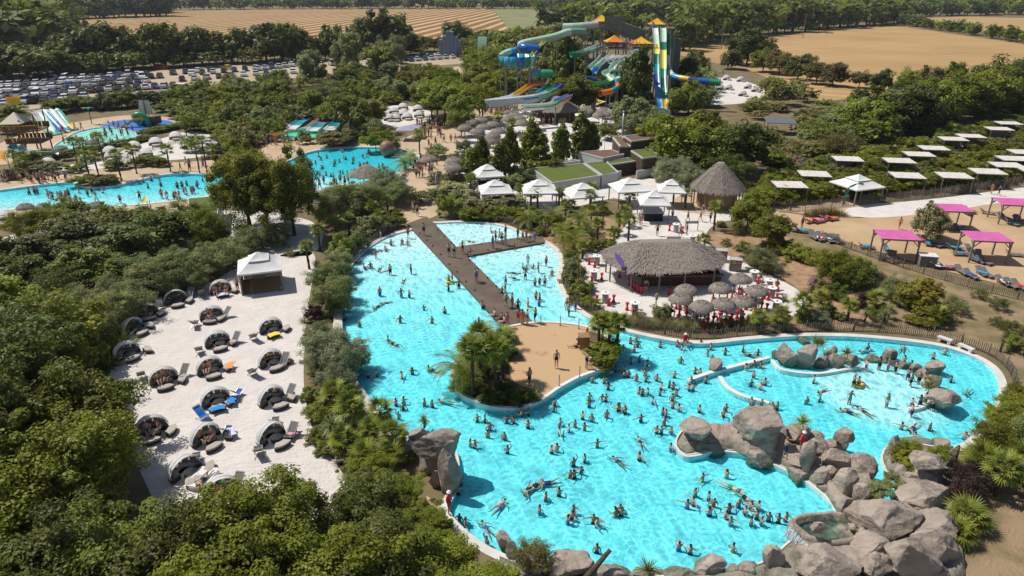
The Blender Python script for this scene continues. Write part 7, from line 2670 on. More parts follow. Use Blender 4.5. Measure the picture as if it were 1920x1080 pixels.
# bank between beach and main pool
for px, py, h, fr in ((580, 505, 2.6, 1.0), (600, 470, 2.4, 1.0), (632, 452, 2.6, 1.05), (655, 440, 2.2, 1.0), (608, 535, 1.6, 0.9), (700, 415, 2.2, 1.0), (728, 410, 2.4, 1.0), (712, 425, 1.6, 0.9)):
 palm(G(px, py), h, fr, 'fan', 20, 'young fan palm on the bank left of the shallows')
for px, py, h, r in ((625, 585, 3.2, 1.9), (610, 545, 2.8, 1.6), (638, 520, 2.6, 1.5), (640, 560, 2.6, 1.4), (618, 690, 3.4, 2.0), (650, 700, 3.0, 1.7), (600, 660, 2.6, 1.4), (668, 690, 2.4, 1.2), (632, 735, 2.4, 1.3)):
 tree(px, py, h, r, 'willow', 'silvery olive bush on the left bank of the pool', 'leaf_grey' if px > 600 and py > 600 else None, 'bush')
for px, py, h, s in ((598, 590, 0.3, 1.0), (570, 605, 0.3, 0.9), (588, 630, 0.3, 1.2), (590, 715, 0.5, 1.1), (626, 830, 1.6, 1.2), (655, 850, 1.0, 1.2), (610, 765, 0.4, 1.1), (680, 800, 0.5, 1.0), (640, 795, 0.5, 1.2), (670, 770, 0.3, 1.2), (705, 860, 0.3, 1.1), (796, 800, 0.6, 0.75), (690, 845, 0.6, 1.1), (640, 870, 0.3, 1.0), (605, 640, 0.4, 1.1), (600, 700, 0.4, 1.1), (645, 740, 0.4, 1.0), (615, 800, 0.5, 1.2), (660, 820, 0.8, 1.2), (590, 780, 0.3, 1.0)):
 yucca(G(px, py), h, s, 'spiky yucca on the left bank beside the beach', False)
for px, py, h, fr in ((716, 805, 1.6, 1.1), (740, 850, 1.4, 1.15), (700, 830, 1.0, 1.1), (660, 800, 1.5, 1.25), (690, 880, 1.0, 1.25), (630, 770, 1.5, 1.1), (645, 850, 1.0, 1.15), (735, 880, 0.8, 1.0)):
 palm(G(px, py), h, fr, 'fan', 20, 'low fan palm on the left bank near the overhanging rock')
for px, py, h, r in ((600, 790, 1.8, 1.2), (625, 760, 1.8, 1.2), (650, 830, 1.6, 1.2), (600, 830, 1.5, 1.0), (640, 720, 1.6, 1.0), (670, 860, 1.8, 1.3), (700, 800, 1.4, 0.9), (585, 750, 1.5, 0.9), (720, 870, 1.8, 1.2), (615, 850, 1.2, 0.9), (760, 860, 1.6, 1.1), (660, 750, 1.6, 1.1)):
 tree(px, py, h * 0.7, r * 0.75, 'shrub', 'dense green shrub filling the left bank', None, 'shrub')
tree(588, 600, 1.4, 0.8, 'shrub', 'dark purple shrub on the left bank', 'leaf_purple', 'shrub')
# shrubs round the top of the main pool
for px, py, h, r, m in ((665, 470, 2.6, 1.7, 'leaf_olive'), (690, 440, 2.4, 1.6, 'leaf_olive'), (640, 485, 2.6, 1.6, 'leaf_oak'), (715, 432, 1.8, 1.4, None), (640, 505, 2.2, 1.3, 'leaf_olive'), (740, 415, 1.6, 1.1, None), (745, 425, 1.4, 1.0, None)):
 tree(px, py, h, r, 'shrub', 'green shrub along the paling fence of the shallows', m, 'shrub')
for px, py, h, r, k, m in ((660, 405, 4.6, 3.4, 'willow', None), (690, 400, 4.2, 3.0, 'willow', None), (725, 372, 4.5, 2.8, 'willow', 'leaf_grey'), (630, 415, 4.2, 2.6, 'willow', None), (748, 385, 3.8, 2.2, 'willow', None)):
 tree(px, py, h, r, k, 'wide olive-green bush above the shallow end', m, 'bush')
for px, py, h, r, m in ((845, 405, 3.0, 1.6, 'leaf_oak'), (870, 398, 1.8, 1.8, 'grass_pale'), (900, 396, 2.0, 2.0, 'grass_pale'), (935, 396, 2.0, 2.0, 'grass_pale'), (880, 412, 1.6, 1.5, None), (910, 412, 1.6, 1.5, None), (955, 412, 1.8, 1.5, None), (985, 420, 1.4, 1.3, None),
      (880, 378, 2.0, 1.8, 'grass_pale'), (960, 388, 2.2, 1.9, 'grass_pale'), (860, 380, 1.8, 1.4, 'leaf_yucca'), (835, 388, 1.8, 1.3, 'leaf_oak'), (1000, 412, 1.5, 1.4, None), (790, 380, 1.6, 1.4, 'leaf_yucca'), (810, 372, 1.4, 1.3, 'leaf_yucca'), (1020, 425, 1.5, 1.2, None)):
 tree(px, py, h, r, 'shrub', 'rounded shrub behind the white shallow pool', m, 'shrub')
for px, py, h, fr in ((1055, 452, 0.8, 1.0), (1075, 468, 1.0, 1.1), (1100, 440, 1.2, 1.0), (1035, 420, 1.0, 1.0), (1085, 430, 1.4, 1.0), (990, 425, 0.8, 1.0)):
 palm(G(px, py), h, fr, 'date', 26, 'arching date palm in the bed right of the shallows')
for px, py, h, fr in ((1130, 430, 2.6, 1.0), (1178, 452, 2.4, 1.1), (1160, 440, 2.0, 1.0), (1092, 486, 1.4, 0.9), (1170, 425, 2.2, 1.0), (1108, 415, 1.6, 0.9), (1338, 432, 3.0, 1.1), (1060, 405, 1.5, 0.9), (1150, 460, 1.6, 1.0), (1120, 450, 1.8, 1.0)):
 palm(G(px, py), h, fr, 'fan', 22, 'fan palm between the pagodas and the bar')
for px, py, h, r, m in ((1078, 535, 2.2, 1.3, 'leaf_yucca'), (1085, 560, 1.8, 1.2, None), (1072, 515, 1.8, 1.1, 'leaf_yucca'), (1068, 490, 1.4, 1.0, None), (1112, 470, 1.4, 1.1, None), (1060, 440, 1.6, 1.2, None), (1140, 470, 1.4, 1.0, None), (1018, 440, 1.2, 1.0, None), (1105, 575, 1.0, 0.9, None), (1098, 548, 1.2, 0.9, None), (1050, 425, 1.5, 1.2, None)):
 tree(px, py, h, r, 'shrub', 'shrub in the bed between pool and bar terrace', m, 'shrub')
# pagoda court palms
for px, py, h, fr in ((884, 375, 3.2, 1.1), (1108, 378, 1.8, 1.1), (1105, 400, 2.4, 1.0), (1048, 388, 2.2, 1.0), (995, 390, 2.0, 1.0), (1262, 382, 2.6, 1.25), (1180, 388, 1.4, 1.1), (1008, 392, 2.0, 0.9), (975, 380, 1.8, 0.9), (1070, 398, 1.0, 1.0), (1284, 390, 1.8, 0.9), (975, 415, 1.0, 1.0), (935, 412, 0.8, 1.0)):
 palm(G(px, py), h, fr, 'fan', 20, 'fan palm standing among the white pagodas')
# island planting
for px, py, h, fr in ((886, 744, 4.0, 1.35), (930, 742, 4.0, 1.3), (902, 716, 4.0, 1.25), (944, 712, 3.5, 1.2)):
 palm(G(px, py, 0.15), h, fr, 'fan', 26, 'tall fan palm on the island')
palm(G(862, 722, 0.15), 1.3, 1.1, 'date', 26, 'date palm leaning over the water at island left')
palm(G(925, 655, 0.15), 1.0, 1.0, 'date', 26, 'bushy date palm at the upper island edge')
for px, py, h, r, m in ((868, 725, 1.4, 1.0, None), (875, 735, 1.3, 1.0, None), (905, 700, 1.2, 1.1, 'leaf_dark'), (930, 690, 1.2, 1.1, 'leaf_dark'), (945, 745, 1.2, 1.0, 'leaf_dark'), (970, 750, 1.1, 0.9, 'leaf_dark'), (930, 655, 1.2, 1.0, None), (945, 640, 1.2, 0.9, None), (905, 670, 1.2, 1.0, None), (955, 670, 1.0, 0.8, 'leaf_dark'), (990, 750, 0.9, 0.7, None), (920, 755, 1.0, 0.9, 'leaf_dark')):
 tree(px, py, h, r, 'shrub', 'dense shrub under the island palms', m, 'shrub', z=0.15)
for px, py in ((960, 735), (985, 748), (1000, 745), (965, 755)):
 yucca(G(px, py, 0.17), 0.2, 0.9, 'spiky palm-like yucca at the lower island tip', False, 'leaf_palm')
for px, py, h, fr in ((1122, 655, 2.4, 1.1), (1140, 660, 2.6, 1.1), (1155, 665, 3.2, 1.1), (1130, 642, 2.2, 1.0)):
 palm(G(px, py, 0.15), h, fr, 'fan', 22, 'slim fan palm at the right end of the island')
for px, py, h, r, m in ((1125, 680, 1.5, 1.1, None), (1140, 672, 1.5, 1.1, 'leaf_bright'), (1132, 690, 1.2, 0.9, None), (1148, 660, 1.2, 0.8, 'leaf_dark')):
 tree(px, py, h, r, 'shrub', 'shrub at the right end of the island', m, 'shrub', z=0.15)
# pale grass bed below the bar
for i in range(26):
 t = i / 25
 px, py = 1185 + 255 * t, 600 + 14 * math.sin(t * 3.0) + random.uniform(-3, 8)
 grass_clump(G(px, py), random.uniform(0.8, 1.1), random.uniform(0.75, 1.0), 'pale flowering grass clump along the fence below the bar', 'grass_pale' if random.random() < 0.75 else 'leaf_yucca')
tree(1240, 600, 1.6, 1.0, 'shrub', 'small pale shrub below the bar terrace', 'leaf_yucca', 'shrub')
# slope right of the bar
for px, py, h, r, k, m in ((1400, 432, 4.6, 2.3, 'oakmid', 'leaf_oak'), (1440, 462, 4.2, 2.3, 'oakmid', 'leaf_oak'), (1425, 505, 2.4, 2.1, 'willow', 'leaf_olive'), (1470, 475, 1.6, 1.5, 'shrub', None), (1490, 485, 1.6, 1.4, 'shrub', None), (1515, 492, 1.6, 1.3, 'shrub', None), (1455, 470, 1.4, 1.3, 'shrub', None),
       (1560, 530, 3.8, 2.3, 'willow', 'leaf_oak'), (1590, 540, 3.0, 1.8, 'willow', 'leaf_oak'), (1620, 530, 2.2, 1.2, 'shrub', 'leaf_yucca'), (1530, 545, 1.6, 1.1, 'shrub', 'leaf_pink'), (1540, 555, 1.4, 1.1, 'shrub', None), (1572, 562, 1.6, 1.0, 'shrub', 'leaf_dark'), (1648, 540, 1.6, 0.9, 'feather', 'leaf_purple'),
       (1720, 578, 3.2, 2.0, 'oakmid', 'leaf_yellow'), (1690, 570, 2.6, 1.6, 'willow', 'leaf_olive'), (1620, 575, 1.4, 1.0, 'shrub', 'leaf_purple'), (1665, 555, 1.8, 1.0, 'feather', 'leaf_olive'), (1740, 600, 1.6, 1.3, 'shrub', None), (1765, 600, 1.6, 1.2, 'feather', None), (1785, 580, 1.4, 0.9, 'feather', 'leaf_yucca'), (1835, 560, 1.2, 0.8, 'feather', 'leaf_yucca'), (1870, 580, 1.3, 1.0, 'feather', 'leaf_yucca'),
       (1895, 635, 1.6, 1.2, 'feather', 'leaf_wood'), (1865, 610, 0.8, 0.6, 'feather', None), (1715, 608, 0.8, 0.8, 'shrub', 'leaf_yellow'), (1735, 612, 0.8, 0.9, 'shrub', 'leaf_yellow'), (1530, 605, 1.2, 1.3, 'willow', 'leaf_grey'), (1505, 600, 1.0, 0.8, 'shrub', None), (1550, 590, 1.0, 0.8, 'shrub', None), (1575, 600, 0.8, 0.6, 'shrub', 'leaf_yucca'), (1460, 612, 1.0, 0.9, 'shrub', None), (1640, 598, 1.0, 0.8, 'shrub', None),
       (1380, 440, 1.0, 0.8, 'feather', None), (1350, 425, 0.8, 0.6, 'shrub', None), (1360, 460, 0.8, 0.7, 'feather', 'leaf_yucca'), (1385, 470, 0.8, 0.6, 'shrub', 'leaf_olive'), (1905, 655, 1.4, 1.0, 'shrub', None), (1920, 660, 1.4, 1.2, 'feather', None), (1800, 590, 1.3, 0.8, 'feather', 'leaf_olive')):
 tree(px, py, h, r, k, 'shrub on the dry slope right of the bar', m, 'shrub')
for px, py, h, fr in ((1500, 605, 1.8, 1.1), (1535, 590, 1.6, 1.1), (1462, 618, 1.4, 1.0), (1588, 602, 1.4, 1.0), (1640, 580, 1.2, 1.1), (1420, 622, 1.6, 0.9), (1750, 610, 0.8, 1.1), (1395, 470, 0.6, 0.9), (1320, 465, 0.8, 1.0)):
 palm(G(px, py), h, fr, 'fan', 20, 'young fan palm on the slope behind the curved pool edge')
for px, py, h, s in ((1620, 608, 0.8, 0.9), (1655, 608, 1.2, 0.9), (1640, 612, 0.6, 0.8), (1665, 598, 1.0, 0.9), (1470, 565, 0.2, 1.1), (1875, 660, 0.8, 0.6)):
 yucca(G(px, py), h, s, 'spiky yucca behind the curved pool edge', False, None)
for px, py in ((1530, 642), (1588, 663), (1540, 645), (1505, 793), (1742, 722), (1682, 842), (1215, 1072)):
 yucca(G(px, py, 1.4 if py < 660 else (2.2 if px == 1505 else (1.0 if py > 800 else 1.2))), 0, 0.95, 'spiky tuft growing on top of the pool rocks', False, 'leaf_palm' if px in (1505, 1530) else None)
for px, py, z in ((1690, 855, 0.6), (1705, 850, 0.8), (1760, 860, 1.0), (1700, 870, 0.6), (1672, 912, 0.4), (1640, 930, 0.4)):
 tree(px, py, 0.8, 0.7, 'shrub', 'creeping green plant between the channel boulders', 'leaf_bright' if px > 1680 else 'leaf_yucca', 'shrub', z=z)
# right bottom: palms and shrubs at the rocks
for px, py, h, fr in ((1830, 900, 1.6, 1.25), (1865, 930, 1.8, 1.2), (1810, 985, 0.6, 1.3), (1905, 900, 1.6, 1.2), (1790, 1010, 0.4, 1.1), (1830, 885, 1.2, 1.1), (1925, 930, 1.4, 1.2)):
 palm(G(px, py), h, fr, 'fan', 24, 'fan palm right of the rock massif')
for px, py, h, r, m in ((1885, 815, 2.4, 1.8, 'leaf_oak'), (1915, 800, 2.6, 1.8, 'leaf_oak'), (1860, 840, 2.0, 1.4, 'leaf_oak'), (1930, 850, 2.4, 1.6, None), (1905, 770, 2.0, 1.2, 'leaf_oak')):
 tree(px, py, h, r, 'willow', 'leafy bush at the right end of the pool', m, 'bush')
for px, py, h, r in ((1800, 915, 2.0, 1.1), (1815, 935, 1.8, 1.0), (1790, 940, 1.4, 0.8), (1825, 915, 1.8, 0.9)):
 tree(px, py, h, r, 'feather', 'dark purple-leaved bush beside the rock massif', 'leaf_purple', 'bush')
for px, py in ((1000, 1050), (1010, 1060), (990, 1062)):
 tree(px, py, 1.2, 0.8, 'feather', 'sparse bush growing out of the rocks at the bottom', 'leaf_dry' if px != 1000 else 'leaf_olive', 'bush', z=0.6)

# cabana garden hedges and planting
hl, hr = [], []
for i in range(64):
 t = i / 63
 if not 0.25 < t < 0.31:
  x = 1412 + 598 * t
  (hl if t < 0.3 else hr).append((G(x, 392 - 62 * t + (-6 if t < 0.25 else -3) + random.uniform(-1.5, 1.5)), random.uniform(1.9, 2.3), random.uniform(1.4, 1.7), 'leaf_bright' if t < 0.2 else None))
hedge([(G(1415 + i * 4, 392 - i * 5), 2.0, 1.5, 'leaf_bright') for i in range(10)] + hl, 'bright green hedge round the left end of the cabana garden')
hedge(hr, 'long green hedge behind the tall fence along the white lane')
GAR = [(1420, 345), (1500, 318), (1560, 300), (1680, 268), (1800, 240), (1960, 225), (2020, 320), (1900, 335), (1750, 350), (1600, 362), (1470, 372)]
GW = [(p[0], p[1], 0) for p in GAR]
cnt = 0
for k in range(900):
 x, y = random.uniform(1415, 2020), random.uniform(225, 375)
 if not inside(GW, x, y) or cnt > 170:
  continue
 cnt += 1
 j = random.random()
 if j < 0.2:
  palm(G(x, y), random.choice((0.5, 1.0, 1.5)), random.uniform(0.9, 1.2), 'fan', 18, 'small palm in the cabana garden', 'cabana garden palms', True)
 else:
  tree(x, y, random.uniform(1.0, 2.2), random.uniform(0.9, 1.7), 'shrub', 'shrub in the cabana garden', random.choice((None, None, 'leaf_bright', 'leaf_yucca', 'leaf_oak')), 'shrub', True, None, 'cabana garden shrubs')
CG = Mass()
cnt = 0
for k in range(2000):
 x, y = random.uniform(1415, 2020), random.uniform(225, 378)
 if cnt < 230 and inside(GW, x, y):
  cnt += 1
  CG.add('massmid', G(x, y), random.uniform(0.8, 1.7), random.uniform(1.0, 1.9), random.choice(('leaf_bright', 'leaf_bright', 'leaf_yucca', 'leaf_bright', 'leaf_oak')))
CG.build('cabana_planting', 'dense green planting between the slatted cabanas', 'planting')
tree(1495, 315, 1.8, 1.3, 'shrub', 'pink flowering shrub in the cabana garden', 'leaf_pink', 'shrub')
for px, py, h, r in ((1530, 404, 1.0, 1.3), (1545, 402, 1.1, 1.4), (1560, 402, 1.1, 1.3), (1575, 404, 0.9, 1.2), (1515, 406, 0.9, 1.0)):
 grass_clump(G(px, py), h, r, 'dry tan grass clump at the corner of the tan sand', 'leaf_dry')
# young cream-leaved tree on the tan sand
tree(1738, 450, 4.6, 2.0, 'oakmid', 'thin young tree with cream leaves on the tan sand', 'grass_pale')

# round the green-roofed building and thatched hut
for px, py, h, r, k, m in ((1270, 320, 9.0, 5.0, 'oakmid', 'leaf_bright'), (1330, 330, 8.0, 4.6, 'oakmid', 'leaf_oak'), (1390, 325, 8.5, 4.4, 'oakmid', 'leaf_dark'), (1240, 300, 7.5, 4.0, 'oakmid', 'leaf_bright'), (1310, 290, 8.0, 4.6, 'oakmid', 'leaf_oak'), (1365, 350, 5.0, 3.4, 'willow', 'leaf_dark')):
 tree(px, py, h, r, k, 'broad leafy tree behind the thatched hut', m)
for px, py, h, r in ((1265, 345, 4.2, 2.6), (1290, 352, 3.8, 2.4), (1245, 340, 3.4, 2.0)):
 tree(px, py, h, r, 'willow', 'silver-grey bush beside the thatched hut', 'leaf_grey', 'bush')
for px, py, h, r in ((890, 345, 6.6, 2.8), (940, 345, 7.5, 2.6), (957, 335, 9.0, 3.0), (1000, 322, 9.5, 4.2), (1050, 310, 8.2, 2.8), (1092, 302, 9.5, 3.8), (1110, 300, 7.0, 2.4), (905, 330, 7.0, 2.4)):
 tree(px, py, h * 0.9, r * 0.85, 'cone', 'young conical tree between the sunbathing sand and building')
for px, py, h, r, k, m in ((1190, 250, 7.5, 4.4, 'oakmid', 'leaf_olive'), (1195, 262, 5, 3.2, 'oakmid', 'leaf_olive'), (1140, 262, 3.4, 2.2, 'shrub', None), (980, 345, 2.4, 1.8, 'shrub', 'leaf_olive'), (960, 352, 2.4, 1.8, 'shrub', 'leaf_olive'), (1030, 330, 3, 2.2, 'shrub', None)):
 tree(px, py, h, r, k, 'leafy tree behind the service building', m)
# promenade palms, left
for px, py, h, fr in ((170, 341, 4.0, 1.3), (185, 330, 3.0, 1.3), (228, 338, 4.0, 1.3), (257, 326, 4.0, 1.35), (320, 322, 3.6, 1.4), (145, 305, 3.4, 1.3), (195, 303, 4.0, 1.4), (162, 300, 3.2, 1.2), (375, 325, 4.5, 1.2), (388, 322, 4.8, 1.3), (405, 312, 3, 1.2), (350, 255, 3, 1.3), (50, 318, 2.0, 1.3), (40, 325, 1.5, 1.2), (30, 312, 2.0, 1.2)):
 palm(G(px, py), h, fr, 'fan', 18, 'fan palm on the promenade of the left pool')
for px, py, h, fr in ((787, 290, 3.6, 1.4), (480, 260, 2.6, 1.4), (885, 335, 3, 1.2), (960, 255, 2.5, 1.4), (935, 240, 2.6, 1.5), (525, 250, 2.6, 1.3)):
 palm(G(px, py), h, fr, 'fan', 18, 'fan palm near the round pool and parasols')
for px, py, h, fr in ((760, 318, 1.0, 1.3), (770, 308, 1.0, 1.2), (640, 262, 1.5, 1.3), (672, 252, 1.5, 1.4)):
 palm(G(px, py), h, fr, 'date', 24, 'date palm at the rim of the round pool')
for px, py, h, r, m in ((160, 346, 2.0, 2.6, None), (195, 346, 2.0, 2.4, 'leaf_dry'), (205, 345, 1.8, 2.0, 'leaf_dry'), (70, 320, 2.2, 2.4, 'leaf_dry'), (100, 325, 2.4, 2.2, 'leaf_yucca'), (145, 322, 2.0, 2.0, None), (285, 308, 2.4, 2.2, None), (260, 312, 2.2, 2.0, None), (215, 318, 2.2, 2.2, None), (55, 305, 2.6, 2.6, None), (75, 300, 2.4, 2.4, None), (300, 312, 2, 1.8, None), (30, 330, 2.0, 2.0, None), (360, 285, 4.0, 2.6, 'leaf_olive')):
 tree(px, py, h * 0.75, r * 0.8, 'shrub', 'shrub along the promenade of the left pool', m, 'shrub')
hedge([(G(90 + 12.7 * i, 300 - 2.5 * i), 1.1, 1.4, random.choice((None, 'leaf_yucca', 'leaf_dry'))) for i in range(16)], 'mixed hedge between splash pool and far daybeds')
hedge([(G(270 + 6.8 * i, 254 - 1.45 * i), 1.2, 1.4, 'leaf_bright') for i in range(12)], 'clipped bright hedge above the far daybeds')
for px, py, h, r, m in ((625, 275, 2.6, 2.4, 'leaf_dry'), (645, 272, 2.6, 2.4, 'leaf_yucca'), (610, 268, 2.4, 1.6, None), (570, 262, 1.8, 1.3, 'leaf_yucca'), (575, 270, 1.5, 1.2, None), (705, 282, 3.4, 2.2, None), (735, 284, 3.2, 2.0, None), (720, 270, 3.0, 2.0, None), (820, 295, 2.2, 2.0, 'leaf_olive'), (855, 330, 2.6, 1.6, 'leaf_yucca'), (862, 310, 2.4, 1.5, 'leaf_yucca'), (850, 350, 1.6, 1.6, 'leaf_yucca'), (830, 345, 1.8, 1.8, 'leaf_yucca'), (870, 285, 2.4, 1.5, 'leaf_yucca'), (845, 362, 1.6, 2.0, 'grass_pale')):
 tree(px, py, h, r, 'shrub', 'shrub beside the walks round the round pool', m, 'shrub')
tree(662, 255, 8.0, 5.0, 'pine', 'broad round pine above the round pool', 'leaf_oak')
tree(640, 250, 7.0, 3.6, 'pine', 'round pine left of the broad pine above the pool', 'leaf_oak')
tree(695, 262, 4.5, 3.2, 'oakmid', 'olive-leaved tree right of the broad pine', 'leaf_olive')
for px, py, h, r in ((835, 232, 8.5, 4.6), (810, 228, 8, 4.4), (880, 228, 7.5, 3.6), (858, 240, 7, 3.2), (900, 232, 7, 3.6), (840, 195, 7, 4.5), (865, 255, 5, 2.4), (820, 215, 8, 4.4), (905, 222, 7.5, 4.0), (870, 200, 6, 3)):
 tree(px, py, h, r, 'pine', 'round bright pine along the path to the slides', random.choice((None, 'leaf_oak')))
for px, py, h, r in ((835, 172, 7, 4.5), (925, 190, 8, 5), (900, 178, 9, 5.5), (912, 158, 9, 5.5), (940, 168, 8, 5), (918, 140, 9, 5), (895, 150, 9, 4.5), (940, 150, 8, 4.5), (955, 185, 6, 4)):
 tree(px, py, h, r, 'oakmid', 'green tree beside the path left of the slides', random.choice(('leaf_bright', 'leaf_oak', 'leaf_oak')))
# trees among the slides
for px, py, h, r, k, m in ((1062, 185, 16, 6.5, 'cone', 'leaf_oak'), (1030, 160, 9, 4.5, 'oakmid', 'leaf_oak'), (1080, 212, 9, 6, 'oakmid', 'leaf_oak'), (1095, 190, 10, 5, 'cone', 'leaf_wood'), (1085, 210, 8, 4.5, 'pine', 'leaf_oak'), (1192, 215, 15, 4.8, 'cone', 'leaf_dark'), (1176, 208, 12, 4.2, 'cone', 'leaf_dark'), (1200, 205, 14, 3.6, 'cone', 'leaf_dark'),
       (1130, 130, 6, 3, 'cone', 'leaf_oak'), (1282, 180, 10, 4, 'cone', 'leaf_dark'), (1292, 197, 8, 4.0, 'oakmid', 'leaf_dark'), (1268, 214, 4, 2.2, 'oakmid', 'leaf_bright'), (1290, 215, 8, 4.5, 'oakmid', 'leaf_oak'), (1310, 200, 6, 4, 'willow', 'leaf_grey'), (1000, 160, 5, 4, 'oakmid', 'leaf_oak'), (1150, 205, 6, 4, 'oakmid', 'leaf_dark'), (985, 170, 4, 4, 'shrub', None), (1010, 190, 3, 3, 'shrub', None), (1285, 170, 11, 5, 'cone', 'leaf_wood'), (1300, 150, 9, 5, 'oakmid', 'leaf_wood'), (1020, 110, 10, 5, 'oakmid', 'leaf_wood'), (1040, 125, 9, 5, 'oakmid', 'leaf_wood'),
       (1080, 128, 9, 5, 'oakmid', 'leaf_wood'), (1140, 165, 5, 3.5, 'oakmid', 'leaf_oak'), (1115, 175, 6, 4, 'oakmid', 'leaf_wood'), (1165, 185, 7, 4, 'oakmid', 'leaf_oak')):
 tree(px, py, h, r, k, 'tree growing among the water slides', m)
for px, py in ((1005, 90), (1030, 88), (1018, 92)):
 tree(px, py, 9, 5.5, 'oakmid', 'yellow-green tree behind the long pale tube slide', 'leaf_yellow')

# the planted middle ground between car park and pools
MID = [(p[0], p[1], 0) for p in ((330, 178), (470, 160), (600, 145), (760, 132), (845, 128), (845, 165), (850, 205), (800, 205), (770, 195), (700, 208), (690, 255), (650, 232), (560, 222), (500, 250), (470, 262), (400, 245), (345, 225), (330, 205))]
GM = Mass()
cnt = 0
for k in range(3000):
 x, y = random.uniform(330, 850), random.uniform(128, 265)
 if cnt >= 350 or not inside(MID, x, y):
  continue
 cnt += 1
 j = random.random()
 if j < 0.13:
  palm(G(x, y), random.choice((1.5, 2.0, 3.0)), random.uniform(1.2, 1.6), 'fan', 18, 'palm in the planted garden below the car park', 'garden palms', True)
 elif j < 0.34:
  hh = random.uniform(3.0, 6.0)
  tree(x, y, hh, hh * random.uniform(0.42, 0.6), 'oakmid', 'leafy tree in the planted garden below the car park', random.choice((None, 'leaf_bright', 'leaf_bright', 'leaf_oak', 'leaf_yellow', 'leaf_olive')), 'tree', True, None, 'garden trees below the car park')
 else:
  GM.add('massmid', G(x, y), random.uniform(1.5, 3.4), random.uniform(1.6, 3.0), random.choice(('leaf_bright', 'leaf_yucca', 'leaf_oak', 'leaf_oak', 'leaf_dry')))
for px, py, h, r in ((642, 130, 12, 3.6), (660, 135, 12.5, 3.8), (735, 118, 10, 3.2), (752, 120, 10, 3.0), (718, 122, 10, 3.0), (590, 150, 9, 3.0), (575, 155, 8, 2.8), (748, 126, 8, 2.6)):
 tree(px, py, h, r, 'poplar', 'tall silvery poplar in front of the car park')
tree(715, 140, 10, 5, 'oakmid', 'broad tree beside the silvery poplars', 'leaf_oak')
# hedge strip between front cars and play area
for px, py, h, r, m in ((10, 232, 6, 5, None), (-20, 225, 6, 5, None), (110, 212, 5, 4, 'leaf_bright'), (130, 208, 5, 4, 'leaf_bright'), (150, 205, 5, 3.5, None), (168, 205, 4.5, 3.5, 'leaf_yellow'), (195, 205, 6, 4, 'leaf_olive'), (212, 203, 6, 4.2, 'leaf_olive'), (230, 203, 6.5, 4.2, None), (250, 200, 5, 3.6, None), (275, 195, 5, 3.4, 'leaf_dark'), (300, 195, 5, 3.4, 'leaf_dark'), (320, 192, 5, 3.4, None), (345, 188, 5, 3.2, 'leaf_dark'), (370, 182, 5, 3.2, 'leaf_dark'), (305, 210, 3, 2.6, None), (335, 222, 3.5, 3, None), (355, 232, 4, 3.4, None), (375, 228, 4.5, 3, 'leaf_olive'), (365, 245, 4, 3, 'leaf_bright'), (395, 248, 4, 3, None), (412, 255, 4, 3, None), (430, 262, 4, 3, 'leaf_bright'), (450, 272, 4, 3, None), (400, 285, 3.5, 2.4, None), (435, 290, 3.5, 2.4, None), (415, 275, 3.5, 2.6, None), (20, 250, 4, 3, None), (30, 240, 4, 3, None)):
 tree(px, py, h * 0.68, r * 0.8, 'oakmid', 'garden tree between the car park and the play area', m)
for k in range(70):
 x = random.uniform(280, 520)
 y = random.uniform(190, 300)
 if 295 + (520 - x) * -0.03 < y or (x < 345 and y > 205) or (x > 420 and y > 262 and x < 520 and y > 280) or (x < 410 and y > 250):
  continue
 GM.add('massmid', G(x, y), random.uniform(2.0, 4.5), random.uniform(1.8, 3.2), random.choice(('leaf_bright', 'leaf_oak', 'leaf_dry', 'leaf_oak')))
GM.build('garden_planting', 'dense garden shrubs between the car park and the pools', 'shrubs')
WB = Mass()
# bushes right of slides, up to the right field
RB = [(p[0], p[1], 0) for p in ((1275, 190), (1290, 120), (1330, 115), (1420, 150), (1560, 195), (1700, 205), (1900, 170), (2000, 165), (2000, 215), (1800, 232), (1700, 258), (1560, 290), (1440, 318), (1400, 280), (1440, 230), (1330, 215))]
cnt = 0
for k in range(3000):
 x, y = random.uniform(1270, 2000), random.uniform(112, 320)
 if cnt >= 150 or not inside(RB, x, y) or (1325 < x < 1440 and 140 < y < 198) or (1425 < x < 1500 and 215 < y < 275):
  continue
 cnt += 1
 big = y < 200 or x > 1600
 WB.add('massmid', G(x, y), random.uniform(3.0, 6.5) if big else random.uniform(1.8, 3.2), random.uniform(2.2, 4.2) if big else random.uniform(1.8, 3.0), random.choice(('leaf_oak', 'leaf_wood', 'leaf_dry', 'leaf_olive')) if x < 1600 else random.choice(('leaf_oak', 'leaf_dark')))
WB.build('wild_planting', 'dense wild bushes on the slope below the right field', 'bushes')
for px, py, h, r in ((1560, 290, 5.5, 3.0), (1530, 285, 3, 2.6), (1500, 290, 3, 2.8), (1470, 300, 3, 2.6), (1440, 305, 3, 2.4), (1590, 280, 3.5, 2.8), (1620, 270, 3.5, 2.8)):
 tree(px, py, h * 0.7, r, 'feather', 'brownish bush left of the cabana garden', 'leaf_dry', 'bush')
for px, py, h, r in ((1660, 250, 9, 5.5), (1700, 245, 9.5, 5.5), (1745, 235, 10, 5.5), (1790, 225, 10, 5.5), (1840, 218, 11, 6), (1880, 205, 12, 6.5), (1920, 195, 13, 7), (1960, 190, 13, 7), (1625, 255, 8, 4.5), (1720, 215, 8, 5), (1860, 190, 10, 6), (1910, 215, 9, 5), (1680, 225, 8, 5)):
 tree(px, py, h, r, 'oakmid', 'large dark tree between the cabanas and right field', random.choice(('leaf_oak', 'leaf_dark', 'leaf_dark')))
tree(1640, 240, 7.5, 4.6, 'oakmid', 'pale willow between the right field and cabanas', 'leaf_grey')
tree(1400, 122, 14, 8, 'oakmid', 'big solitary round tree at the left edge of right field', 'leaf_dark')
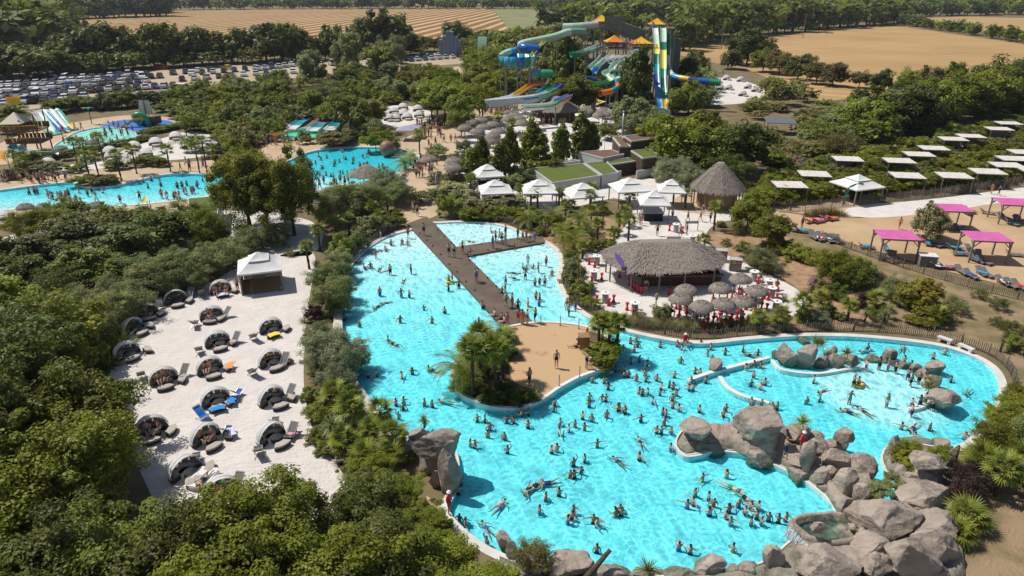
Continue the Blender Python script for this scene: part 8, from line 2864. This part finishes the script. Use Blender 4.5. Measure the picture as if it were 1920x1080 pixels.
for px, py, h in ((1370, 130, 7), (1430, 135, 8), (1460, 140, 8), (1495, 150, 8), (1530, 158, 7), (1560, 162, 7), (1440, 120, 6), (1610, 165, 5), (1700, 178, 7), (1740, 180, 8), (1780, 178, 9), (1650, 172, 6)):
 tree(px, py, h, h * 0.55, 'oakmid', 'scrubby tree on the near edge of the right field', random.choice(('leaf_wood', 'leaf_dry', 'leaf_oak')))
# hedgerow between car park and stubble field
HR = Mass()
for i in range(70):
 x = -30 + 940 * i / 69
 y = interp(x, [-30, 250, 480, 600, 750, 900], [148, 132, 118, 111, 102, 96]) + random.uniform(-5, 4)
 HR.add('massmid', G(x, y), random.uniform(4, 7.5), random.uniform(4, 5.5), random.choice(('leaf_wood', 'leaf_oak', 'leaf_wood', 'leaf_dry' if x > 380 else 'leaf_oak')))
HR.build('hedgerow', 'continuous hedgerow between car park and stubble field', 'hedgerow')
for px, py, h, r in ((310, 125, 15, 7), (290, 126, 13, 6), (345, 122, 12, 6), (380, 120, 13, 6), (420, 118, 11, 6), (455, 118, 12, 6), (500, 118, 14, 7), (530, 116, 14, 7), (555, 114, 12, 6), (625, 112, 13, 5), (690, 108, 15, 6.5), (720, 106, 18, 8), (745, 106, 16, 7), (770, 104, 9, 5), (852, 92, 12, 6), (870, 90, 9, 5), (905, 84, 7, 4.5), (930, 80, 6, 4), (585, 115, 9, 5), (200, 130, 15, 7), (230, 128, 14, 7), (170, 132, 14, 7), (250, 128, 12, 6), (120, 135, 10, 6), (140, 128, 12, 6.5),
      (60, 150, 10, 7), (20, 150, 11, 7), (-20, 150, 11, 7), (90, 145, 8, 6), (665, 110, 12, 5)):
 tree(px, py, h, r, 'far', 'hedgerow tree before the striped stubble field', random.choice((None, 'leaf_oak', 'leaf_wood')), 'tree')

# far woods read as one mass
WOOD = Mass()

def belt(px, n, hmin, hmax, mats, sp=1.0, depth=20.0):
 P = [G(x, y) for x, y in px]
 L = [0.0]
 for a, e in zip(P, P[1:]):
  L.append(L[-1] + (e - a).length)
 for i in range(n):
  s = L[-1] * (i + random.random()) / n
  x = interp(s, L, [p.x for p in P]) + random.uniform(-3, 3)
  y = interp(s, L, [p.y for p in P]) + random.uniform(-depth / 2, depth / 2)
  h = random.uniform(hmin, hmax)
  WOOD.add('massfar' if y > 260 else 'massmid', (x, y, 0), h, h * random.uniform(0.42, 0.55) * sp, random.choice(mats))

WD = ('leaf_wood', 'leaf_dark', 'leaf_oak')
belt([(-150, 100), (-60, 108), (20, 103), (75, 85)], 34, 15, 24, WD, 1.1, 50)
belt([(-150, 70), (-40, 62), (40, 55), (90, 50)], 30, 18, 24, WD, 1.1, 60)
belt([(-100, 48), (60, 38), (200, 33), (318, 30)], 52, 16, 24, ('leaf_dark', 'leaf_wood'), 1.1, 40)
belt([(-100, 36), (100, 28), (310, 24)], 40, 18, 24, ('leaf_dark', 'leaf_wood'), 1.2, 60)
belt([(325, 19), (500, 17), (700, 16), (920, 16.5), (1080, 17)], 70, 9, 16, WD, 1.3, 30)
belt([(250, 12), (500, 9), (800, 8), (1100, 10)], 80, 12, 20, WD, 1.6, 200)
belt([(200, 2), (600, 1), (1000, 1), (1400, 2), (1920, 2)], 90, 14, 24, WD, 2.2, 500)
belt([(1040, 70), (1100, 52), (1180, 45), (1270, 40), (1330, 34)], 46, 10, 18, WD, 1.1, 40)
belt([(1090, 34), (1200, 26), (1340, 24)], 30, 12, 18, WD, 1.2, 60)
belt([(1275, 88), (1330, 72), (1440, 62), (1560, 52), (1640, 46), (1690, 44)], 50, 13, 20, ('leaf_dark', 'leaf_wood', 'leaf_oak'), 1.05, 26)
belt([(1280, 66), (1400, 50), (1560, 40), (1700, 36)], 44, 14, 20, WD, 1.1, 40)
belt([(1690, 46), (1760, 56), (1840, 68), (1940, 84)], 34, 4, 8, WD, 1.2, 10)
belt([(1700, 30), (1800, 28), (1920, 27), (2000, 27)], 40, 9, 16, WD, 1.2, 30)
belt([(1400, 20), (1550, 14), (1750, 13), (1950, 14)], 46, 10, 18, WD, 1.5, 80)
belt([(1090, 88), (1150, 80), (1210, 78), (1290, 100)], 16, 9, 14, WD, 1.0, 16)
belt([(915, 100), (960, 88), (1010, 78), (1060, 70)], 22, 5, 9, ('leaf_wood', 'leaf_oak', 'leaf_dry', 'leaf_grey'), 1.1, 20)
belt([(945, 130), (985, 108), (1050, 98)], 12, 5, 9, ('leaf_wood', 'leaf_oak'), 1.1, 14)
belt([(880, 108), (915, 118), (945, 140)], 10, 5, 8, ('leaf_wood', 'leaf_oak', 'leaf_dry'), 1.1, 14)

WOOD.build('woodland', 'dark woods and tree lines beyond the park and fields', 'woods')

# ------------------------------------------------------------------ people
def zone(px, py):
 if py < 470 and px > 815 and px < 985:
  return 'in the white shallow pool'
 if px < 960 and py < 500:
  return 'in the shallows left of walkway'
 if px < 960 and py < 640:
  return 'in the pool left of walkway'
 if 860 < px < 1110 and py < 612:
  return 'in the pool right of walkway'
 if px < 860:
  return 'in the pool left of the island'
 if px > 1270 and py > 850:
  return 'in the cove below the rocks'
 if px > 1420 and py < 680:
  return 'in the channel above the lagoon'
 if px > 1330 and py < 770:
  return 'in the lagoon'
 if px > 1430:
  return 'in the channel right of peninsula'
 if py < 690:
  return 'in the pool below the bar'
 if py > 870:
  return 'in the lower pool'
 if px < 1100:
  return 'in the pool below the island'
 return 'in the pool right of island'

SW = ['black'] * 6 + ['navy'] * 5 + ['red'] * 2 + ['blue'] * 3 + ['orange', 'white', 'green', 'pink', 'turquoise']

def bather(px, py, pose=None, suit=None, h=None, rz=None):
 p = G(px, py, -0.07)
 d = depth_raw(p.x, p.y)
 fl = -depth_main(p.x, p.y)
 pose = pose or random.choice(('stand', 'wade', 'reach', 'wade', 'hips', 'walk', 'wade', 'reach', 'wide', 'up'))
 h = h or random.choice((0.93, 0.95, 0.9, 0.98, 0.87, 0.76))
 if d > 1.05 and h < 0.85:
  h = 0.88
 if pose in ('swim',):
  z = -0.27 if d > 0.3 else fl + 0.02
 elif pose in ('sit', 'lie'):
  z = fl
 else:
  z = min(fl, -1.30 * h if d > 0.95 else -d * 1.2)
 person((p.x, p.y, z), pose, random.uniform(0, 6.28) if rz is None else rz, suit or random.choice(SW), zone(px, py), h=h)

A3 = [(380, 295, 'stand', 'blue'), (582, 265, 'stand', 'red'), (455, 318, 'sit'), (538, 308, 'sit'), (577, 318, 'sit'), (410, 362, 'sit'), (340, 415, 'walk'), (250, 495, 'sit'), (300, 485, 'sit'), (365, 497, 'swim'), (400, 512, 'swim'), (448, 535, 'stand'), (604, 528),
  (545, 585, 'swim'), (150, 640, 'swim'), (140, 705, 'sit'), (118, 705, 'sit'), (98, 745), (95, 805), (100, 870), (215, 918), (370, 690), (530, 700), (590, 705), (415, 745, 'swim'), (350, 775, 'swim'), (700, 795), (855, 820), (520, 885), (760, 890), (430, 1025, 'stand', 'red'), (470, 1048, 'swim'),
  (912, 585, 'stand', 'black'), (962, 635, 'stand', 'black'), (885, 655), (888, 600), (1138, 785), (1085, 900), (1112, 890), (1140, 895), (190, 450, 'lie'),
  (1200, 225, 'sit'), (1045, 292, 'lie', 'green'), (1378, 360), (1478, 465, 'stand'), (1520, 490, 'sit'), (1615, 475, 'stand', 'black'), (1660, 540, 'sit'), (1440, 495, 'sit'), (1470, 520), (1460, 570), (1380, 525, 'swim'), (1383, 565, 'swim'), (1313, 600), (1555, 520), (1532, 620, 'stand'),
  (1567, 610, 'stand'), (1605, 625, 'stand'), (1540, 715, 'stand'), (1568, 730), (1563, 765), (1480, 768, 'stand', 'orange'), (1285, 690), (1310, 665), (1790, 775), (1785, 845, 'stand', 'navy'), (1835, 805), (1770, 800)]
for t in A3:
 x, y = zo([t[:2]], 620, 380, 4)[0]
 bather(x, y, *t[2:])
A5 = [(170, 415), (222, 405), (380, 420), (450, 395), (552, 378), (585, 380, 'swim'), (345, 590), (395, 580), (390, 615), (525, 590), (575, 600), (665, 580, 'swim'), (362, 675), (860, 690), (908, 695), (940, 745), (925, 790), (1032, 805, 'stand', 'red'), (1052, 890), (1048, 700), (1090, 700),
  (1140, 660), (1185, 650), (1182, 730), (815, 850), (845, 855), (1350, 590), (1345, 630), (1385, 715), (1380, 775), (1440, 755), (1480, 725), (1540, 745), (1527, 675), (1585, 690), (1570, 600), (1570, 555), (1650, 560), (1675, 560), (1680, 665), (1750, 625), (1797, 640), (1592, 445), (1665, 450),
  (1690, 490), (1708, 402), (1735, 378), (1790, 385), (1330, 890), (1365, 880), (1620, 850, 'wide', 'orange'), (1470, 970), (1540, 945), (1450, 1045), (1475, 1045), (1520, 1020), (1755, 955, 'swim', 'navy')]
for t in A5:
 x, y = zo([t[:2]], 640, 580, 3.375)[0]
 bather(x, y, *t[2:])
A7 = [(312, 430), (297, 480, None, 'red'), (690, 470, 'swim'), (735, 442, 'swim'), (795, 432, 'swim'), (865, 490), (790, 515), (755, 590), (530, 555, 'swim'), (945, 590), (915, 645), (938, 620), (1060, 642), (1080, 662), (455, 682, 'swim'), (305, 638), (335, 658), (458, 765), (1078, 808), (1185, 600), (1215, 600),
  (1540, 795), (1605, 815), (1845, 802)]
for t in A7:
 x, y = zo([t[:2]], 760, 760, 3)[0]
 bather(x, y, *t[2:])
A6 = [(20, 188), (57, 155), (85, 145), (92, 172), (100, 242), (138, 262), (60, 250), (75, 195), (200, 172), (282, 168), (305, 183), (398, 165), (445, 182), (300, 248), (430, 212), (450, 237), (515, 207), (600, 192), (635, 217, 'swim'), (672, 212), (28, 312), (48, 315), (85, 332), (128, 308), (132, 335), (185, 332), (270, 317),
  (370, 297), (395, 302), (350, 347), (423, 342), (115, 402), (142, 397), (98, 392), (205, 372), (245, 362), (265, 372), (200, 402), (260, 427), (278, 402), (340, 378), (360, 378), (165, 442), (30, 482), (5, 470), (262, 462, 'wide'), (290, 477), (213, 497), (228, 502), (390, 482), (505, 502), (518, 477), (108, 527, 'wide'),
  (220, 542), (185, 582), (207, 584), (255, 587), (105, 635, 'swim'), (252, 668), (100, 712, 'wide'), (615, 282), (653, 267), (685, 270), (640, 357), (652, 317), (685, 372), (706, 352), (640, 446), (690, 452), (740, 468), (765, 468), (940, 347), (985, 390, 'swim'), (908, 442), (970, 432), (1130, 372), (1155, 358, 'sit'),
  (1110, 452), (1110, 490, 'swim'), (1185, 490, 'swim'), (1290, 467), (1190, 292), (1255, 287), (1297, 288), (1332, 303), (1393, 337), (1405, 367), (1445, 352), (1465, 367), (1487, 388), (1410, 472), (1450, 467), (1472, 462), (1510, 484), (1410, 512), (1365, 567), (1420, 568, 'swim'), (1500, 572), (1428, 612), (1202, 182),
  (1190, 197, 'swim'), (1370, 185, 'swim'), (1380, 242), (1412, 267), (1520, 227), (1575, 207), (1605, 337), (1685, 395, 'swim'), (1670, 612), (1700, 602), (405, 812, 'wide', 'yellow'), (523, 797), (540, 850, 'swim'), (370, 885), (435, 902), (460, 933, None, 'orange'), (332, 942), (360, 927), (440, 977), (610, 900, 'swim'),
  (580, 937), (535, 962), (520, 992), (540, 1023), (613, 973), (640, 948), (675, 948), (668, 992), (640, 1023), (690, 1023), (725, 1003), (773, 1012), (808, 1003), (853, 1062), (8, 962)]
for t in A6:
 x, y = zo([t[:2]], 1160, 580, 2.572)[0]
 bather(x, y, *t[2:])
# dry-footed people: walkway, island, rocks
for t in [(700, 246, 'stand', 'black', 'on the top of the walkway', 3.4), (888, 406, 'stand', 'navy', 'on the walkway junction', 3), (928, 412, 'stand', 'black', 'on the walkway junction', 3.1), (990, 382, 'hips', 'red', 'on the walkway as lifeguard', 0.4), (1048, 388, 'sit', 'black', 'on the walkway edge', 0.2),
   (1216, 342, 'stand', 'blue', 'on the side walkway', 1), (1238, 302, 'stand', 'black', 'on the side walkway', 2), (1268, 295, 'walk', 'white', 'on the side walkway', 5), (1285, 312, 'stand', 'navy', 'on the side walkway', 0), (1310, 322, 'hips', 'turquoise', 'on the side walkway', 1), (1312, 262, 'stand', 'black', 'on the side walkway', 4),
   (1403, 274, 'stand', 'navy', 'on the side walkway', 1), (1440, 293, 'walk', 'black', 'on the side walkway', 2), (1468, 283, 'stand', 'pink', 'on the side walkway', 4), (1495, 288, 'sit', 'black', 'on the side walkway', 0), (1530, 302, 'stand', 'blue', 'on the side walkway', 2.5), (1090, 602, 'stand', 'blue', 'on the middle of the walkway', 1),
   (1100, 592, 'stand', 'white', 'on the middle of the walkway', 2), (1230, 852, 'sit', 'navy', 'on the lower walkway edge', -1.2), (1282, 875, 'sit', 'black', 'on the lower walkway edge', -1.2), (1302, 900, 'sit', 'red', 'on the lower walkway edge', -1.2), (1325, 940, 'stand', 'pink', 'on the lower walkway edge', 1),
   (1315, 785, 'walk', 'green', 'on the lower walkway', 1), (1362, 790, 'stand', 'black', 'on the lower walkway', 2), (1405, 838, 'stand', 'navy', 'on the lower walkway', 3), (1408, 908, 'hips', 'red', 'at the walkway foot', 3), (1438, 920, 'stand', 'orange', 'at the walkway foot', 3), (1475, 918, 'stand', 'blue', 'at the walkway foot', 2), (1535, 905, 'reach', 'navy', 'at the walkway foot', 4),
   (1575, 222, 'stand', 'pink', 'at the right end of the side walkway', 1), (1600, 222, 'stand', 'white', 'at the right end of the side walkway', 2), (1625, 245, 'walk', 'red', 'at the right end of the side walkway', 3)]:
 x, y = zo([t[:2]], 620, 380, 4)[0]
 person(G(x, y, 0.10), t[2], t[5], t[3], t[4], h=1.0, group='people on the walkway')
for t in [(1360, 372, 'stand', 'navy', 'in the middle of the sandy island', 0.3), (1190, 487, 'hips', 'black', 'at the lower left of the sandy island', 1), (1550, 378, 'hips', 'black', 'at the right of the sandy island', 2), (1490, 238, 'sit', 'black', 'beside the wooden lifeguard box', -1.5)]:
 x, y = zo([t[:2]], 640, 580, 3.375)[0]
 person(G(x, y, 0.15), t[2], t[5], t[3], t[4], h=1.03, group='people on the island')
def guard(px, py, z, rz, pose, label):
 o = person(G(px, py, z), pose, rz, 'red', 'x', False, 1.02, 'lifeguards')
 AUTO.pop()
 o['label'] = label
 b = POSES[pose][0][0]
 # red shirt: the torso faces of the body, a touch larger
 vm, vs, fs = {}, [], []
 for f in b.polygons:
  c = f.center
  if (pose != 'sit' and 0.98 < c.z < 1.45 and abs(c.x) < 0.30) or (pose == 'sit' and 0.12 < c.z < 0.64 and abs(c.x) < 0.24 and c.y > -0.2):
   q = []
   for v in f.vertices:
    if v not in vm:
     vm[v] = len(vs)
     vs.append(b.vertices[v].co + b.vertices[v].normal * 0.02)
    q.append(vm[v])
   fs.append(q)
 MB().add(vs, fs).build('shirt', 'red_plastic', o, True)
 zt = max(v.co.z for v in b.vertices)
 MB().lathe([(0.15, 0), (0.11, 0.02), (0.1, 0.07), (0.0, 0.1)], 10).build('cap', 'white_paint', o, True, (0, -0.02, zt - 0.06))
 return o
guard(1284, 641, 0.08, 0.2, 'sit', 'lifeguard in red shirt and white cap crouching on the far pool edge')
guard(1500, 849, 1.0, 0.8, 'hips', 'lifeguard in red shirt and cap standing on the rock peninsula')
guard(843, 963, 0.1, 1.2, 'stand', 'lifeguard in red shirt at the pool wall below the overhanging rock')
x, y = zo([(795, 722)], 1160, 580, 2.572)[0]
person(G(x, y, 0.9), 'reach', 1.5, 'navy', 'on the rock ledge beside the red lifeguard', h=1.03)
# people on terraces and sand
for t in [(1230, 575, 'walk', 'turquoise', 'in front of the thatched bar'), (1232, 442, 'hips', 'black', 'on the terrace behind the bar'), (1275, 445, 'walk', 'red', 'near the white tables behind the bar'), (1287, 440, 'stand', 'navy', 'near the white tables behind the bar'), (1197, 421, 'stand', 'white', 'left of the pagoda kiosk'), (1202, 423, 'stand', 'pink', 'left of the pagoda kiosk'),
   (1260, 413, 'stand', 'black', 'right of the pagoda kiosk'), (1289, 416, 'walk', 'navy', 'on the walk near the thatched hut'), (1313, 415, 'walk', 'red', 'on the walk near the thatched hut'), (1331, 418, 'walk', 'black', 'on the walk near the thatched hut'), (1318, 403, 'stand', 'blue', 'beside the thatched hut'), (1182, 400, 'stand', 'red', 'beside the pagoda kiosk'),
   (1060, 402, 'stand', 'black', 'beside the pagoda row'), (1482, 395, 'walk', 'blue', 'along the cabana hedge'), (1685, 430, 'walk', 'orange', 'behind the left pink pergola'), (1858, 364, 'walk', 'orange', 'on the white lane'), (1872, 367, 'walk', 'black', 'on the white lane'), (1503, 428, 'stand', 'navy', 'by the bright lounger cushions'),
   (1141, 487, 'stand', 'pink', 'at the left of the bar roof'), (1210, 550, 'stand', 'navy', 'in the shade under the bar roof'), (783, 405, 'stand', 'black', 'at the walkway entrance'), (775, 398, 'stand', 'white', 'at the walkway entrance'), (770, 385, 'stand', 'red', 'at the walkway entrance'), (780, 380, 'stand', 'blue', 'at the walkway entrance')]:
 person(G(t[0], t[1], 0.05), t[2], random.uniform(0, 6.28), t[3], t[4], h=1.0, group='people on the terraces')
for p, a in SEATED:
 person(p, 'stool', a, random.choice(SW), 'by the bar', h=0.98, group='people at the bar tables')
# sunbathers in the daybeds
for (x, y, pose, suit, z, rz, wh) in ((404, 548, 'sit', 'blue', 0.5, 0.4, 'in the daybed nearest the gazebo'), (425, 545, 'sit', 'red', 0.5, 0.2, 'in the daybed nearest the gazebo'), (414, 541, 'sit', 'black', 0.5, 0, 'in the daybed nearest the gazebo'), (447, 548, 'stand', 'navy', 0.03, 1, 'next to the timber gazebo corner'), (272, 588, 'sit', 'black', 0.5, 0.3, 'in the back row daybed'),
        (398, 594, 'sit', 'red', 0.5, -0.5, 'in the second row daybed'), (390, 592, 'sit', 'black', 0.5, 0.8, 'in the second row daybed'), (298, 714, 'sit', 'red', 0.5, 0.6, 'in the shaded left daybed'), (318, 708, 'sit', 'black', 0.5, 0, 'in the shaded left daybed'), (308, 708, 'sit', 'navy', 0.5, 0.2, 'in the shaded left daybed'),
        (392, 692, 'sit', 'pink', 0.5, 0.2, 'in the daybed with orange towel'), (384, 694, 'sit', 'black', 0.5, 0.5, 'in the daybed with orange towel'), (400, 818, 'sit', 'red', 0.5, -0.2, 'in the daybed beside the teal chair'), (376, 824, 'sit', 'black', 0.5, 1.0, 'in the daybed beside the teal chair'), (300, 806, 'sit', 'black', 0.5, -0.4, 'in the crowded daybed'), (276, 808, 'sit', 'blue', 0.5, 0.6, 'in the crowded daybed')):
 person(G(x, y, z), pose, rz, suit, wh, h=0.95, group='people on the beach')
tw = MB().grid(lambda u, v: ((u - 0.5) * 1.3, (v - 0.5) * 1.9, 0.36 + 0.02 * math.sin(9 * u) * math.sin(7 * v)), 8, 8).build('towel', 'cloth', None, True, G(381, 902, 0.03), R(-8))
tw.color = (0.72, 0.68, 0.68, 1)
tag(tw, 'white towel on the round bed under the lying sunbather', 'towel')
o = MB().lathe([(0, 0), (1.0, 0), (1.05, 0.2), (1.0, 0.34), (0, 0.35)], 18).build('round_bed', 'taupe', None, True, G(381, 902, 0.03))
tag(o, 'round taupe sunbed carrying a white towel', 'sunbed')
person(G(381, 902, 0.40), 'lie', R(172), 'black', 'on the round white bed on the beach', True, 1.0, 'people on the beach')

# far visitors are past the three hundred largest figures: one crowd
def crowd(spots, name, label):
 data = []
 for ps in ('stand', 'walk', 'wide'):
  b, ha, su = body_meshes(ps, 0, 0)
  g = []
  for me, mi in ((b, 0), (ha, 1), (su, 2)):
   V = np.array([v.co[:] for v in me.vertices])
   F = [tuple(p.vertices) for p in me.polygons]
   g.append((V, F, mi))
  data.append(g)
 m = MB()
 for (p, sub) in spots:
  g = random.choice(data)
  a = random.uniform(0, 6.28)
  s = random.uniform(0.85, 1.05)
  c, sn = math.cos(a), math.sin(a)
  k = random.choice((0, 0, 1, 2, 3))
  for V, F, mi in g:
   W = np.stack([(V[:, 0] * c - V[:, 1] * sn) * s + p.x, (V[:, 0] * sn + V[:, 1] * c) * s + p.y, V[:, 2] * s + p.z - sub], 1)
   m.add(W.tolist(), F, mi if mi < 2 else 2 + k)
 o = m.build(name, ['skin_tan', 'hair', 'black', 'red_plastic', 'cloth_navy', 'white_paint'], None, True)
 o['kind'] = 'stuff'
 o['label'] = label
 o['category'] = 'crowd'
 return o

pm('cloth_navy', (0.03, 0.05, 0.16), 0.9)
sp = []
for (x, y) in zo([(220, 650), (260, 645), (280, 640), (365, 680), (385, 685), (400, 690), (440, 685), (465, 690), (500, 690), (520, 680), (500, 735), (540, 750), (480, 740), (580, 730), (615, 740), (590, 640), (690, 640), (660, 665), (770, 640), (725, 700), (905, 720), (1050, 690), (1110, 600), (1205, 585), (1075, 555), (1135, 545), (1190, 535),
     (1330, 600), (1365, 590), (1400, 580), (1385, 650), (1400, 660), (1440, 650), (1455, 640), (1480, 600), (1520, 550), (1550, 550), (1215, 680), (1255, 690), (1310, 700), (1325, 690), (1350, 700)], 0, 200, 4):
 p = G(x, y, 0)
 sp.append((p, 0.05 + depth_lraw(p.x, p.y)))
for (x, y) in zo([(805, 330), (1005, 335), (1020, 345), (690, 375), (630, 365), (645, 390), (605, 415), (570, 430), (660, 450), (650, 455), (750, 415), (745, 435), (785, 405), (815, 375), (832, 385), (890, 390), (885, 415), (960, 375), (990, 365), (940, 440), (968, 435), (992, 415), (1080, 445), (1110, 440), (1120, 460), (1145, 460), (1020, 470),
     (790, 490), (810, 490), (880, 485), (900, 485), (620, 490), (640, 500), (685, 505), (722, 515), (640, 610), (670, 575), (1080, 350), (560, 440)], 440, 200, 4):
 p = G(x, y, 0)
 sp.append((p, 0.05 + depth_lraw(p.x, p.y)))
for (x, y) in zo([(750, 600), (768, 610), (795, 580), (830, 600), (850, 560), (930, 550), (952, 552), (1008, 555), (745, 560)], 440, 200, 4):
 sp.append((G(x, y, 0.08), 0.0))
crowd(sp, 'crowd', 'many bathers in the far left pool and round pool')
sp = []
for _ in range(75):
 sp.append((G(random.uniform(908, 968), random.uniform(196, 215), 0.04), 0))
for _ in range(30):
 sp.append((G(random.uniform(1108, 1140), random.uniform(196, 210), 0.04), 0))
for _ in range(30):
 sp.append((G(random.gauss(870, 6), random.uniform(150, 235), 0.04), 0))
for _ in range(40):
 sp.append((G(random.uniform(780, 835), random.uniform(228, 262), 0.03), 0))
for _ in range(45):
 sp.append((G(random.uniform(480, 640), random.gauss(266, 4), 0.03), 0))
for _ in range(25):
 sp.append((G(random.uniform(775, 820), random.uniform(302, 335), 0.03), 0))
for _ in range(30):
 sp.append((G(random.uniform(-5, 130), random.uniform(335, 346), 0.03), 0))
for _ in range(35):
 sp.append((G(random.uniform(110, 270), random.uniform(235, 275), 0.03), 0))
for _ in range(12):
 sp.append((G(random.uniform(330, 440), random.uniform(308, 322), 0.03), 0))
for _ in range(18):
 sp.append((G(random.uniform(1000, 1060), random.uniform(232, 238), 0.03), 0))
for _ in range(10):
 sp.append((G(random.uniform(800, 860), random.uniform(262, 300), 0.03), 0))
crowd(sp, 'crowd', 'visitors queueing and walking on the far paths')
sp = []
for _ in range(45):
 sp.append((Vector((q1.x + random.uniform(-7.5, 7.5), q1.y + random.uniform(-2.6, 2.6), q1.z + 0.15)), 0))
for _ in range(16):
 q = bpy.data.objects['slide_tower'].location
 sp.append((Vector((q.x + random.uniform(-3, 3), q.y + random.uniform(-2.6, 1), at(1238, 53, 200).z + 0.15)), 0))
crowd(sp, 'crowd', 'riders waiting on the slide terraces under the canopies')
# ------------------------------------------------------------------ summer haze over the whole place
hz = bpy.data.materials.new('summer_haze')
hz.use_nodes = True
n, l = hz.node_tree.nodes, hz.node_tree.links
n.remove(n['Principled BSDF'])
pv = n.new('ShaderNodeVolumePrincipled')
pv.inputs['Color'].default_value = (0.78, 0.87, 1.0, 1)
pv.inputs['Density'].default_value = 0.00009
pv.inputs['Anisotropy'].default_value = 0.2
l.new(pv.outputs[0], n['Material Output'].inputs['Volume'])
MAT['summer_haze'] = hz
o = MB().box((0, 3440, 16), (9400, 7300, 38)).build('haze', 'summer_haze')
o['kind'] = 'stuff'
# ------------------------------------------------------------------ labels: alike things are told apart by their place in the photo
from collections import defaultdict
bpy.context.view_layer.update()
for o in list(COL.objects):          # roots built in world coordinates move to the thing's own base
 if o.type == 'EMPTY' and o.parent is None and o.location.length < 1e-6 and o.children:
  c = sum((Vector(q) for ch in o.children for q in ch.bound_box), Vector()) / (8 * len(o.children))
  c.z = 0
  o.location = c
  for ch in o.children:
   ch.location = ch.location - c
bpy.context.view_layer.update()
grp = defaultdict(list)
for o, base in AUTO:
 if o.get('label') == base:
  grp[base].append(o)
for base, lst in grp.items():
 if len(lst) == 1:
  continue
 lst.sort(key=lambda o: proj(o.matrix_world.translation)[0])
 for i, o in enumerate(lst):
  n = len(lst)
  w_ = 'leftmost' if i == 0 else ('rightmost' if i == n - 1 else ordinal(i + 1) + ' from left')
  o['label'] = f'{base}, {w_}'
 if 'group' not in lst[0]:
  for o in lst:
   o['group'] = base
